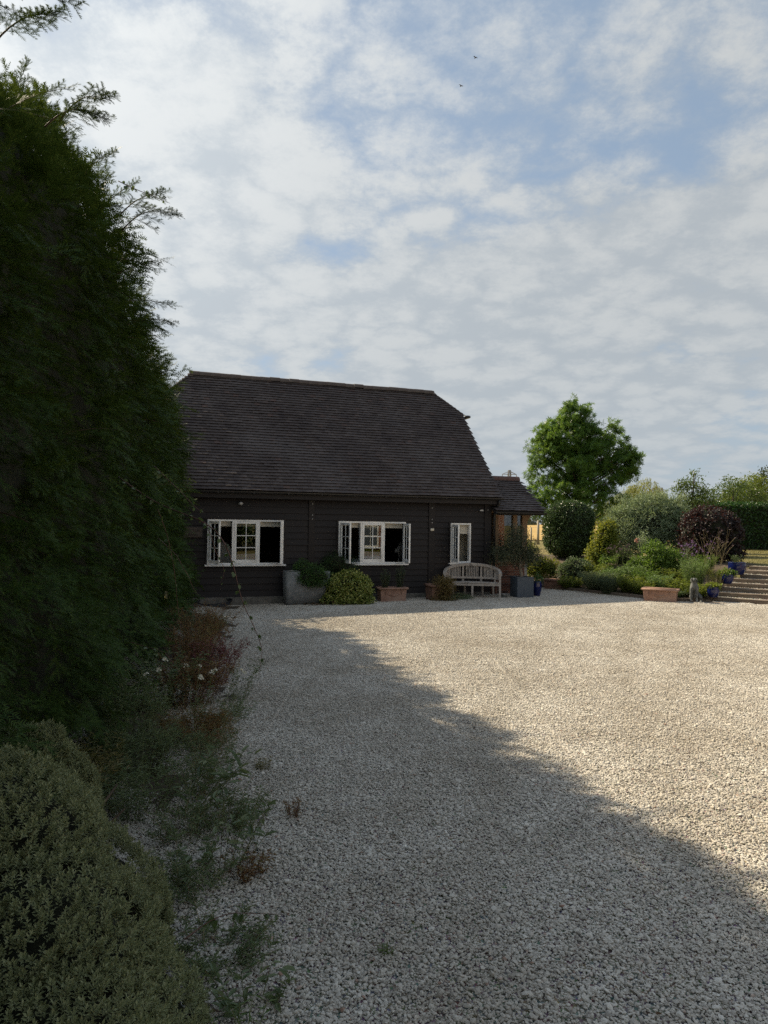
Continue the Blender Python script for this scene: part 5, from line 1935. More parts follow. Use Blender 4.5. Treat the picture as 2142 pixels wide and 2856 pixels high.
    for k in range(46):
        y = r.uniform(3.2, 16.8)
        top = r.random() < 0.45
        zt = float(hedge_top(y))
        if top:
            p0 = A([face_x(y) - r.uniform(0.3, 0.7), y, zt - r.uniform(0.1, 0.4)])
            p1 = p0 + A([r.uniform(0.15, 0.5), r.normal() * 0.2, r.uniform(0.1, 0.45)]) * 1.1
        else:
            z = r.uniform(0.35, 0.95) * zt
            p0 = A([face_x(y) - 0.15 - (0.4 if z > 0.85 * zt else 0), y, z])
            p1 = p0 + A([r.uniform(0.40, 0.65), r.normal() * 0.2 - 0.05, r.uniform(-0.18, 0.15)])
        branch(p0, p1, 0.05, 8, 1.0 if y > 7 else 0.8, 300 + k)


def cp_(px, py, y):
    """a point y metres ahead of the camera, by its direction"""
    v = R_ * ((px - 1071) / 1980) - U_ * ((py - 1428) / 1980) + F_
    return tuple(EYE + v * (y / v.y))


LEADERS = [
    ((-2.45, 6.5, 4.75), (-1.80, 6.2, 4.80), 0.10, 12, 1.1),
    ((-2.50, 6.6, 4.95), (-1.98, 6.4, 5.10), 0.05, 10, 1.0),
    ((-2.30, 4.9, 4.85), (-1.80, 4.6, 4.88), 0.08, 11, 1.0),
    ((-2.25, 4.6, 4.65), (-1.72, 4.4, 4.62), 0.08, 11, 1.0),
    ((-2.25, 4.0, 4.80), (-1.80, 3.9, 4.92), 0.06, 10, 0.9),
    ((-2.25, 3.4, 4.70), (-1.75, 3.35, 4.72), 0.06, 10, 0.9),
    ((-2.35, 2.85, 4.30), (-1.25, 2.65, 4.06), 0.10, 16, 0.85),
    ((-2.35, 2.95, 4.35), (-1.55, 2.8, 4.10), 0.08, 12, 0.8),
    ((-2.3, 2.7, 4.20), (-1.42, 2.6, 3.98), 0.06, 12, 0.7),
    ((-3.05, 7.8, 4.75), (-2.30, 7.3, 4.78), 0.05, 11, 1.1),
    ((-3.10, 8.3, 4.35), (-2.40, 7.9, 4.30), 0.05, 11, 1.1),
]
build_hedge()


# ------------------------------------------------------------------ hebe mounds in the foreground
def build_hebe(label, base, blobs, n, seed, scale=1.0):
    rng = np.random.default_rng(seed)
    t = thing('hebe_shrub', label, 'shrub', base, 0, 'hebe mounds')
    # shoot template: pairs of small blunt leaves up a short stem (along +z)
    C, T, N = [], [], []
    for k in range(6):
        z = 0.002 + 0.0058 * k
        a0 = (k % 2) * math.pi / 2 + rng.normal() * 0.15
        tilt = 0.15 + 0.95 * k / 5
        for s in (0, 1):
            a = a0 + s * math.pi
            r = A([math.cos(a), math.sin(a), 0])
            C.append(r * 0.0015 + A([0, 0, z]))
            T.append(r * math.cos(tilt) + A([0, 0, math.sin(tilt)]))
            N.append(-r * math.sin(tilt) + A([0, 0, math.cos(tilt)]))
    tv, tl_, tcn = leaf_arrays(A(C), A(T), A(N), 0.019, 0.0085, 0.2, 0.05)
    B = A(blobs)
    w = B[:, 3] * B[:, 4]
    idx = rng.choice(len(B), n, p=w / w.sum())
    d = rdir(rng, n)
    d[:, 2] = np.abs(d[:, 2]) * 1.0 - 0.25
    d = unit(d)
    P = B[idx, :3] + d * B[idx, 3:6]
    # drop shoots buried inside a neighbouring lump; leave a few bare hollows
    keep = P[:, 2] > 0.0
    for b in B:
        q = ((P - b[:3]) / b[3:6])
        keep &= (q ** 2).sum(1) > 0.90
    hol = np.sin(P[:, 0] * 11 + 1.3) * np.sin(P[:, 1] * 9.0) * np.sin(P[:, 2] * 12 + 0.5)
    keep &= (hol < (0.5 if n > 9000 else 2.0))
    keep &= d[:, 1] < 0.75
    P, d = P[keep], d[keep]
    lump = 0.012 * np.sin(P[:, 0] * 38) * np.sin(P[:, 1] * 41) + rng.uniform(-0.022, 0.016, len(P))
    P = P + d * lump[:, None]
    D = unit(d * 0.75 + A([0, 0, 0.65]) + rng.normal(size=P.shape) * 0.28)
    X = unit(np.cross(D, rdir(rng, len(P))))
    Y = np.cross(D, X)
    V, L, C_ = replicate(tv, tl_, tcn, P, X, Y, D, rng.uniform(0.8, 1.3, len(P)) * scale)
    ob('foliage', rmesh('foliage', V, L, C_, MT['hebe']), t)
    ob('shade_core', blob_mesh('shade_core', blobs, MT['core'], 0.90, 0.02, seed, 3), t)
    for k in range(7):
        a = k * 0.9
        MB().tube([(0, 0, -0.05), (0.25 * math.cos(a), 0.25 * math.sin(a), 0.2), (0.5 * math.cos(a), 0.5 * math.sin(a), 0.45)], [0.02, 0.014, 0.006], 6).build('stem', MT['twig'], t, True)


build_hebe('large grey-green hebe mound filling the bottom left corner of the photo', (-1.55, 2.75, -0.07), [
    (-0.25, 0.35, 0.42, 0.62, 0.60, 0.68), (0.10, 0.05, 0.22, 0.58, 0.60, 0.60), (0.32, -0.28, 0.10, 0.50, 0.52, 0.50), (-0.35, -0.25, 0.35, 0.62, 0.60, 0.60),
    (0.05, 0.55, 0.20, 0.50, 0.42, 0.52), (0.42, 0.10, 0.02, 0.42, 0.42, 0.42), (-0.75, 0.35, 0.45, 0.5, 0.5, 0.62)], 36000, 31)
build_hebe('small grey-green hebe sprig mound behind the big one against the yew', (-2.02, 4.25, -0.08), [
    (-0.02, 0.0, 0.70, 0.17, 0.16, 0.20), (0.13, 0.0, 0.52, 0.17, 0.17, 0.22), (-0.2, 0.05, 0.56, 0.24, 0.22, 0.30), (0.08, 0.05, 0.3, 0.22, 0.2, 0.32)], 5000, 33, 1.1)


# ------------------------------------------------------------------ loose herbs: stems, leaves, flowers
def herb(name, label, base, nst, H, spread, leaf, lsize, lw, per, group=None, stem='stem_green', flower=None, fsize=0.02, fn=1, sr=0.003, lean=(0, 0), seed=1, fromz=0.1, branch=0, bare=0.0, cat='plant', hvar=0.3, oval=False):
    rng = np.random.default_rng(seed)
    t = thing(name, label, cat, base, 0, group)
    sm, LP, LT, LN, FP = MB(), [], [], [], []
    for i in range(nst):
        a, r = rng.uniform(0, 6.283), spread * math.sqrt(rng.uniform())
        h = H * rng.uniform(1 - hvar, 1.0)
        foot = A([math.cos(a) * r * 0.35, math.sin(a) * r * 0.35, -0.04])
        tip = A([math.cos(a) * r + lean[0] * h, math.sin(a) * r + lean[1] * h, h])
        mid = foot * 0.5 + tip * 0.5 + rng.normal(size=3) * 0.04 * H + A([0, 0, 0.08 * h])
        s = np.linspace(0, 1, 6)[:, None]
        pts = foot * (1 - s) ** 2 + 2 * mid * s * (1 - s) + tip * s ** 2
        sm.tube([tuple(p) for p in pts], [sr * (1 - 0.12 * k) for k in range(6)], 3, False)
        lines = [pts]
        for b in range(branch):
            f = rng.uniform(0.45, 0.85)
            p0 = pts[int(f * 5)]
            ba = rng.uniform(0, 6.28)
            p1 = p0 + A([math.cos(ba) * 0.16 * H, math.sin(ba) * 0.16 * H, (1 - f) * h * rng.uniform(0.7, 1.1)])
            q = np.linspace(0, 1, 4)[:, None]
            bp = p0 * (1 - q) + p1 * q
            sm.tube([tuple(p) for p in bp], sr * 0.6, 3, False)
            lines.append(bp)
        for ln in lines:
            k = max(1, int(per / len(lines)) if len(lines) > 1 else per)
            f = rng.uniform(fromz, 1.0 - bare, k)
            x = f * (len(ln) - 1)
            i0 = np.clip(x.astype(int), 0, len(ln) - 2)
            p = ln[i0] + (ln[i0 + 1] - ln[i0]) * (x - i0)[:, None]
            LP.append(p)
            az = rng.uniform(0, 6.283, k)
            LT.append(np.stack([np.cos(az), np.sin(az), rng.uniform(-0.2, 0.9, k)], 1))
            LN.append(np.stack([-np.cos(az) * 0.4, -np.sin(az) * 0.4, np.ones(k)], 1) + rng.normal(size=(k, 3)) * 0.3)
            if flower:
                FP.append(ln[-1])
    sm.build('stems', MT[stem], t)
    P, T, N = np.concatenate(LP), np.concatenate(LT), np.concatenate(LN)
    sz = rng.uniform(0.6, 1.2, len(P))
    ob('foliage', rmesh('foliage', *leaf_arrays(P, T, N, lsize * sz, lw * sz, oval=oval, droop=0.15), MT[leaf]), t)
    if flower:
        k = 5 * max(fn, 1)
        c = rng.normal(size=(k, 3)) * fsize * A([0.5, 0.5, 0.3])
        fm = rmesh('flower_head', *leaf_arrays(c, rdir(rng, k), rdir(rng, k) + A([0, 0, 1]), fsize, fsize * 0.9), MT[flower])
        for p in FP:
            o = ob('flower_head', fm, t, tuple(p), (rng.normal() * 0.3, rng.normal() * 0.3, rng.uniform(0, 6.28)))
            o.scale = [rng.uniform(0.7, 1.25)] * 3
    return t


def gp(x, y):
    return (x, y, float(gplane(x, y)))


def tp(x, y, dz=0.0):
    return (x, y, tz(x, y) + dz)


# border under the hedge
G1 = 'weeds and flowers in the border under the hedge'
herb('rusty_spurge', 'rust brown feathery plant at far end of hedge border', gp(-2.85, 11.2), 90, 0.92, 0.62, 'rust', 0.045, 0.014, 40, G1, 'stem_red', seed=1, branch=1, lean=(0.10, -0.02), sr=0.002)
herb('rusty_spurge', 'rust and olive plant spilling over gravel in front of the crimson one', gp(-2.25, 8.35), 100, 0.60, 0.55, 'rust', 0.045, 0.014, 40, G1, 'stem_red', seed=2, branch=1, lean=(0.12, -0.03), sr=0.002)
herb('rusty_spurge', 'russet plant between crimson one and the yew', gp(-2.60, 9.7), 80, 0.80, 0.50, 'rust', 0.042, 0.013, 40, G1, 'stem_red', seed=21, branch=1, lean=(0.10, -0.02), sr=0.002)
herb('crimson_plant', 'crimson red leaved plant in the hedge border', gp(-2.22, 9.4), 70, 0.66, 0.42, 'crimson', 0.036, 0.017, 34, G1, 'stem_red', seed=3, branch=1, lean=(0.12, -0.02), sr=0.002)
herb('fleabane_weed', 'dark green spiky weed standing at the gravel edge beside crimson plant', gp(-1.72, 8.6), 9, 0.52, 0.20, 'weed', 0.07, 0.009, 30, G1, seed=4, lean=(0.22, 0), sr=0.002)
herb('fleabane_weed', 'low dark green weed sprawling right onto gravel below the spiky one', gp(-1.62, 7.8), 10, 0.22, 0.26, 'weed', 0.06, 0.009, 22, G1, seed=5, lean=(0.45, 0), sr=0.002)
herb('valerian', 'grey-green valerian without flowers against the yew', gp(-2.55, 8.2), 50, 0.68, 0.55, 'weed', 0.065, 0.022, 24, G1, seed=6)
herb('valerian', 'flowering valerian with cream heads next to the olive brown weeds', gp(-1.98, 7.45), 9, 0.68, 0.55, 'weed', 0.05, 0.018, 14, G1, flower='petal_white', fsize=0.022, fn=4, seed=7)
herb('grey_weed', 'grey-green tangled weeds at the foot of the yew', gp(-2.40, 6.75), 90, 0.66, 0.55, 'weed', 0.055, 0.009, 34, G1, seed=8, branch=1, sr=0.002)
herb('grey_weed', 'green tangled weeds beside the small hebe', gp(-2.05, 6.1), 90, 0.46, 0.55, 'weed', 0.055, 0.008, 34, G1, seed=9, branch=1, sr=0.002)
herb('grey_weed', 'grey-green weeds between hebe mound and gravel', gp(-1.80, 5.25), 60, 0.40, 0.48, 'weed', 0.06, 0.010, 26, G1, seed=10, branch=1, sr=0.002)
herb('grey_weed', 'dull green weeds low along the middle of the border', gp(-1.88, 6.95), 80, 0.36, 0.46, 'rust', 0.045, 0.008, 30, G1, seed=22, branch=1, sr=0.002)
herb('grey_weed', 'dark weeds tucked under the yew above the small hebe', gp(-2.25, 5.35), 70, 0.5, 0.45, 'weedolive', 0.06, 0.010, 28, G1, seed=23, branch=1, sr=0.002)
herb('grey_weed', 'grey-green weeds at the far corner of the hedge by the barn', gp(-3.35, 13.0), 70, 0.5, 0.6, 'weed', 0.06, 0.02, 26, G1, seed=24, branch=1, sr=0.002)
G5 = 'wispy weeds along the gravel edge'
for i, (x, y, h, lf, lab) in enumerate((
        (-1.30, 4.85, 0.30, 'weed', 'wispy green weeds right beside the hebe mound'),
        (-1.45, 5.6, 0.36, 'weed', 'wispy grey-green weeds left of the leaning dock'),
        (-1.52, 6.25, 0.36, 'weed', 'wispy green weeds at gravel edge below the rust plants'),
        (-1.62, 6.75, 0.34, 'rust', 'wispy rust tinted weeds spreading onto gravel'),
        (-1.70, 7.35, 0.40, 'weed', 'wispy grey-green weeds right of the cream flowers'),
        (-1.15, 4.15, 0.22, 'weed', 'low green weeds between hebe and branching weed'),
        (-1.05, 5.05, 0.26, 'weed', 'thin scattered weeds behind the branching weed'),
        (-3.05, 12.2, 0.70, 'rust', 'russet wisps at the hedge corner nearest the barn'),
        (-0.78, 3.55, 0.16, 'weed', 'sparse low weeds along the lower hebe edge'),
        (-2.75, 10.4, 0.75, 'weedolive', 'olive wisps between the russet plants and yew'))):
    herb('wispy_weed', lab, gp(x, y), 46, h, 0.36, lf, 0.05, 0.008, 24, G5, 'stem_dry', seed=200 + i, sr=0.0016, branch=1, hvar=0.6, lean=(0.12, 0))
herb('dock_weed', 'broad leaved green weed leaning over gravel above the hebe', gp(-1.40, 5.15), 11, 0.52, 0.28, 'weed', 0.12, 0.034, 8, G1, seed=11, lean=(0.72, 0.1), oval=True)
herb('dock_weed', 'branching weed with oval leaves standing in the gravel', gp(-0.92, 4.45), 9, 0.46, 0.28, 'weed', 0.085, 0.030, 8, G1, seed=12, lean=(0.35, 0.05), branch=2, oval=True)
herb('dock_weed', 'dark green jagged weed beside the hebe mound', gp(-1.14, 4.40), 10, 0.20, 0.26, 'weed', 0.075, 0.028, 7, G1, seed=13, oval=True)
herb('red_weed', 'small rusty weed on gravel by the branching weed', gp(-0.80, 4.30), 20, 0.14, 0.2, 'rust', 0.035, 0.012, 16, G1, 'stem_red', seed=14)
herb('dock_weed', 'leafy green weed in gravel at the bottom beside hebe', gp(-0.55, 3.15), 9, 0.20, 0.22, 'weed', 0.06, 0.026, 10, G1, seed=15, oval=True)
herb('grey_weed', 'fine green seedlings at the bottom edge by the hebe', gp(-0.55, 2.85), 26, 0.16, 0.22, 'feather', 0.045, 0.007, 16, G1, seed=16)
herb('gravel_weed', 'tiny green tuft growing in the open gravel near the bottom', gp(0.04, 3.55), 12, 0.05, 0.05, 'feather', 0.025, 0.005, 8, G1, seed=17)
herb('gravel_weed', 'small olive tuft in gravel below the crimson plant', gp(-1.02, 6.2), 14, 0.10, 0.08, 'weedolive', 0.04, 0.007, 10, G1, seed=18)
herb('gravel_weed', 'rust coloured tuft in gravel right of the dock', gp(-0.62, 5.2), 14, 0.16, 0.10, 'rust', 0.03, 0.008, 12, G1, 'stem_red', seed=19)

# fallen twigs and leaves on the gravel
fl_rng = np.random.default_rng(8)
NF = 320
P = np.stack([fl_rng.uniform(-1.8, 5.5, NF), 2.5 + 12 * fl_rng.uniform(0, 1, NF) ** 1.5, np.zeros(NF)], 1)
P[:, 2] = gplane(P[:, 0], P[:, 1]) + 0.022
stuff(ob('fallen_leaves', rmesh('fallen_leaves', *leaf_arrays(P, fl_rng.normal(size=(NF, 3)) * A([1, 1, 0.15]), fl_rng.normal(size=(NF, 3)) * 0.25 + A([0, 0, 1]), fl_rng.uniform(0.012, 0.032, NF), fl_rng.uniform(0.006, 0.014, NF), oval=True), MT['litter'])), 'scattered brown leaf fragments on the gravel')
q = BL(-5.4, -0.75)
P = np.stack([q.x + fl_rng.normal(size=60) * 0.35, q.y + fl_rng.normal(size=60) * 0.10, np.zeros(60)], 1)
P[:, 2] = gplane(P[:, 0], P[:, 1]) + fl_rng.uniform(0.015, 0.05, 60)
stuff(ob('leaf_litter', rmesh('leaf_litter', *leaf_arrays(P, fl_rng.normal(size=(60, 3)) * A([1, 1, 0.4]), fl_rng.normal(size=(60, 3)) * 0.5 + A([0, 0, 1]), 0.075, 0.035, oval=True), MT['litter'])), 'dry brown leaves drifted against the concrete trough')


# ------------------------------------------------------------------ brambles hanging out of the hedge
def leaflet_mesh():
    V, Fc = [], []
    n = 7
    for i in range(n):
        s = i / (n - 1)
        w = 0.36 * math.sin(math.pi * min(1, 0.06 + s * 0.94) ** 0.85) * (1.0 if i not in (0, n - 1) else 0.05)
        z = 0.06 * math.sin(s * 3) - 0.10 * s * s
        V += [(s, -w, z + 0.07), (s, 0, z), (s, w, z + 0.07)]
    for i in range(n - 1):
        a = i * 3
        Fc += [(a, a + 3, a + 4, a + 1), (a + 1, a + 4, a + 5, a + 2)]
    return MB().add(V, Fc).mesh('leaf', MT['bramble'], True)


LEAFLET = leaflet_mesh()


def bramble(label, pts, r0, spacing, size, seed, tri=True):
    rng = np.random.default_rng(seed)
    pts = A(pts)
    t = thing('bramble', label, 'bramble', tuple(pts[0]), 0, 'bramble stems hanging out of the hedge')
    loc = pts - pts[0]
    # smooth the path
    s = np.linspace(0, len(loc) - 1, len(loc) * 4)
    sm = np.stack([np.interp(s, np.arange(len(loc)), loc[:, k]) for k in range(3)], 1)
    for _ in range(3):
        sm[1:-1] = 0.25 * sm[:-2] + 0.5 * sm[1:-1] + 0.25 * sm[2:]
    MB().tube([tuple(p) for p in sm], [r0 * (1 - 0.75 * k / len(sm)) for k in range(len(sm))], 5).build('stem', MT['stem_red'], t, True)
    seg = np.linalg.norm(np.diff(sm, axis=0), axis=1)
    L = np.concatenate([[0], np.cumsum(seg)])
    d = spacing
    side = 1
    while d < L[-1]:
        p = A([np.interp(d, L, sm[:, k]) for k in range(3)])
        i = min(np.searchsorted(L, d), len(sm) - 2)
        T = unit(sm[i + 1] - sm[i - 1])
        az = rng.uniform(-0.6, 0.6) + (0.3 if side > 0 else math.pi - 0.3)
        out = unit(A([math.cos(az), -0.5 + rng.normal() * 0.4, -0.25 + rng.normal() * 0.3]) + T * 0.4)
        k = 1 - 0.55 * d / L[-1]
        for j, da in enumerate((0.0, 0.85, -0.85) if tri else (0.0,)):
            if rng.random() < 0.18:
                continue
            v = Vector(out)
            v.rotate(Euler((0, da, da * 0.3)))
            rot = v.to_track_quat('X', 'Z').to_euler()
            rot.x += rng.normal() * 0.7
            o = ob('leaf', LEAFLET, t, tuple(p + out * 0.012), rot)
            z = size * k * rng.uniform(0.7, 1.15)
            o.scale = (z, z, z)
        side = -side
        d += spacing * rng.uniform(0.7, 1.4)


bramble('long bramble stem arching down in front of the first barn window', [cp_(*q) for q in ((330, 1330, 7.0), (420, 1395, 6.6), (497, 1428, 6.2), (555, 1448, 6.0), (600, 1478, 6.0), (625, 1512, 5.9), (642, 1550, 5.9), (655, 1592, 5.9), (665, 1640, 5.9), (680, 1690, 5.9), (705, 1740, 5.9), (722, 1780, 5.9), (732, 1815, 5.9), (728, 1850, 5.9), (722, 1885, 5.9))], 0.0065, 0.085, 0.068, 1)
bramble('leafy bramble shoot by the barn eaves at the edge of yew', [cp_(*q) for q in ((430, 1300, 7.2), (470, 1340, 6.9), (505, 1372, 6.7), (530, 1400, 6.6), (552, 1420, 6.6), (570, 1432, 6.6))], 0.005, 0.06, 0.068, 2)
bramble('thin bramble tip dangling over the black wall below the name board', [cp_(*q) for q in ((440, 1500, 7.2), (495, 1550, 6.9), (508, 1580, 6.8), (525, 1605, 6.8), (538, 1640, 6.8), (553, 1660, 6.8))], 0.004, 0.07, 0.032, 3)
bramble('thin bramble side shoot hanging in front of the first window', [cp_(*q) for q in ((570, 1455, 6.05), (592, 1500, 6.0), (600, 1540, 6.0), (622, 1575, 6.0), (626, 1600, 6.0), (614, 1630, 6.0))], 0.0035, 0.06, 0.030, 4)
bramble('bramble sprig sticking out high against the sky', [cp_(*q) for q in ((330, 505, 6.3), (372, 525, 6.2), (408, 540, 6.15), (440, 552, 6.1), (474, 567, 6.1))], 0.0045, 0.07, 0.045, 5)
bramble('pale bramble shoot low across the hedge face above the border', [cp_(*q) for q in ((360, 1790, 6.6), (410, 1805, 6.5), (455, 1815, 6.4), (480, 1845, 6.4), (498, 1870, 6.4), (510, 1882, 6.4))], 0.004, 0.06, 0.06, 6)
bramble('bramble runner lying over gravel beside the hebe', [cp_(*q) for q in ((515, 2620, 3.2), (580, 2570, 3.3), (640, 2545, 3.35), (720, 2548, 3.35), (790, 2550, 3.35))], 0.0035, 0.09, 0.05, 7)
bramble('bramble vine trailing down the hedge corner', [cp_(*q) for q in ((440, 1420, 7.4), (470, 1500, 7.4), (488, 1600, 7.4), (495, 1690, 7.4), (505, 1750, 7.3), (500, 1800, 7.2))], 0.004, 0.09, 0.045, 8)

# ------------------------------------------------------------------ plants by the barn wall
shrub('trough_plant', 'dark green feathery plant spilling over the front of concrete trough', 'plant', (-1.90, 18.60, 0.72), [(-0.1, 0, 0.06, 0.40, 0.28, 0.22), (0.18, -0.12, -0.05, 0.38, 0.26, 0.24), (-0.02, -0.18, -0.10, 0.34, 0.20, 0.20), (-0.2, 0.08, 0.16, 0.22, 0.2, 0.2)], 420, 14, 0.045, 0.075, 0.012, 'midgreen', core=0.72, stems=4, seed=41, spread=1.0, tipdown=0.6)
shrub('wall_shrub', 'dark fine leaved shrub between trough and the middle window', 'shrub', (-1.22, 19.12, -0.06), [(0, 0, 1.0, 0.42, 0.28, 0.32), (-0.28, 0, 0.85, 0.34, 0.25, 0.28), (0.28, 0.0, 0.88, 0.30, 0.25, 0.24), (0.0, 0, 0.55, 0.42, 0.28, 0.45)], 560, 13, 0.06, 0.065, 0.010, 'darkgreen', core=0.7, stems=5, seed=42, spread=1.0, tipdown=-0.3)
shrub('ivy_mound', 'rounded variegated yellow-green shrub on gravel beside the concrete trough', 'shrub', (-0.90, 18.72, -0.06), [(0.0, 0, 0.42, 0.54, 0.36, 0.46), (0.24, 0, 0.36, 0.36, 0.34, 0.44), (-0.22, 0, 0.35, 0.36, 0.34, 0.40), (-0.36, -0.05, 0.10, 0.38, 0.34, 0.18), (0.36, -0.02, 0.10, 0.30, 0.30, 0.2), (0.0, -0.05, 0.12, 0.52, 0.36, 0.22)], 1700, 9, 0.035, 0.052, 0.042, 'varieg', core=0.82, stems=3, seed=43, shell=0.06, zmin=0.0, oval=True)
for lab, dx, hh, sd in (('upright rosemary in the left half of terracotta trough', -0.20, 0.55, 44), ('taller bushy rosemary in the right half of terracotta trough', 0.24, 0.62, 45)):
    c, s_ = math.cos(YAW), math.sin(YAW)
    herb('rosemary', lab, (0.24 + dx * c, 19.30 + dx * s_, 0.30), 13, hh, 0.15, 'rosemary', 0.055, 0.011, 110, 'rosemary plants', 'twig', seed=sd, fromz=0.05, sr=0.004, hvar=0.5)
shrub('trailing_plant', 'browned leafy plant trailing over the terracotta trough by the bench', 'plant', (1.55, 19.42, 0.02), [(0.05, -0.05, 0.48, 0.30, 0.28, 0.12), (0.10, -0.20, 0.30, 0.26, 0.16, 0.26), (0.22, -0.1, 0.32, 0.2, 0.2, 0.30), (0.12, -0.22, 0.06, 0.38, 0.18, 0.10)], 330, 10, 0.055, 0.035, 0.026, 'brownleaf', stems=8, stem_mat='stem_red', stem_r=0.005, seed=46, spread=1.1)
shrub('trailing_plant', 'green low creeper at the foot of the terracotta trough by the bench', 'plant', (1.75, 19.35, 0.0), [(0.0, 0.0, 0.04, 0.45, 0.16, 0.07), (0.45, 0.35, 0.05, 0.3, 0.2, 0.08)], 150, 10, 0.05, 0.032, 0.026, 'greyshrub', seed=47)

# olive tree in the cube planter
ol = thing('olive_tree', 'small olive tree with open grey-green crown in the slate cube planter', 'tree', (3.92, 20.25, 0.50))
MB().tube([(0, 0, -0.05), (0.015, 0, 0.18), (-0.02, 0.01, 0.36), (-0.01, 0, 0.55)], [0.062, 0.05, 0.042, 0.04], 10).build('trunk', MT['bark_grey'], ol, True)
orng = np.random.default_rng(48)
bl_ol = [(-0.36, -0.05, 0.86, 0.50, 0.42, 0.36), (0.05, 0.0, 0.90, 0.50, 0.42, 0.34), (-0.05, 0.0, 1.15, 0.42, 0.38, 0.34), (-0.52, -0.1, 0.64, 0.40, 0.34, 0.28), (0.30, 0.05, 0.72, 0.34, 0.36, 0.26), (-0.2, 0, 1.38, 0.26, 0.26, 0.22), (0.15, 0, 0.56, 0.42, 0.36, 0.22)]
for k in range(11):
    b = bl_ol[k % 7]
    d = rdir(orng, 1)[0]
    MB().tube([(-0.01, 0, 0.50), (b[0] * 0.5, b[1] * 0.5, 0.5 + (b[2] - 0.5) * 0.6), (b[0] + d[0] * b[3] * 0.7, b[1] + d[1] * b[4] * 0.7, b[2] + d[2] * b[5] * 0.7)], [0.022, 0.013, 0.004], 6).build('limb', MT['bark_grey'], ol, True)
ob('crown', crown_mesh('crown', orng, bl_ol, 640, 13, 0.075, 0.066, 0.015, MT['olive'], shell=0.35, spread=1.2, tipdown=0.1), ol)

shrub('pot_plant', 'dark green plant growing in the tall blue pot', 'plant', (4.43, 20.45, 0.45), [(0, 0, 0.06, 0.15, 0.15, 0.11), (0.05, 0, 0.18, 0.06, 0.06, 0.1)], 60, 9, 0.03, 0.05, 0.02, 'midgreen', stems=4, stem_r=0.004, seed=49)
shrub('pot_plant', 'fresh green geranium leaves in the small blue pot', 'plant', (8.76, 18.86, 0.50), [(0, 0, 0.03, 0.15, 0.14, 0.07)], 46, 9, 0.028, 0.06, 0.045, 'lime', stems=4, stem_r=0.004, seed=50, oval=True)
shrub('pot_plant', 'fresh green leaves in the middle blue pot', 'plant', (9.50, 19.62, 0.78), [(0, 0, 0.04, 0.16, 0.14, 0.09)], 46, 9, 0.03, 0.065, 0.045, 'rose', stems=4, stem_r=0.004, seed=51, oval=True)
herb('pot_plant', 'sparse spiky grey plant in the large blue pot', (10.33, 20.75, 1.02), 26, 0.28, 0.2, 'greyshrub', 0.08, 0.014, 9, None, seed=52)

# ------------------------------------------------------------------ garden bed
tpz = tz(6.76, 26.0)
tdome = [(0, 0, 0.85, 0.90, 0.86, 0.85), (0, 0, 1.28, 0.87, 0.84, 0.78), (0, 0, 0.5, 0.86, 0.82, 0.5), (-0.32, -0.2, 1.42, 0.52, 0.52, 0.58), (0.32, -0.2, 1.42, 0.52, 0.52, 0.58), (0, 0.2, 1.42, 0.56, 0.52, 0.62)]
shrub('topiary_dome', 'clipped dark evergreen dome shrub beside the garden room', 'shrub', (6.77, 26.0, tpz), tdome, 3600, 9, 0.045, 0.062, 0.036, 'topiary', core=0.93, stems=3, seed=61, shell=0.035, oval=True, spread=0.75, up=0.1)
bb = [(0, 0, 1.25, 1.05, 0.9, 0.85), (-0.75, 0.1, 1.05, 0.75, 0.8, 0.70), (0.70, 0.05, 1.15, 0.80, 0.8, 0.75), (0.2, 0.1, 1.75, 0.80, 0.7, 0.45), (-0.45, 0.1, 1.60, 0.65, 0.6, 0.40), (0.95, 0.1, 1.65, 0.55, 0.6, 0.45), (0, -0.1, 0.6, 1.2, 0.8, 0.55)]
bud = shrub('silver_shrub', 'large loose silver-green shrub in the middle of the bed', 'shrub', tp(9.22, 25.0), bb, 1700, 12, 0.085, 0.125, 0.028, 'silver', core=0.62, stems=8, seed=62, spread=1.0, tipdown=-0.25, shell=0.16)
srng = np.random.default_rng(63)
m = MB()
LP, LT, LN = [], [], []
for k in range(240):   # upright wispy shoots over the crown
    b = bb[srng.integers(0, 6)]
    a = srng.uniform(0, 6.28)
    p0 = A([b[0] + math.cos(a) * b[3] * 0.8 * srng.uniform(), b[1] + math.sin(a) * b[4] * 0.8 * srng.uniform(), b[2] + b[5] * 0.75])
    p1 = p0 + A([math.cos(a) * 0.22, math.sin(a) * 0.1, srng.uniform(0.15, 0.38)])
    m.tube([tuple(p0), tuple((p0 + p1) / 2 + A([0, 0, 0.03])), tuple(p1)], [0.006, 0.005, 0.003], 3, False)
    f = srng.uniform(0, 1, 16)[:, None]
    LP.append(p0 + (p1 - p0) * f)
    LT.append(srng.normal(size=(16, 3)) + A([0, 0, 0.7]))
    LN.append(srng.normal(size=(16, 3)) + A([0, 0, 0.8]))
m.build('shoot_stems', MT['stem_green'], bud)
ob('shoots', rmesh('shoots', *leaf_arrays(np.concatenate(LP), np.concatenate(LT), np.concatenate(LN), 0.10, 0.02), MT['silver']), bud)
shrub('smoke_bush', 'dark purple leaved rounded smoke bush near the top of the steps', 'shrub', tp(10.75, 23.5), [(0, 0, 1.12, 0.82, 0.8, 0.74), (-0.42, 0, 1.0, 0.52, 0.65, 0.66), (0.5, 0, 1.0, 0.50, 0.65, 0.66), (-0.60, -0.2, 0.45, 0.46, 0.5, 0.42), (0.1, -0.1, 0.5, 0.7, 0.6, 0.45), (0.70, -0.25, 0.35, 0.32, 0.4, 0.28)], 1350, 10, 0.06, 0.075, 0.055, 'smoke', core=0.84, stems=5, seed=64, oval=True, shell=0.10)
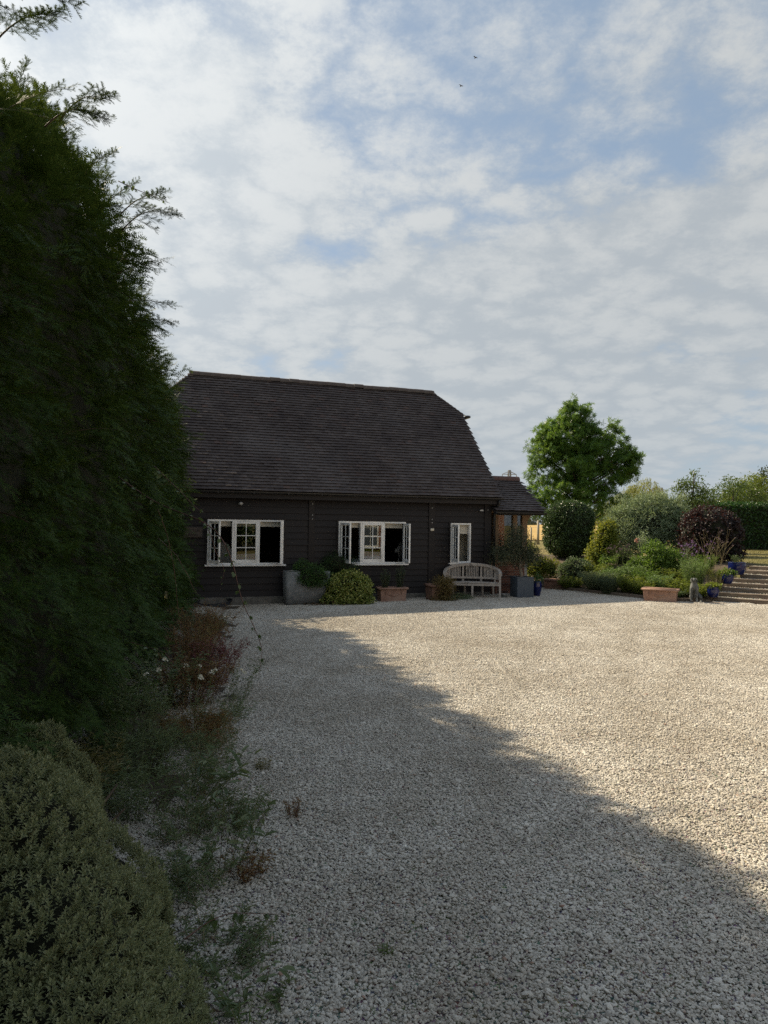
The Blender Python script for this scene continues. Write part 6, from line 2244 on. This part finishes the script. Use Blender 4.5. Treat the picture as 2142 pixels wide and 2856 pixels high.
shrub('golden_shrub', 'upright golden yellow shrub in front of the silver shrub', 'shrub', tp(7.40, 23.8), [(0.12, 0, 1.25, 0.26, 0.3, 0.30), (-0.02, 0, 0.95, 0.34, 0.32, 0.36), (-0.12, -0.05, 0.5, 0.46, 0.34, 0.40), (0.15, 0, 0.75, 0.36, 0.3, 0.4), (-0.3, -0.1, 0.3, 0.32, 0.3, 0.3)], 640, 9, 0.06, 0.075, 0.05, 'gold', core=0.6, stems=5, seed=65, oval=True, shell=0.2)
shrub('golden_shrub', 'low golden yellow shrub behind the shaded terracotta trough', 'shrub', tp(5.25, 23.75), [(0, 0, 0.50, 0.42, 0.3, 0.36), (-0.30, 0, 0.45, 0.30, 0.3, 0.32), (0.32, 0, 0.45, 0.34, 0.3, 0.34), (-0.4, 0.3, 0.95, 0.35, 0.3, 0.4)], 520, 9, 0.06, 0.055, 0.036, 'gold', core=0.6, stems=4, seed=66, oval=True)
shrub('grey_shrub', 'low rounded grey-green shrub at the foot of the topiary dome', 'shrub', tp(6.18, 22.75), [(0, 0, 0.42, 0.46, 0.35, 0.36), (0.28, 0, 0.38, 0.32, 0.3, 0.32), (-0.3, 0, 0.32, 0.30, 0.3, 0.3)], 470, 10, 0.05, 0.05, 0.034, 'greyshrub', core=0.72, stems=3, seed=67, oval=True)
herb('lavender', 'wide grey-green lavender mound at the bed edge', tp(6.45, 21.45), 260, 0.55, 0.66, 'lavender', 0.06, 0.012, 34, 'lavender mounds', seed=68, sr=0.0022, hvar=0.35)
herb('lavender', 'smaller darker lavender mound at the very edge of the gravel', tp(6.60, 20.75, -0.02), 180, 0.48, 0.38, 'rosemary', 0.055, 0.011, 34, 'lavender mounds', seed=69, sr=0.0022, hvar=0.35)
shrub('rose_bush', 'leafy green rose bush with pale yellow blooms behind the terracotta trough', 'shrub', tp(8.40, 21.5), [(0, 0, 0.62, 0.55, 0.42, 0.40), (-0.22, 0, 0.88, 0.32, 0.3, 0.28), (0.3, 0, 0.6, 0.40, 0.36, 0.32), (0.05, 0, 0.3, 0.5, 0.4, 0.25)], 470, 10, 0.06, 0.062, 0.04, 'rose', stems=9, stem_mat='stem_green', stem_r=0.007, seed=70, oval=True, shell=0.3)


def bloom(label, loc, mat, r=0.045):
    t = thing('rose_bloom', label, 'flower', loc, 0, 'rose blooms in the bed')
    rng = np.random.default_rng(int(loc[0] * 100))
    C = np.zeros((16, 3)) + rng.normal(size=(16, 3)) * r * 0.2
    T = unit(rng.normal(size=(16, 3)) + A([0, 0, 0.4]))
    ob('petals', rmesh('petals', *leaf_arrays(C, T, unit(np.cross(T, rdir(rng, 16))), r * 1.2, r * 1.1, oval=True), MT[mat]), t)
    MB().tube([(0, 0, 0), (0.01, 0.01, -0.18)], 0.004, 4).build('stem', MT['stem_green'], t)


bloom('pale yellow rose bloom on the left of the rose bush', cp_(1797, 1547, 21.15), 'petal_yellow')
bloom('pale yellow rose bloom on the right of the rose bush', cp_(1888, 1561, 21.1), 'petal_yellow', 0.032)
bloom('salmon pink rose bloom in front of the silver shrub', cp_(1776, 1508, 23.6), 'petal_pink', 0.07)
bloom('cream rose bloom in front of the silver shrub', cp_(1783, 1504, 23.6), 'petal_white', 0.05)
shrub('rose_bush', 'thin pale rose stem with grey leaves before the silver shrub', 'shrub', tp(8.62, 23.6), [(0, 0, 0.85, 0.16, 0.16, 0.3), (0.05, 0, 0.55, 0.2, 0.2, 0.3)], 50, 9, 0.05, 0.06, 0.034, 'silver', stems=3, stem_mat='stem_green', stem_r=0.006, seed=71)
G2 = 'tall verbena in the bed'
herb('verbena', 'tall branching verbena stems with faded heads before the smoke bush', tp(9.50, 20.5), 10, 1.70, 0.75, 'weedolive', 0.05, 0.010, 5, G2, 'stem_dry', 'petal_dull', 0.020, 2, 0.004, (0.12, 0), 72, 0.1, 3, 0.2, 'flower', 0.35)
herb('verbena', 'purple flowered verbena left of the spindly dry stems', tp(9.02, 20.6), 13, 1.25, 0.55, 'feather', 0.05, 0.010, 7, G2, 'stem_green', 'petal_purple', 0.024, 3, 0.004, (0.0, 0), 73, 0.1, 2, 0.2, 'flower', 0.3)
herb('verbena', 'group of mauve seedheads on thin stems right of the golden shrub', tp(7.42, 22.2), 12, 1.10, 0.38, 'rose', 0.06, 0.014, 7, G2, 'stem_green', 'petal_dull', 0.024, 4, 0.004, (0, 0), 74, 0.05, 2, 0.4, 'flower', 0.25)
herb('feathery_plant', 'soft feathery green clump behind the dog statue', tp(8.72, 20.0), 110, 0.85, 0.46, 'feather', 0.065, 0.012, 46, None, seed=75, sr=0.004, hvar=0.25)
herb('straw_plant', 'yellowish spindly plant between dog statue and middle blue pot', tp(9.22, 19.75, -0.02), 80, 0.66, 0.34, 'lime', 0.035, 0.016, 26, None, 'stem_dry', seed=76, branch=1, lean=(0.15, 0))
herb('lush_perennial', 'broad leaved bright green plant at the foot of golden shrub', tp(7.22, 22.9), 26, 0.62, 0.36, 'rose', 0.12, 0.045, 11, None, seed=77, oval=True)
shrub('lush_perennial', 'small dark green leafy mound between seedheads and rose bush', 'plant', tp(7.95, 22.2), [(0, 0, 0.3, 0.32, 0.3, 0.26)], 150, 9, 0.05, 0.06, 0.04, 'rose', stems=3, seed=78, oval=True)
G3 = 'low edging perennials in the bed'
for i, (x, y, h, lf, lab) in enumerate((
        (7.10, 20.55, 0.50, 'lime', 'yellow-green bushy perennial right of the lavender'),
        (7.35, 20.15, 0.42, 'lime', 'yellow-green perennial spilling over the timber edging'),
        (7.85, 20.25, 0.48, 'feather', 'green low perennial behind the sunlit terracotta trough'),
        (8.20, 19.75, 0.46, 'lime', 'lime green ground cover left of the dog statue'),
        (8.52, 19.30, 0.36, 'lime', 'lime green ground cover between dog statue and small blue pot'),
        (7.92, 19.40, 0.26, 'greyshrub', 'dark low leaves between terracotta trough and dog statue'),
        (6.90, 21.6, 0.42, 'feather', 'soft green filler behind the smaller lavender'),
        (5.85, 22.2, 0.38, 'lime', 'pale green grassy tuft beside shaded terracotta trough'),
        (7.75, 20.95, 0.50, 'rose', 'leafy green filler in front of the rose bush'),
        (7.55, 21.5, 0.55, 'feather', 'soft green filler below the mauve seedheads'),
        (8.55, 20.85, 0.45, 'lime', 'yellow-green filler right below the rose bush'),
        (9.10, 21.5, 0.60, 'feather', 'soft green filler between rose bush and verbena'),
        (9.75, 21.6, 0.60, 'rose', 'leafy green filler under the smoke bush'),
        (8.3, 22.7, 0.55, 'rose', 'dark leafy filler behind the rose bush'),
        (6.75, 22.5, 0.50, 'lime', 'lime filler between grey shrub and golden shrub'),
        (7.15, 21.9, 0.40, 'feather', 'low filler in front of the bright green plant'),
        (9.35, 22.7, 0.60, 'greyshrub', 'grey-green filler at the foot of the silver shrub'),
        (8.0, 23.9, 0.60, 'greyshrub', 'shaded leaves between golden shrub and silver shrub'))):
    herb('edging_perennial', lab, tp(x, y), 130, h, 0.46, lf, 0.055, 0.026, 26, G3, seed=80 + i, sr=0.0025, hvar=0.5)
rk = thing('garden_stone', 'pale rounded stone lying at the back of the shaded trough', 'stone', tp(5.75, 22.95, 0.12))
ob('stone', blob_mesh('stone', [(0, 0, 0.06, 0.12, 0.09, 0.10), (0.05, 0.02, 0.12, 0.08, 0.07, 0.06)], MT['plinth'], 1.0, 0.06, 3), rk)

# ------------------------------------------------------------------ lawn blades, laurel hedge
grng = np.random.default_rng(90)
n = 14000
gx, gy = grng.uniform(9.5, 22, n), grng.uniform(21.2, 37, n)
P = np.stack([gx, gy, terrain(gx, gy) - 0.03], 1)
stuff(ob('lawn_grass', rmesh('lawn_grass', *leaf_arrays(P, grng.normal(size=(n, 3)) * 0.35 + A([0, 0, 1]), grng.normal(size=(n, 3)), 0.06, 0.014), MT['grass_blade'])), 'dry yellowish mown lawn grass')


def build_laurel():
    rng = np.random.default_rng(91)
    t = thing('laurel_hedge', 'clipped glossy dark green laurel hedge at the far side of lawn', 'hedge', (17.4, 38.2, PLATEAU - 0.05))
    L, D, H = 12.0, 1.3, 2.48
    MB().box((0.12, 0.12, 0), (L, D - 0.12, H - 0.12)).build('shade_core', MT['core'], t)
    n = 15000
    face = rng.uniform(0, 1, n)
    x = rng.uniform(0, L, n)
    top = face < 0.26
    end = face > 0.90
    y = np.where(top, rng.uniform(0, D, n), np.where(end, rng.uniform(0, D, n), rng.uniform(-0.06, 0.10, n)))
    z = np.where(top, H + rng.normal(size=n) * 0.05, rng.uniform(0.0, H, n))
    x = np.where(end, rng.uniform(-0.06, 0.1, n), x)
    N = np.where(top[:, None], A([0, -0.2, 1.0]), np.where(end[:, None], A([-1.0, -0.2, 0.3]), A([0, -1.0, 0.5]))) + rng.normal(size=(n, 3)) * 0.55
    T = rng.normal(size=(n, 3)) + A([0, -0.3, 0.3])
    ob('foliage', rmesh('foliage', *leaf_arrays(np.stack([x, y, z], 1), T, N, 0.13, 0.052, oval=True), MT['laurel']), t)
    for k in range(6):
        MB().tube([(1 + 2 * k, D / 2, -0.1), (1 + 2 * k, D / 2, 1.2)], 0.05, 6).build('stem', MT['bark'], t)


build_laurel()


# ------------------------------------------------------------------ trees
def tree(name, label, loc, trunk, blobs, nclump, k, rc, length, width, mat, seed, limbs=10, cat='tree', group=None, bark='bark', **kw):
    """trunk: list of (x,y,z,r)"""
    rng = np.random.default_rng(seed)
    t = thing(name, label, cat, loc, 0, group)
    MB().tube([p[:3] for p in trunk], [p[3] for p in trunk], 9).build('trunk', MT[bark], t, True)
    B = A(blobs)
    tk = A([p[:3] for p in trunk])
    for i in range(limbs):
        b = B[i % len(B)]
        tip = b[:3] + rdir(rng, 1)[0] * b[3:6] * 0.5
        f = np.clip((tip[2] - tk[0, 2]) / max(tk[-1, 2] - tk[0, 2], 0.1) * 0.65, 0.15, 0.95)
        q = f * (len(tk) - 1)
        j = min(int(q), len(tk) - 2)
        p0 = tk[j] + (tk[j + 1] - tk[j]) * (q - j)
        mid = p0 * 0.45 + tip * 0.55 + A([0, 0, 0.08 * np.linalg.norm(tip - p0)])
        r = trunk[0][3] * 0.35 * (1 - 0.5 * f)
        MB().tube([tuple(p0), tuple(mid), tuple(tip)], [r, r * 0.6, r * 0.2], 6).build('limb', MT[bark], t, True)
    ob('crown', crown_mesh('crown', rng, blobs, nclump, k, rc, length, width, MT[mat], **kw), t)
    return t


# sweet gum: two lobes, the left taller, built of leaf clusters at the branch ends
def build_gum():
    rng = np.random.default_rng(111)
    lobes = [(-0.45, 0, 5.15, 1.25, 1.15, 1.25), (-1.25, 0, 5.25, 0.62, 0.7, 0.6), (0.5, 0, 5.2, 0.75, 0.8, 0.75), (-0.35, 0, 6.1, 0.55, 0.6, 0.65), (-1.45, 0, 4.45, 0.85, 0.9, 0.80), (-1.75, 0, 3.2, 0.80, 0.9, 0.60), (0.35, 0, 4.2, 1.1, 1.2, 0.95), (1.45, 0, 4.85, 0.65, 0.75, 0.95), (1.75, 0, 3.85, 0.85, 0.9, 0.55), (0.5, 0, 3.2, 1.4, 1.2, 0.7), (-0.8, -0.2, 2.5, 1.3, 1.1, 0.7), (0.7, -0.1, 2.3, 1.2, 1.1, 0.65), (2.2, 0, 4.3, 0.45, 0.5, 0.28), (-1.9, -0.1, 2.2, 0.7, 0.8, 0.5), (-0.3, 0, 3.9, 1.2, 1.2, 0.8)]
    B = A(lobes)
    w = (B[:, 3] * B[:, 4] * B[:, 5]) ** (2 / 3)
    blobs = []
    for k in range(400):
        b = B[rng.choice(len(B), p=w / w.sum())]
        d = rdir(rng, 1)[0]
        r = rng.uniform(0.18, 0.36)
        c = b[:3] + d * b[3:6] * rng.uniform(0.5, 1.06)
        blobs.append((*c, r * 1.15, r * 1.15, r * rng.uniform(0.7, 1.3)))
    for (x, z, r) in ((-0.42, 6.75, 0.16), (-0.5, 6.5, 0.22), (0.05, 6.2, 0.2), (0.1, 6.45, 0.12), (-1.0, 5.95, 0.22), (1.35, 5.75, 0.2), (1.5, 5.45, 0.25), (1.75, 5.35, 0.14), (-2.35, 4.6, 0.18), (-2.45, 3.3, 0.2), (-2.6, 3.5, 0.12), (2.6, 4.45, 0.18), (2.65, 4.2, 0.15), (-2.2, 4.2, 0.2), (2.3, 3.7, 0.2)):
        blobs.append((x, rng.normal() * 0.2, z, r, r, r * 1.2))
    t = thing('sweet_gum_tree', 'tall green star leaved sweet gum tree behind the topiary dome', 'tree', (8.85, 32.0, PLATEAU))
    trunk = [(0, 0, -0.1, 0.17), (0.03, 0, 1.5, 0.14), (-0.05, 0, 3.5, 0.10), (-0.25, 0, 5.2, 0.05), (-0.4, 0, 6.2, 0.02)]
    MB().tube([p[:3] for p in trunk], [p[3] for p in trunk], 9).build('trunk', MT['bark'], t, True)
    for k, b in enumerate(blobs[::3]):
        z0 = max(1.0, b[2] - 0.35 * math.hypot(b[0], b[1]) - 0.6)
        x0 = np.interp(z0, [0, 1.5, 3.5, 5.2, 6.2], [0, 0.03, -0.05, -0.25, -0.4])
        MB().tube([(x0, 0, z0), ((x0 + b[0]) * 0.55, b[1] * 0.5, (z0 + b[2]) * 0.5 + 0.08), b[:3]], [0.035, 0.022, 0.008], 5).build('limb', MT['bark'], t, True)
    ob('crown', crown_mesh('crown', rng, blobs, 2700, 8, 0.07, 0.150, 0.1, MT['liquid'], star=True, shell=0.30, up=0.35, spread=0.7), t)


build_gum()

tree('holm_oak', 'dark evergreen tree filling the gap between the yew hedge and the barn end', (-7.0, 19.4, -0.15), [(0, 0, -0.1, 0.2), (0, 0, 2.2, 0.16), (0, 0, 4.6, 0.05)], [(0, 0, 4.4, 1.25, 1.4, 1.2), (-0.2, -0.9, 3.4, 1.2, 1.2, 1.5), (0.1, 0.6, 3.0, 1.2, 1.4, 1.6), (0, -0.2, 1.5, 1.2, 1.5, 1.4)], 700, 12, 0.16, 0.15, 0.09, 'darkgreen', 119, 6, oval=True)

# weeping willow far behind
def build_willow():
    rng = np.random.default_rng(112)
    t = thing('weeping_willow', 'pale yellow-green weeping willow in the distance beside the sweet gum', 'tree', (26.2, 75.0, PLATEAU))
    MB().tube([(0, 0, -0.2), (0.1, 0, 2), (0.3, 0, 4.6)], [0.4, 0.32, 0.18], 9).build('trunk', MT['bark'], t, True)
    doms = [(1.3, 0, 4.2, 1.9, 1.8, 2.1), (-1.2, 0, 3.0, 1.7, 1.6, 1.6), (0.2, 0.5, 3.6, 1.8, 1.6, 1.9), (-2.8, 0, 2.2, 1.3, 1.2, 1.3), (2.4, 0, 3.4, 1.2, 1.2, 1.9)]
    LP, LT, LN = [], [], []
    for k in range(900):
        b = doms[rng.integers(0, len(doms))]
        d = rdir(rng, 1)[0]
        d[2] = abs(d[2])
        p = A(b[:3]) + d * A(b[3:6]) * rng.uniform(0.8, 1.05)
        L = rng.uniform(0.6, 2.2)
        n = 16
        f = np.linspace(0, 1, n)
        q = p[None] + np.stack([d[0] * 0.4 * f, d[1] * 0.4 * f, -L * f ** 1.2], 1) + rng.normal(size=(n, 3)) * 0.05
        LP.append(q)
        LT.append(rng.normal(size=(n, 3)) * 0.4 + A([d[0] * 0.3, d[1] * 0.3, -1]))
        LN.append(rng.normal(size=(n, 3)) + d)
    ob('crown', rmesh('crown', *leaf_arrays(np.concatenate(LP), np.concatenate(LT), np.concatenate(LN), 0.26, 0.055), MT['willow']), t)
    for b in doms:
        MB().tube([(0.2, 0, 3.0), (b[0] * 0.6, b[1], b[2] * 0.9), (b[0], b[1], b[2] + b[5] * 0.7)], [0.14, 0.09, 0.03], 6).build('limb', MT['bark'], t, True)


build_willow()
G4 = 'trees beyond the laurel hedge'
tree('cherry_tree', 'young cherry tree with sparse arching branches above the purple smoke bush', (14.3, 33.0, PLATEAU), [(0, 0, -0.1, 0.08), (0.0, 0, 1.3, 0.06), (0.05, 0, 2.6, 0.04), (0.1, 0, 3.7, 0.015)], [(0.0, 0, 2.2, 0.9, 0.8, 0.6), (0.15, 0, 3.0, 0.5, 0.5, 0.55), (0.1, 0, 3.65, 0.16, 0.2, 0.35), (-0.6, 0, 2.9, 0.35, 0.4, 0.2), (-0.45, 0, 3.2, 0.25, 0.3, 0.15), (0.7, 0, 2.6, 0.6, 0.5, 0.5), (-0.7, 0, 2.1, 0.5, 0.5, 0.3), (0.3, 0, 1.4, 1.4, 0.9, 0.6)], 560, 9, 0.11, 0.105, 0.05, 'cherry', 113, 12, group=G4, oval=True, shell=0.4, tipdown=0.6)
tree('hazel_tree', 'bright green rounded tree behind the left end of laurel hedge', (21.4, 43.5, PLATEAU), [(0, 0, -0.1, 0.14), (0.0, 0, 2.0, 0.10), (0, 0, 3.5, 0.03)], [(-1.0, 0, 2.5, 1.3, 1.1, 1.1), (0.6, 0, 3.0, 1.2, 1.1, 1.0), (-0.2, 0, 3.6, 0.9, 0.9, 0.6), (-2.2, 0, 2.2, 1.0, 0.9, 0.9), (1.4, 0, 2.4, 1.0, 1.0, 1.1)], 620, 10, 0.15, 0.12, 0.07, 'cherry', 114, 8, group=G4, oval=True)
tree('hazel_tree', 'yellowish green tree top right of the young cherry', (24.2, 47.0, PLATEAU), [(0, 0, -0.1, 0.16), (0.0, 0, 2.2, 0.12), (0, 0, 4.2, 0.03)], [(0, 0, 3.4, 1.3, 1.1, 1.2), (-1.0, 0, 2.8, 1.1, 1.1, 1.0), (1.0, 0, 3.6, 1.0, 1.0, 0.8), (0.3, 0, 4.3, 0.6, 0.6, 0.5)], 560, 10, 0.15, 0.12, 0.07, 'lime', 115, 8, group=G4, oval=True)
tree('ash_tree', 'grey-green tall tree at the right edge behind the laurel hedge', (28.6, 52.0, PLATEAU), [(0, 0, -0.1, 0.25), (0.0, 0, 2.5, 0.18), (0, 0, 5.0, 0.05)], [(0, 0, 3.9, 1.8, 1.6, 1.4), (-1.4, 0, 3.2, 1.3, 1.2, 1.1), (1.6, 0, 3.6, 1.5, 1.4, 1.4), (0.2, 0, 5.0, 1.2, 1.1, 0.7), (-0.8, 0, 2.2, 1.8, 1.4, 1.2)], 760, 10, 0.19, 0.15, 0.08, 'farleaf', 116, 9, group=G4, oval=True)
tree('far_hedgerow_tree', 'dull green hedgerow tree far behind the silver shrub', (24.0, 60.0, PLATEAU), [(0, 0, -0.1, 0.2), (0.0, 0, 2.0, 0.1)], [(-3, 0, 1.5, 2.5, 1.5, 1.5), (0, 0, 1.8, 2.4, 1.5, 1.5), (3, 0, 1.8, 2.4, 1.5, 1.6)], 520, 10, 0.22, 0.17, 0.09, 'farleaf', 117, 4, group=G4)
tree('golden_conifer', 'small yellowish bush between sweet gum and silver shrub', (9.5, 28.6, PLATEAU), [(0, 0, -0.1, 0.05), (0, 0, 1.4, 0.02)], [(0, 0, 1.0, 0.32, 0.3, 0.6), (0.1, 0, 1.45, 0.2, 0.2, 0.35)], 200, 9, 0.06, 0.06, 0.03, 'willow', 118, 3, group='small bushes in the bed')

# small house gable between the trees
fh = thing('far_house', 'reddish house gable peeping between the trees at the right', 'house', (31.2, 64.0, PLATEAU), -0.5)
MB().prism([(-1.6, 0), (1.6, 0), (1.6, 2.6), (0, 4.3), (-1.6, 2.6)], 4.0, 'y', 0).build('wall', MT['house_brick'], fh)
MB().add([(-1.8, -0.2, 2.42), (0, -0.2, 4.45), (0, 4.2, 4.45), (-1.8, 4.2, 2.42), (1.8, -0.2, 2.42), (1.8, 4.2, 2.42), (-1.8, -0.2, 2.27), (0, -0.2, 4.3), (0, 4.2, 4.3), (-1.8, 4.2, 2.27), (1.8, -0.2, 2.27), (1.8, 4.2, 2.27)], [(0, 1, 2, 3), (1, 4, 5, 2), (6, 9, 8, 7), (7, 8, 11, 10), (0, 6, 7, 1), (1, 7, 10, 4), (3, 2, 8, 9), (2, 5, 11, 8), (0, 3, 9, 6), (4, 10, 11, 5)]).build('roof', MT['ridge_red'], fh)

# distant wood along the horizon
def far_wood():
    rng = np.random.default_rng(120)
    n = 420
    x = rng.uniform(-700, 1500, n)
    y = 720 + rng.normal(size=n) * 60 + 0.06 * x
    s = rng.uniform(5, 11, n)
    parts = []
    for i in range(n):
        k = 46
        d = rdir(rng, k)
        d[:, 2] = np.abs(d[:, 2])
        P = A([x[i], y[i], 1.5]) + d * A([s[i] * 0.9, s[i] * 0.6, s[i]]) * rng.uniform(0.6, 1.05, (k, 1))
        parts.append(leaf_arrays(P, rdir(rng, k), d + rng.normal(size=(k, 3)) * 0.4, 3.4, 3.0))
    V, L, C = join(parts)
    stuff(ob('distant_wood', rmesh('distant_wood', V, L, C, MT['fartree'])), 'hazy band of distant trees beyond the field')


far_wood()

# fence posts at the field edge
for lab, px_, h, r in (('tall pale fence post seen between garden room and topiary', 9.13, 1.42, 0.075), ('shorter grey fence post left of the tall pale one', 8.72, 1.0, 0.05), ('pale fence post seen right of the topiary dome', 12.66, 1.15, 0.045), ('second pale fence post right of the topiary dome', 13.0, 1.12, 0.045)):
    t = thing('fence_post', lab, 'post', (px_, 42.0, PLATEAU - 0.05), 0, 'fence posts at the field edge')
    MB().tube([(0, 0, 0), (0.005, 0, h * 0.5), (0, 0, h)], [r, r * 0.97, r * 0.9], 10).build('post', MT['post'], t, True)
    MB().lathe([(r * 0.9, h), (r * 0.6, h + 0.03), (0.0, h + 0.04)], 10).build('cap', MT['post'], t)
wr = thing('wire_fence', 'thin wires strung between the fence posts at the field edge', 'fence', (0, 42.0, PLATEAU))
for z in (0.35, 0.7, 0.98):
    MB().tube([(-10, 0.0, z), (8.72, 0, z), (9.13, 0, z), (13, 0, z), (30, 0, z)], 0.004, 4).build('wire', MT['metal'], wr)


# ------------------------------------------------------------------ pylons and cables
def pylon(label, loc, H, s):
    t = thing('pylon', label, 'pylon', loc, 0.15, 'electricity pylons')
    m = MB()
    lv = [(0, 3.2), (0.35, 2.0), (0.62, 1.15), (0.80, 0.75), (0.93, 0.70), (1.0, 0.55)]
    r = 0.20 * s
    for (a, w0), (b, w1) in zip(lv[:-1], lv[1:]):
        c0 = [(-w0 * s, -w0 * s, a * H), (w0 * s, -w0 * s, a * H), (w0 * s, w0 * s, a * H), (-w0 * s, w0 * s, a * H)]
        c1 = [(-w1 * s, -w1 * s, b * H), (w1 * s, -w1 * s, b * H), (w1 * s, w1 * s, b * H), (-w1 * s, w1 * s, b * H)]
        for k in range(4):
            m.tube([c0[k], c1[k]], r, 4)
            m.tube([c0[k], c1[(k + 1) % 4]], r * 0.6, 4)
            m.tube([c0[(k + 1) % 4], c1[k]], r * 0.6, 4)
            m.tube([c1[k], c1[(k + 1) % 4]], r * 0.7, 4)
    m.build('lattice_body', MT['pylon'], t)
    for z, w in ((0.93, 4.1), (0.80, 3.4), (0.68, 4.0)):
        a = MB()
        for sd in (-1, 1):
            for yy in (-0.6, 0.6):
                a.tube([(0, yy * s, z * H), (sd * w * s, 0, z * H)], r * 0.8, 4)
                a.tube([(sd * 0.6 * s, yy * s, z * H + 1.5 * s), (sd * w * s, 0, z * H)], r * 0.7, 4)
            a.tube([(sd * w * s, 0, z * H), (sd * w * s, 0, z * H - 1.3 * s)], r * 0.9, 4)
        a.build('cross_arm', MT['pylon'], t)


pylon('grey lattice pylon top rising behind the garden room roof', (70.4, 400.0, 0.0), 32.3, 1.0)
pylon('small far pylon above the silver shrub', (303.6, 800.0, 0.0), 45.0, 1.35)
pylon('second small far pylon further right above the silver shrub', (353.8, 905.0, 0.0), 51.0, 1.35)
for lab, dx, z0, z1, xe in (('upper power cable sloping right from the pylon', 4.0, 29.0, 42.0, 1.0), ('middle power cable sloping right from the pylon', 3.4, 24.8, 34.0, 1.0), ('lower power cable sloping right from the pylon', 4.0, 20.8, 30.0, 1.0)):
    a, b = A([70.4 + dx, 400.0, z0]), A([303.6 + dx, 800.0, z1])
    s = np.linspace(0, 1, 24)[:, None]
    p = a * (1 - s) + b * s
    p[:, 2] -= (10.0 * 4 * s * (1 - s))[:, 0]
    c = MB().tube([tuple(q) for q in p - a], 0.05, 4).build('power_cable', MT['pylon'], None, loc=tuple(a))
    tag(c, lab, 'cable', 'power cables')
a, b = A([66.0, 400, 29.0]), A([-100, 330, 27.0])
s = np.linspace(0, 1, 20)[:, None]
p = a * (1 - s) + b * s
p[:, 2] -= (5 * 4 * s * (1 - s))[:, 0]
tag(MB().tube([tuple(q) for q in p - a], 0.05, 4).build('power_cable', MT['pylon'], None, loc=tuple(a)), 'power cable running left from the pylon behind the barn', 'cable', 'power cables')

# ------------------------------------------------------------------ birds
for lab, px_, py_ in (('tiny dark bird high in the blue gap of cloud', 1326, 161), ('tiny dark bird lower left of the other in the sky', 1286, 240)):
    c = cp_(px_, py_, 60.0)
    t = thing('bird', lab, 'bird', c, 0.6, 'birds in the sky')
    m = MB()
    m.tube([(0, -0.13, 0), (0, -0.06, 0.01), (0, 0.05, 0), (0, 0.16, 0)], [0.012, 0.034, 0.034, 0.01], 8)
    m.add([(0.02, -0.05, 0.01), (0.16, -0.07, 0.06), (0.24, 0.05, 0.05), (0.15, 0.02, 0.055), (0.02, 0.05, 0.01)], [(0, 1, 3, 4), (1, 2, 3)])
    m.add([(-0.02, -0.05, 0.01), (-0.16, -0.07, 0.06), (-0.24, 0.05, 0.05), (-0.15, 0.02, 0.055), (-0.02, 0.05, 0.01)], [(0, 4, 3, 1), (1, 3, 2)])
    m.build('body', MT['bird'], t)

# ------------------------------------------------------------------ behind the camera: what the barn windows mirror
hh = thing('brick_house', 'red brick house with white sash windows mirrored in the barn windows', 'house', (16.8, -2.4, 0.0), 0.669 + math.pi)
MB().box((-9, 0, -0.2), (4.5, 8, 5.2)).build('wall', MT['house_brick'], hh)
for x in (-3.6, 0.08, 3.4):
    for z in (0.42, 3.2):
        m = MB()
        m.box((x - 0.55, -0.06, z), (x - 0.45, 0.05, z + 1.5)).box((x + 0.45, -0.06, z), (x + 0.55, 0.05, z + 1.5)).box((x - 0.45, -0.06, z), (x + 0.45, 0.05, z + 0.1)).box((x - 0.45, -0.06, z + 1.4), (x + 0.45, 0.05, z + 1.5))
        m.box((x - 0.02, -0.05, z + 0.1), (x + 0.02, 0.03, z + 1.4)).box((x - 0.45, -0.05, z + 0.72), (x + 0.45, 0.03, z + 0.78)).box((x - 0.65, -0.16, z - 0.08), (x + 0.65, 0.05, z))
        w = m.build('window', MT['white_paint'], hh)
        MB().box((x - 0.45, -0.02, z + 0.1), (x + 0.45, -0.01, z + 1.4)).build('pane', MT['lead'], w)
MB().add([(-9.4, -0.4, 5.0), (4.9, -0.4, 5.0), (4.9, 8.4, 5.0), (-9.4, 8.4, 5.0), (-6, 4, 8.2), (1.5, 4, 8.2)], [(0, 1, 5, 4), (1, 2, 5), (2, 3, 4, 5), (3, 0, 4), (3, 2, 1, 0)]).build('roof', MT['tile'], hh)
shrub('house_flowers', 'yellow flowers below the brick house window mirrored in the barn', 'flower', (16.32, -2.27, -0.1), [(0, 0, 0.1, 0.35, 0.3, 0.26), (0.5, 0.4, 0.05, 0.3, 0.3, 0.22)], 260, 9, 0.09, 0.09, 0.06, 'gold', seed=130, oval=True)
for i, (x, y, s) in enumerate(((8.0, -7.0, 1.0), (3.0, -9.0, 1.2), (12.0, -12.0, 1.3), (-2.5, -10, 1.1))):
    tree('garden_tree', ('dark leafy tree nearest the brick house behind the viewer', 'broad dark tree directly behind the viewer', 'tall dark tree beside the brick house', 'dark tree behind the hedge end at the viewer')[i], (x, y, 0), [(0, 0, -0.1, 0.2), (0, 0, 2.5 * s, 0.15), (0, 0, 4.5 * s, 0.05)], [(0, 0, 4.2 * s, 2.2 * s, 2.2 * s, 2.0 * s), (-1.2 * s, 0.5, 3.0 * s, 1.6 * s, 1.5 * s, 1.5 * s), (1.2 * s, -0.4, 3.0 * s, 1.6 * s, 1.5 * s, 1.5 * s), (0, 0, 1.6 * s, 2.4 * s, 2.0 * s, 1.3 * s)], 420, 12, 0.22, 0.26, 0.16, 'darkgreen', 140 + i, 6, group='garden trees behind the viewer')
